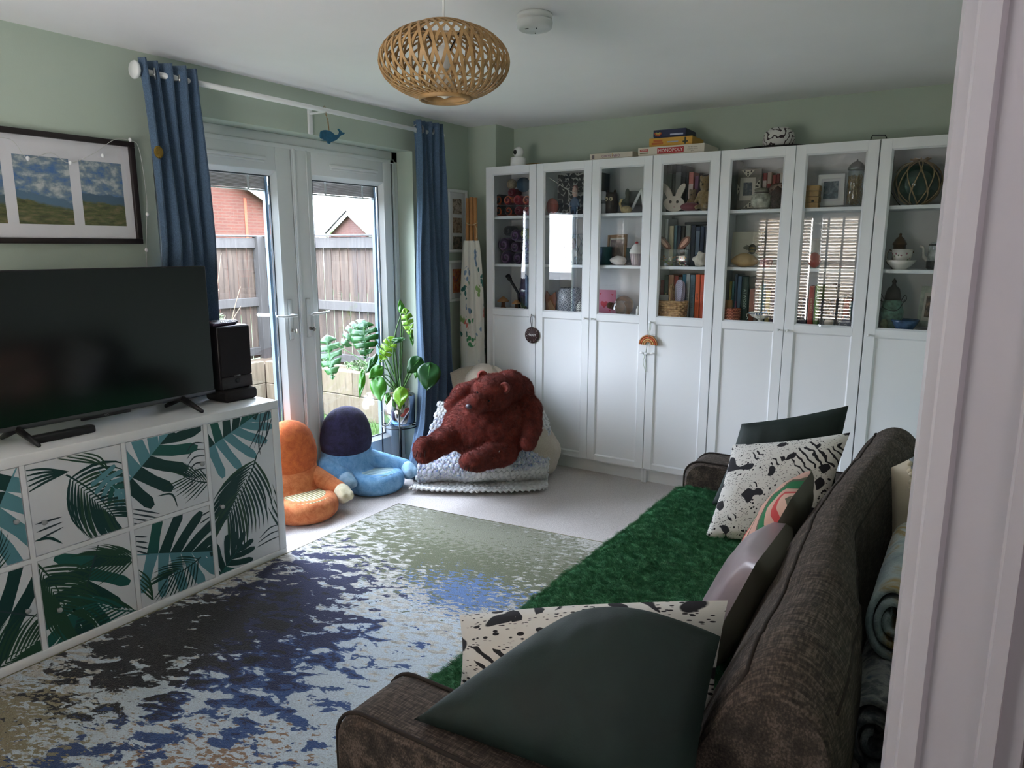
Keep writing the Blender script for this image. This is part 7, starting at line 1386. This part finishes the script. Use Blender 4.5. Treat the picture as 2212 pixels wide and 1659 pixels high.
roll('marbled white and navy blanket roll at the bottom behind the sofa', (2.830, .578), .05, .082, -2.80, -2.25, blanketm('marbled_fleece', [(.3, (44, 60, 76)), (.45, (110, 116, 122)), (.55, (170, 172, 174)), (.75, (60, 84, 108))], 22), 2.6)
cr_ = MB(); cr_.box(2.806, 2.868, -3.15, -1.3, .0, .49, .01); mk('gap_filler', cr_, mat('dark_gap_filler', (40, 32, 30), .95), label='dark narrow filler block added in the gap between the sofa back and the wall', cat='box')  # added block stands in for the dark gap and lower sofa frame
# ================================================================== plush floor chairs (plain, no character)
def plush(name, c1, c2):
    t = NT(name); co = t.n('TexCoord').outputs['Object']; a = noise_(t, co, 26, 5, .65, .5); b = noise_(t, co, 320, 2, .7); t.P(Base_Color=t.ramp(t.math('ADD', t.math('MULTIPLY', a.outputs[0], .65), t.math('MULTIPLY', b.outputs[0], .35)), [(.36, c1), (.62, c2)]), Roughness=.92, Sheen_Weight=.08); t.bump(t.math('ADD', a.outputs[0], b.outputs[0]), .6, .010); return t.m
def cord(name, c1, c2, ang):
    t = NT(name); co = t.n('TexCoord').outputs['Object']; r_ = t.n('VectorRotate', {'Vector': co, 'Angle': ang}, rotation_type='Z_AXIS'); w_ = t.n('TexWave', {'Vector': r_, 'Scale': 17, 'Distortion': .4}, wave_type='BANDS'); t.P(Base_Color=t.ramp(w_.outputs[1], [(.2, c1), (.6, c2)]), Roughness=.9); t.bump(w_.outputs[1], .6, .006); return t.m
def floor_chair(lab, sc_, f, bc, r_, hb, body, upper, pad, paw, seed):
    """sc_ seat centre xy, f facing, bc back centre xy"""
    f = vnorm((*f, 0)); rt = np.array([f[1], -f[0], 0]); c = np.array([*sc_, 0.]); b = np.array([*bc, 0.]); zs = .115
    root = thing('floor_chair', c, lab, 'floor chair', 'plush floor chairs')
    Mx = np.stack([f, rt, np.array([0, 0, 1.])], 1)
    def seat(p):
        q = p-c; rad = np.sqrt(q[..., 0]**2+q[..., 1]**2); d = np.maximum(rad-(r_-.055), np.abs(q[..., 2]-.066)-.012); dx = np.maximum(rad-(r_-.055), 0); dz = np.maximum(np.abs(q[..., 2]-.066)-.012, 0)
        return np.sqrt(dx*dx+dz*dz)-.054
    def arms(p, s_): return sd_cap(p, b+rt*s_*.135+f*.02+np.array([0, 0, .19]), c+rt*s_*(r_+.01)+f*.02+np.array([0, 0, .115]), .058, .052)
    def back(p): return union([sd_ell(p, b+np.array([0, 0, .20]), (.085, .165, .21), Mx), sd_ell(p, b+np.array([0, 0, .12]), (.10, .18, .12), Mx)], .05)
    lo, hi = np.minimum(c, b)-.32, np.maximum(c, b)+.32; lo[2] = -.02; hi[2] = .62; lo[0] = max(lo[0], -.40)
    P, F = surfnet(lambda p: union([seat(p), back(p)], .03), lo, hi, .011); P[:, 2] = np.maximum(P[:, 2], .001); P[:, 0] = np.maximum(P[:, 0], -.352); mk('seat', MB().add(P, F, 0, True), body, root)
    for s_ in (-1, 1): P, F = surfnet(lambda p: arms(p, s_), lo, hi, .011); P[:, 2] = np.maximum(P[:, 2], .001); P[:, 0] = np.maximum(P[:, 0], -.352); mk('armrest', MB().add(P, F, 0, True), body, root)
    P, F = surfnet(lambda p: union([sd_ell(p, b+np.array([0, 0, hb-.17])+f*.002, (.092, .163, .20), Mx), sd_ell(p, b+np.array([0, 0, hb-.06]), (.07, .115, .075), Mx)], .04), lo, hi, .011); P[:, 0] = np.maximum(P[:, 0], -.354); mk('backrest', MB().add(P, F, 0, True), upper, root)
    m = MB(); n_ = 40; m.lathe([(0, .012), ((r_-.05)*.7, .010), (r_-.045, .002), (r_-.035, -.012), (0, -.012)], (c[0]+f[0]*.015, c[1]+f[1]*.015, zs+.010), n_); mk('seat_pad', m, pad, root)
    for s_ in (-1, 1):
        e = c+rt*s_*(r_+.015)+f*.06+np.array([0, 0, .105]); P, F = surfnet(lambda p: union([sd_ell(p, e, (.062, .05, .056), Mx), sd_ell(p, e+f*.045+rt*.02, (.03, .024, .03), Mx), sd_ell(p, e+f*.05-rt*.02, (.03, .024, .03), Mx)], .012), e-.12, e+.12, .009); P[:, 2] = np.maximum(P[:, 2], .001); P[:, 0] = np.maximum(P[:, 0], -.352); mk('armrest_end', MB().add(P, F, 0, True), paw, root)
blue_p = plush('sky_blue_plush', (92, 152, 206), (142, 194, 232)); navy_p = plush('navy_plush', (22, 18, 44), (52, 46, 84)); or_p = plush('orange_plush', (196, 96, 48), (230, 146, 92)); ord_p = plush('deep_orange_plush', (176, 76, 26), (214, 112, 52)); cream_p = plush('cream_plush', (200, 188, 150), (226, 218, 190)); pale_p = plush('pale_blue_plush', (130, 176, 208), (176, 208, 230))
floor_chair('sky blue plush floor chair with navy backrest beside the plant stand', (-.145, -1.02), (.86, -.38), (-.275, -1.12), .185, .50, blue_p, navy_p, cord('pale_blue_corduroy', (104, 140, 156), (178, 204, 210), R(40)), pale_p, 1)
floor_chair('orange plush floor chair with cream seat beside the leaf-print cabinet', (-.155, -1.575), (.92, -.30), (-.275, -1.56), .19, .50, or_p, ord_p, cord('cream_corduroy', (160, 150, 104), (214, 206, 170), R(100)), cream_p, 2)

# ================================================================== bean bag, crochet blanket, bear
def sacks(p): return union([sd_ell(p, (.38, -.30, .20), (.34, .25, .24)), sd_ell(p, (.30, -.27, .38), (.24, .20, .24)), sd_ell(p, (.13, -.24, .47), (.17, .16, .24)), sd_ell(p, (.52, -.30, .14), (.20, .20, .15))], .07)
P, F = surfnet(sacks, (-.12, -.75, -.03), (.98, .02, .80), .018); n_ = nz(P, 5, 3)*.03+nz(P, 11, 8)*.012; cc = np.array([.38, -.3, .25]); P = P+(P-cc)/np.linalg.norm(P-cc, axis=1)[:, None]*n_[:, None]; P[:, 2] = np.maximum(P[:, 2], .002); P[:, 1] = np.minimum(P[:, 1], -.012)
bb_ = thing('bean_bag', (.38, -.3, 0), 'large beige canvas bean bag slumped in the corner under the blanket', 'bean bag'); canv = fabric('beige_canvas', (150, 138, 122), (186, 174, 156), 400); mk('bag', MB().add(P, F, 0, True), canv, bb_)
# open flap at the top of the bag
fp = catmull([at(972, 806, 4.86), at(1000, 794, 4.90), at(1040, 790, 4.92), at(1072, 792, 4.90), at(1092, 806, 4.84)], 8); P = np.zeros((len(fp), 14, 3))
for j, t_ in enumerate(np.linspace(0, 1, 14)):
    low = catmull([at(985, 872, 4.76), at(1000, 866, 4.74), at(1030, 862, 4.72), at(1068, 862, 4.72), at(1100, 868, 4.74)], 8); P[:, j] = fp*(1-t_)+low*t_+np.outer(np.sin(np.linspace(0, 9, len(fp)))*.012*math.sin(PI*t_), DV)
o = mk('flap', MB().grid(P), canv, bb_, normals=False); o.modifiers.new('cloth_thickness', 'SOLIDIFY').thickness = .006
def crochetm():
    t = NT('chunky_crochet_yarn'); co = t.n('TexCoord').outputs['UV']; ob = t.n('TexCoord').outputs['Object']; a = noise_(t, ob, 5, 3); b = noise_(t, ob, 70, 2, .5)
    col_ = t.ramp(b.outputs[0], [(.34, (104, 122, 172)), (.45, (186, 196, 186)), (.54, (150, 146, 186)), (.64, (206, 208, 196))]); sp2 = t.n('SeparateXYZ', {0: co})
    band = t.math('SUBTRACT', t.math('ADD', t.math('ABSOLUTE', t.math('SUBTRACT', sp2.outputs[1], .42)), t.math('MULTIPLY', t.math('SUBTRACT', a.outputs[0], .5), .5)), t.math('MULTIPLY', t.math('SUBTRACT', .72, sp2.outputs[0]), .22))
    t.P(Base_Color=t.mix(t.ramp(band, [(.10, (255, 255, 255)), (.17, (0, 0, 0))]).outputs[0], (204, 204, 202), col_.outputs[0]), Roughness=1, Sheen_Weight=.3); t.bump(noise_(t, ob, 420, 2), .6, .003); return t.m
fl_ = lambda x, y: onZ(x, y, .02)
G = [[at(948, 872, 4.72), at(1000, 876, 4.70), at(1060, 874, 4.70), at(1120, 872, 4.72), at(1166, 880, 4.74)],
     [at(936, 915, 4.60), at(990, 925, 4.58), at(1050, 925, 4.57), at(1120, 925, 4.60), at(1186, 918, 4.68)],
     [at(918, 965, 4.52), at(980, 970, 4.46), at(1050, 972, 4.45), at(1125, 970, 4.50), at(1184, 968, 4.60)],
     [at(903, 1018, 4.47), at(975, 1018, 4.40), at(1045, 1020, 4.40), at(1120, 1018, 4.44), at(1182, 1015, 4.54)],
     [fl_(900, 1046), fl_(960, 1046)+(0, 0, .02), fl_(1035, 1046)+(0, 0, .015), fl_(1115, 1044)+(0, 0, .02), fl_(1180, 1040)],
     [fl_(886, 1060), fl_(950, 1064), fl_(1030, 1066), fl_(1110, 1064), fl_(1181, 1060)]]
G = np.array(G); rows = [catmull(G[i], 44) for i in range(6)]; rows = np.array(rows); colsP = np.array([catmull(rows[:, k], 30) for k in range(rows.shape[1])])
P = colsP; du = np.gradient(P, axis=0); dv_ = np.gradient(P, axis=1); Nn = np.cross(du, dv_); Nn /= np.linalg.norm(Nn, axis=2)[..., None]+1e-9
if np.mean(Nn@(-DV)) < 0: Nn = -Nn
a_, b_ = P.shape[:2]; ia, ib = np.meshgrid(np.arange(a_)/a_*26, np.arange(b_)/b_*19, indexing='ij'); sh2 = np.floor(ib) % 2*.5; cx_ = (ia+sh2) % 1-.5; cy_ = ib % 1-.5
hh_ = np.sqrt(np.clip(1-(cx_/.55)**2-(cy_/.62)**2, 0, 1))*.011+.004*np.sin(np.arctan2(cy_+.5, cx_)*9)*np.exp(-4*cx_**2); wob = nz(P.reshape(-1, 3), 7, 2).reshape(a_, b_)*.016+nz(P.reshape(-1, 3), 60, 6).reshape(a_, b_)*.004
P = P+Nn*(hh_+wob)[..., None]; P[..., 2] = np.maximum(P[..., 2], .003)
o = mk('crochet_blanket', MB().grid(P), crochetm(), label='chunky white crochet blanket with pastel patches draped over the bean bag', cat='blanket', normals=False); o.modifiers.new('yarn_thickness', 'SOLIDIFY').thickness = .012
# hanging ruffle at the right side of the blanket
# bear (one continuous body)
A = at
def bear(p):
    M1 = np.stack([RV, np.cross(UV_, RV)*-1, UV_], 1)
    parts_ = [sd_ell(p, A(1054, 922, 4.36), (.272, .19, .200), M1), sd_ell(p, A(1085, 862, 4.48), (.18, .15, .15), M1), sd_ell(p, A(1108, 842, 4.50), (.12, .12, .09), M1)]
    body = union(parts_, .06)
    def limb(pts, rs): return union([sd_cap(p, A(*pts[i]), A(*pts[i+1]), rs[i], rs[i+1]) for i in range(len(pts)-1)], .01)
    arms = [limb([(1120, 848, 4.44), (1146, 885, 4.34), (1148, 925, 4.26), (1140, 955, 4.22)], [.066, .068, .058, .048]), limb([(1035, 840, 4.46), (1000, 850, 4.40), (975, 874, 4.36)], [.062, .058, .042])]
    legs = [limb([(985, 935, 4.30), (955, 955, 4.22), (925, 972, 4.16)], [.088, .072, .066]), limb([(1088, 975, 4.26), (1058, 984, 4.18), (1034, 993, 4.12)], [.086, .070, .066])]
    d = union([body]+legs, .014); d = union([d]+arms, .008)
    feet = union([sd_ell(p, A(914, 972, 4.12), (.055, .070, .074), M1), sd_ell(p, A(1022, 996, 4.06), (.078, .070, .056), M1)], .01); d = smin(d, feet, .03)
    head = union([sd_ell(p, A(1064, 848, 4.22), (.122, .12, .110), M1), sd_ell(p, A(1029, 870, 4.13), (.070, .08, .060), M1), sd_ell(p, A(1100, 836, 4.34), (.100, .10, .10), M1)], .03); d = smin(d, head, .006)
    return d
blo, bhi = A(1040, 920, 4.3)-np.array([.62, .62, .50]), A(1040, 920, 4.3)+np.array([.62, .62, .50]); blo[2] = max(blo[2], 0)
P, F = surfnet(bear, blo, bhi, .0125); wv = nz(P, 16, 1)*.006+nz(P, 38, 4)*.004; cc = A(1052, 915, 4.4); P = P+(P-cc)/np.linalg.norm(P-cc, axis=1)[:, None]*wv[:, None]
br = thing('plush_bear', (*A(1052, 950, 4.35)[:2], .05), 'big reddish brown plush bear slumped on the crochet blanket, head drooping', 'soft toy'); bearm = plush('russet_bear_plush', (82, 26, 18), (138, 52, 38)); mk('body', MB().add(P, F, 0, True), bearm, br)
fur(bpy.data.objects[br.children[0].name] if br.children else col.objects[-1], 14000, .0075, 12, seed=3)
for (x, y, t_, ax) in ((1042, 812, 4.27, 1), (1090, 838, 4.13, -1)):
    e = A(x, y, t_); P, F = surfnet(lambda p: np.maximum(sd_ell(p, e, (.034, .030, .034)), -sd_ell(p, e-DV*.030+RV*.008*ax, (.026, .022, .026))), e-.06, e+.06, .006); mk('ear', MB().add(P, F, 0, True), bearm, br)
mk('nose', MB().ell(A(1013, 878, 4.068), (.021, .017, .014), 14), mat('dark_plum_nose', (50, 40, 50), .5), br); m = MB(); m.ell(A(1031, 848, 4.105), .006, 10); m.ell(A(1056, 866, 4.098), .006, 10); mk('eye', m, black_plastic, br)
m = MB()
for (x, y, t_) in ((914, 985, 4.06), (1018, 1016, 4.015)):
    for k in (-1, 0, 1): m.tube(catmull([A(x+k*9-3, y-14, t_+.004), A(x+k*9-5, y-6, t_-.012), A(x+k*10-6, y+3, t_-.010)], 4), .0022, 5)
mk('toe_stitch', m, mat('dark_brown_thread', (40, 16, 14), .9), br); mk('care_tag', MB().tube(catmull([A(1070, 985, 4.15), A(1077, 977, 4.14), A(1080, 973, 4.14)], 4), .0022, 5), white_paint, br)

# ================================================================== folded play tent in the corner
tt = thing('play_tent', (-.13, -.02, 0), 'folded play tent with wooden poles and leafy animal print fabric in the corner', 'play tent')
pm = mat('tent_pole_wood', (186, 134, 84), .5, var=.12, vs=12); Yt = -.03
for (x0, x1, y0_) in ((1010, 1016, 428), (1018, 1022, 426), (1026, 1030, 427)): a = onY(x0, y0_, Yt); e = np.array([np.clip(a[0]+(x1-1022)*.004, -.20, -.04), Yt-.01, .012]); mk('pole', MB().tube([a, e], .0135, 12), pm, tt)
mk('cord_tie', MB().tube(catmull([onY(1008, 482, Yt-.015), onY(1020, 486, Yt-.02), onY(1031, 480, Yt-.012), onY(1020, 476, Yt+.012)], 6, True), .003, 6, closed=True), mat('cream_cord', (196, 176, 140), .8), tt); mk('cord_tail', MB().tube(catmull([onY(1024, 484, Yt-.018), onY(1030, 496, Yt-.02), onY(1029, 515, Yt-.018)], 5), .0025, 6), mat('cream_cord', (196, 176, 140), .8), tt)
tm = NT('leafy_animal_print_cotton'); uv = tm.n('TexCoord').outputs['UV']; mp = tm.n('Mapping', {'Vector': uv, 'Scale': (5, 6, 1)}); vo = tm.n('TexVoronoi', {'Vector': mp, 'Scale': 1.25}); vo2 = tm.n('TexVoronoi', {'Vector': tm.n('Mapping', {'Vector': uv, 'Scale': (18, 22, 1), 'Rotation': (0, 0, .7)}), 'Scale': 1.0})
pal = tm.ramp(tm.n('SeparateXYZ', {0: vo.outputs['Color']}).outputs[0], [(0, (60, 128, 84)), (.2, (36, 96, 90)), (.38, (190, 104, 92)), (.52, (208, 168, 96)), (.68, (110, 134, 160)), (.84, (120, 150, 90))], 'CONSTANT')
f1 = tm.ramp(vo.outputs[0], [(.42, (255, 255, 255)), (.48, (0, 0, 0))]); f2 = tm.ramp(vo2.outputs[0], [(.46, (255, 255, 255)), (.52, (0, 0, 0))]); msk = tm.n('Mix', {0: 1.0, 6: f1.outputs[0], 7: f2.outputs[0]}, data_type='RGBA', blend_type='MULTIPLY')
tm.P(Base_Color=tm.mix(msk.outputs[2], (206, 204, 194), pal.outputs[0]), Roughness=.9)
n_ = 90; nv = 40; P = np.zeros((n_, nv, 3))
for j, t_ in enumerate(np.linspace(0, 1, nv)):
    py = 520+(800-520)*t_; c = onY(1019+7*t_, py, Yt) if t_ < 1 else onY(1026, 800, Yt); rw = .052+.042*t_**.7
    for i in range(n_): a = 2*PI*i/n_; k = 1+.16*math.sin(5*a+2.5*t_)+.07*math.sin(9*a-3*t_); P[i, j] = (c[0]+rw*k*math.cos(a), Yt-.01+rw*.8*k*math.sin(a), c[2])
P[:, -1, 2] = .02; P[..., 1] = np.minimum(P[..., 1], .095); P[..., 0] = np.clip(P[..., 0], -.222, -.008)
mk('fabric', MB().grid(P, cu=True), tm.m, tt, normals=False)

# ================================================================== plant stand, pot and monstera
sx_, sy_ = -.25, -.655; rz0 = .335
ps = thing('plant_stand', (sx_, sy_, 0), 'thin black metal plant stand holding the steel pot', 'plant stand'); rr = .118; legs = [R(-50+90*k) for k in range(4)]
for a in legs: mk('leg', MB().tube([(sx_+rr*math.cos(a), sy_+rr*math.sin(a), 0), (sx_+rr*math.cos(a), sy_+rr*math.sin(a), .415)], .0042, 8), black_metal, ps)
mk('ring', MB().tube([(sx_+rr*math.cos(a), sy_+rr*math.sin(a), .32) for a in np.linspace(0, 2*PI, 40, endpoint=False)], .0042, 8, closed=True), black_metal, ps); m = MB()
for a in legs[:2]: m.tube([(sx_+rr*math.cos(a), sy_+rr*math.sin(a), .32), (sx_-rr*math.cos(a), sy_-rr*math.sin(a), .32)], .0042, 8)
mk('cross_bar', m, black_metal, ps)
pot = thing('plant_pot', (sx_, sy_, .325), 'polished steel plant pot on the black stand', 'pot'); mk('pot', MB().lathe([(.0, 0), (.082, 0), (.094, .012), (.102, .03), (.104, .205), (.100, .205), (.098, .03), (0, .02)], (sx_, sy_, .3245), 40), chrome, pot); mk('soil', MB().lathe([(0, .185), (.098, .183), (.098, .17), (0, .17)], (sx_, sy_, .3245), 24), soil, pot)
mp_ = thing('monstera_plant', (sx_, sy_, .51), 'monstera plant with split leaves growing in the steel pot', 'plant')
def leafmat(name, c1, c2, tr):
    t = NT(name); co = t.n('TexCoord').outputs['UV']; a = noise_(t, t.n('TexCoord').outputs['Object'], 14, 3); t.P(Base_Color=t.ramp(a.outputs[0], [(.3, c1), (.7, c2)]), Roughness=.32); tl = t.n('BsdfTranslucent', {'Color': (*lin(tr), 1)}); mx = t.n('MixShader', {0: .35}); t.t.links.new(t.b.outputs[0], mx.inputs[1]); t.t.links.new(tl.outputs[0], mx.inputs[2]); t.t.links.new(mx.outputs[0], t.out.inputs[0]); return t.m
LD = leafmat('dark_monstera_leaf', (22, 62, 30), (38, 92, 42), (90, 150, 40)); LM = leafmat('mid_monstera_leaf', (48, 108, 36), (74, 140, 48), (130, 180, 50)); LY = leafmat('young_monstera_leaf', (98, 150, 40), (132, 176, 52), (170, 200, 60))
soil_top = np.array([sx_, sy_, .51])
def leaf(base, tip, wpx, t0, t1, m_, split=0, fold=.25, droop=.0, seed=1, stem=True):
    B, T_ = at(*base, t0), at(*tip, t1); L = np.linalg.norm(T_-B); ax = (T_-B)/L; sd = vnorm(np.cross(ax, -DV)); nr = np.cross(sd, ax); Wd = wpx/2*(t0+t1)/2/FPX; q = np.random.RandomState(seed); m = MB(); nL = 22 if split else 14
    def halfw(s_): return Wd*(max(0, math.sin(PI*min(1, (s_+.10)/1.10)**.72)))**.85 if s_ > -.09 else 0
    for s in (-1, 1):
        for k in range(nL):
            s0, s1 = -.09+1.09*k/nL, -.09+1.09*(k+1)/nL; cutk = split and k % 4 == 3 and 2 < k < nL-2
            w0, w1 = halfw(s0), halfw(s1)
            f = .36 if cutk else 1.0; pts = []
            for (ss, ww) in ((s0, w0), (s1, w1)):
                row = []
                for e in np.linspace(0, 1, 5): lat = ww*e*f; back = -.10*L*e*(1-max(0, ss)); row.append(B+ax*(max(ss, -.09 if e > .15 else 0)*L+back*(1 if split else .5))+sd*s*lat+nr*(fold*lat*-1*e*.9-droop*L*max(0, ss)**2+.006*math.sin(ss*9+e*3+seed)))
                pts.append(row)
            m.grid(np.array(pts), flip=(s < 0))
    lf = mk('leaf', m, m_, mp_, normals=True, weld=1e-4); lf.modifiers.new('blade_thickness', 'SOLIDIFY').thickness = .0008
    mk('midrib', MB().tube([B+nr*.001, B+ax*L*.5+nr*(.001-droop*L*.25), T_+nr*(.001-droop*L)], [.0016, .0012, .0005], 5), LM, lf)
    if stem:
        st_ = soil_top+np.array([q.randn()*.018, q.randn()*.018, 0]); md = st_*.45+B*.55+np.array([0, 0, .05+.05*q.rand()]); mk('stem', MB().tube(catmull([st_, md, B], 8), [.0045]*8+[.003]*9, 6), mat('plant_stem', (70, 108, 50), .5, var=.2, vs=20), mp_)
leaf((707, 738), (718, 820), 54, 4.70, 4.62, LD, 1, .3, .02, 1); leaf((780, 700), (735, 752), 46, 4.74, 4.66, LD, 1, .5, .05, 2); leaf((786, 706), (790, 776), 60, 4.66, 4.60, LD, 1, .2, .02, 3); leaf((846, 736), (820, 784), 34, 4.66, 4.62, LY, 1, .2, .0, 4); leaf((868, 674), (863, 646), 15, 4.62, 4.62, LM, 0, .5, 0, 5); leaf((876, 676), (889, 731), 26, 4.60, 4.56, LY, 1, .3, .0, 6)
leaf((888, 722), (892, 748), 9, 4.56, 4.56, LM, 0, .2, 0, 7, False); leaf((907, 776), (880, 806), 36, 4.52, 4.50, LD, 0, .2, .03, 8); leaf((928, 789), (922, 844), 52, 4.46, 4.42, LD, 0, .15, .0, 9); leaf((813, 818), (824, 868), 36, 4.58, 4.52, LM, 0, .25, .0, 10); leaf((783, 806), (777, 860), 15, 4.66, 4.60, LM, 0, .5, .0, 11); leaf((822, 794), (797, 818), 27, 4.62, 4.58, LM, 0, .2, .0, 12)
leaf((866, 840), (864, 879), 34, 4.55, 4.50, LY, 0, .15, .0, 13); leaf((812, 768), (791, 806), 16, 4.68, 4.62, LD, 0, .6, .0, 14); leaf((904, 784), (898, 818), 20, 4.56, 4.53, LM, 0, .3, .0, 15); leaf((849, 736), (877, 731), 12, 4.62, 4.60, LD, 0, .6, .0, 16, False); leaf((838, 852), (835, 876), 14, 4.62, 4.58, LM, 0, .3, .0, 17)
mk('stem', MB().tube(catmull([soil_top, at(850, 780, 4.66), at(853, 725, 4.66), at(868, 674, 4.62)], 8), [.006]*12+[.004]*13, 7), mat('plant_stem', (70, 108, 50), .5), mp_)
m = MB()
for k in range(6): q = np.random.RandomState(70+k); m.tube(catmull([soil_top+(q.randn(3)*.02)*(1, 1, 0)+(0, 0, .0), soil_top+(q.randn()*.04, q.randn()*.04, .05), soil_top+(q.randn()*.07, q.randn()*.07, .0)], 5), .0025, 5)
mk('aerial_root', m, mat('aerial_root_brown', (120, 92, 60), .8), mp_)
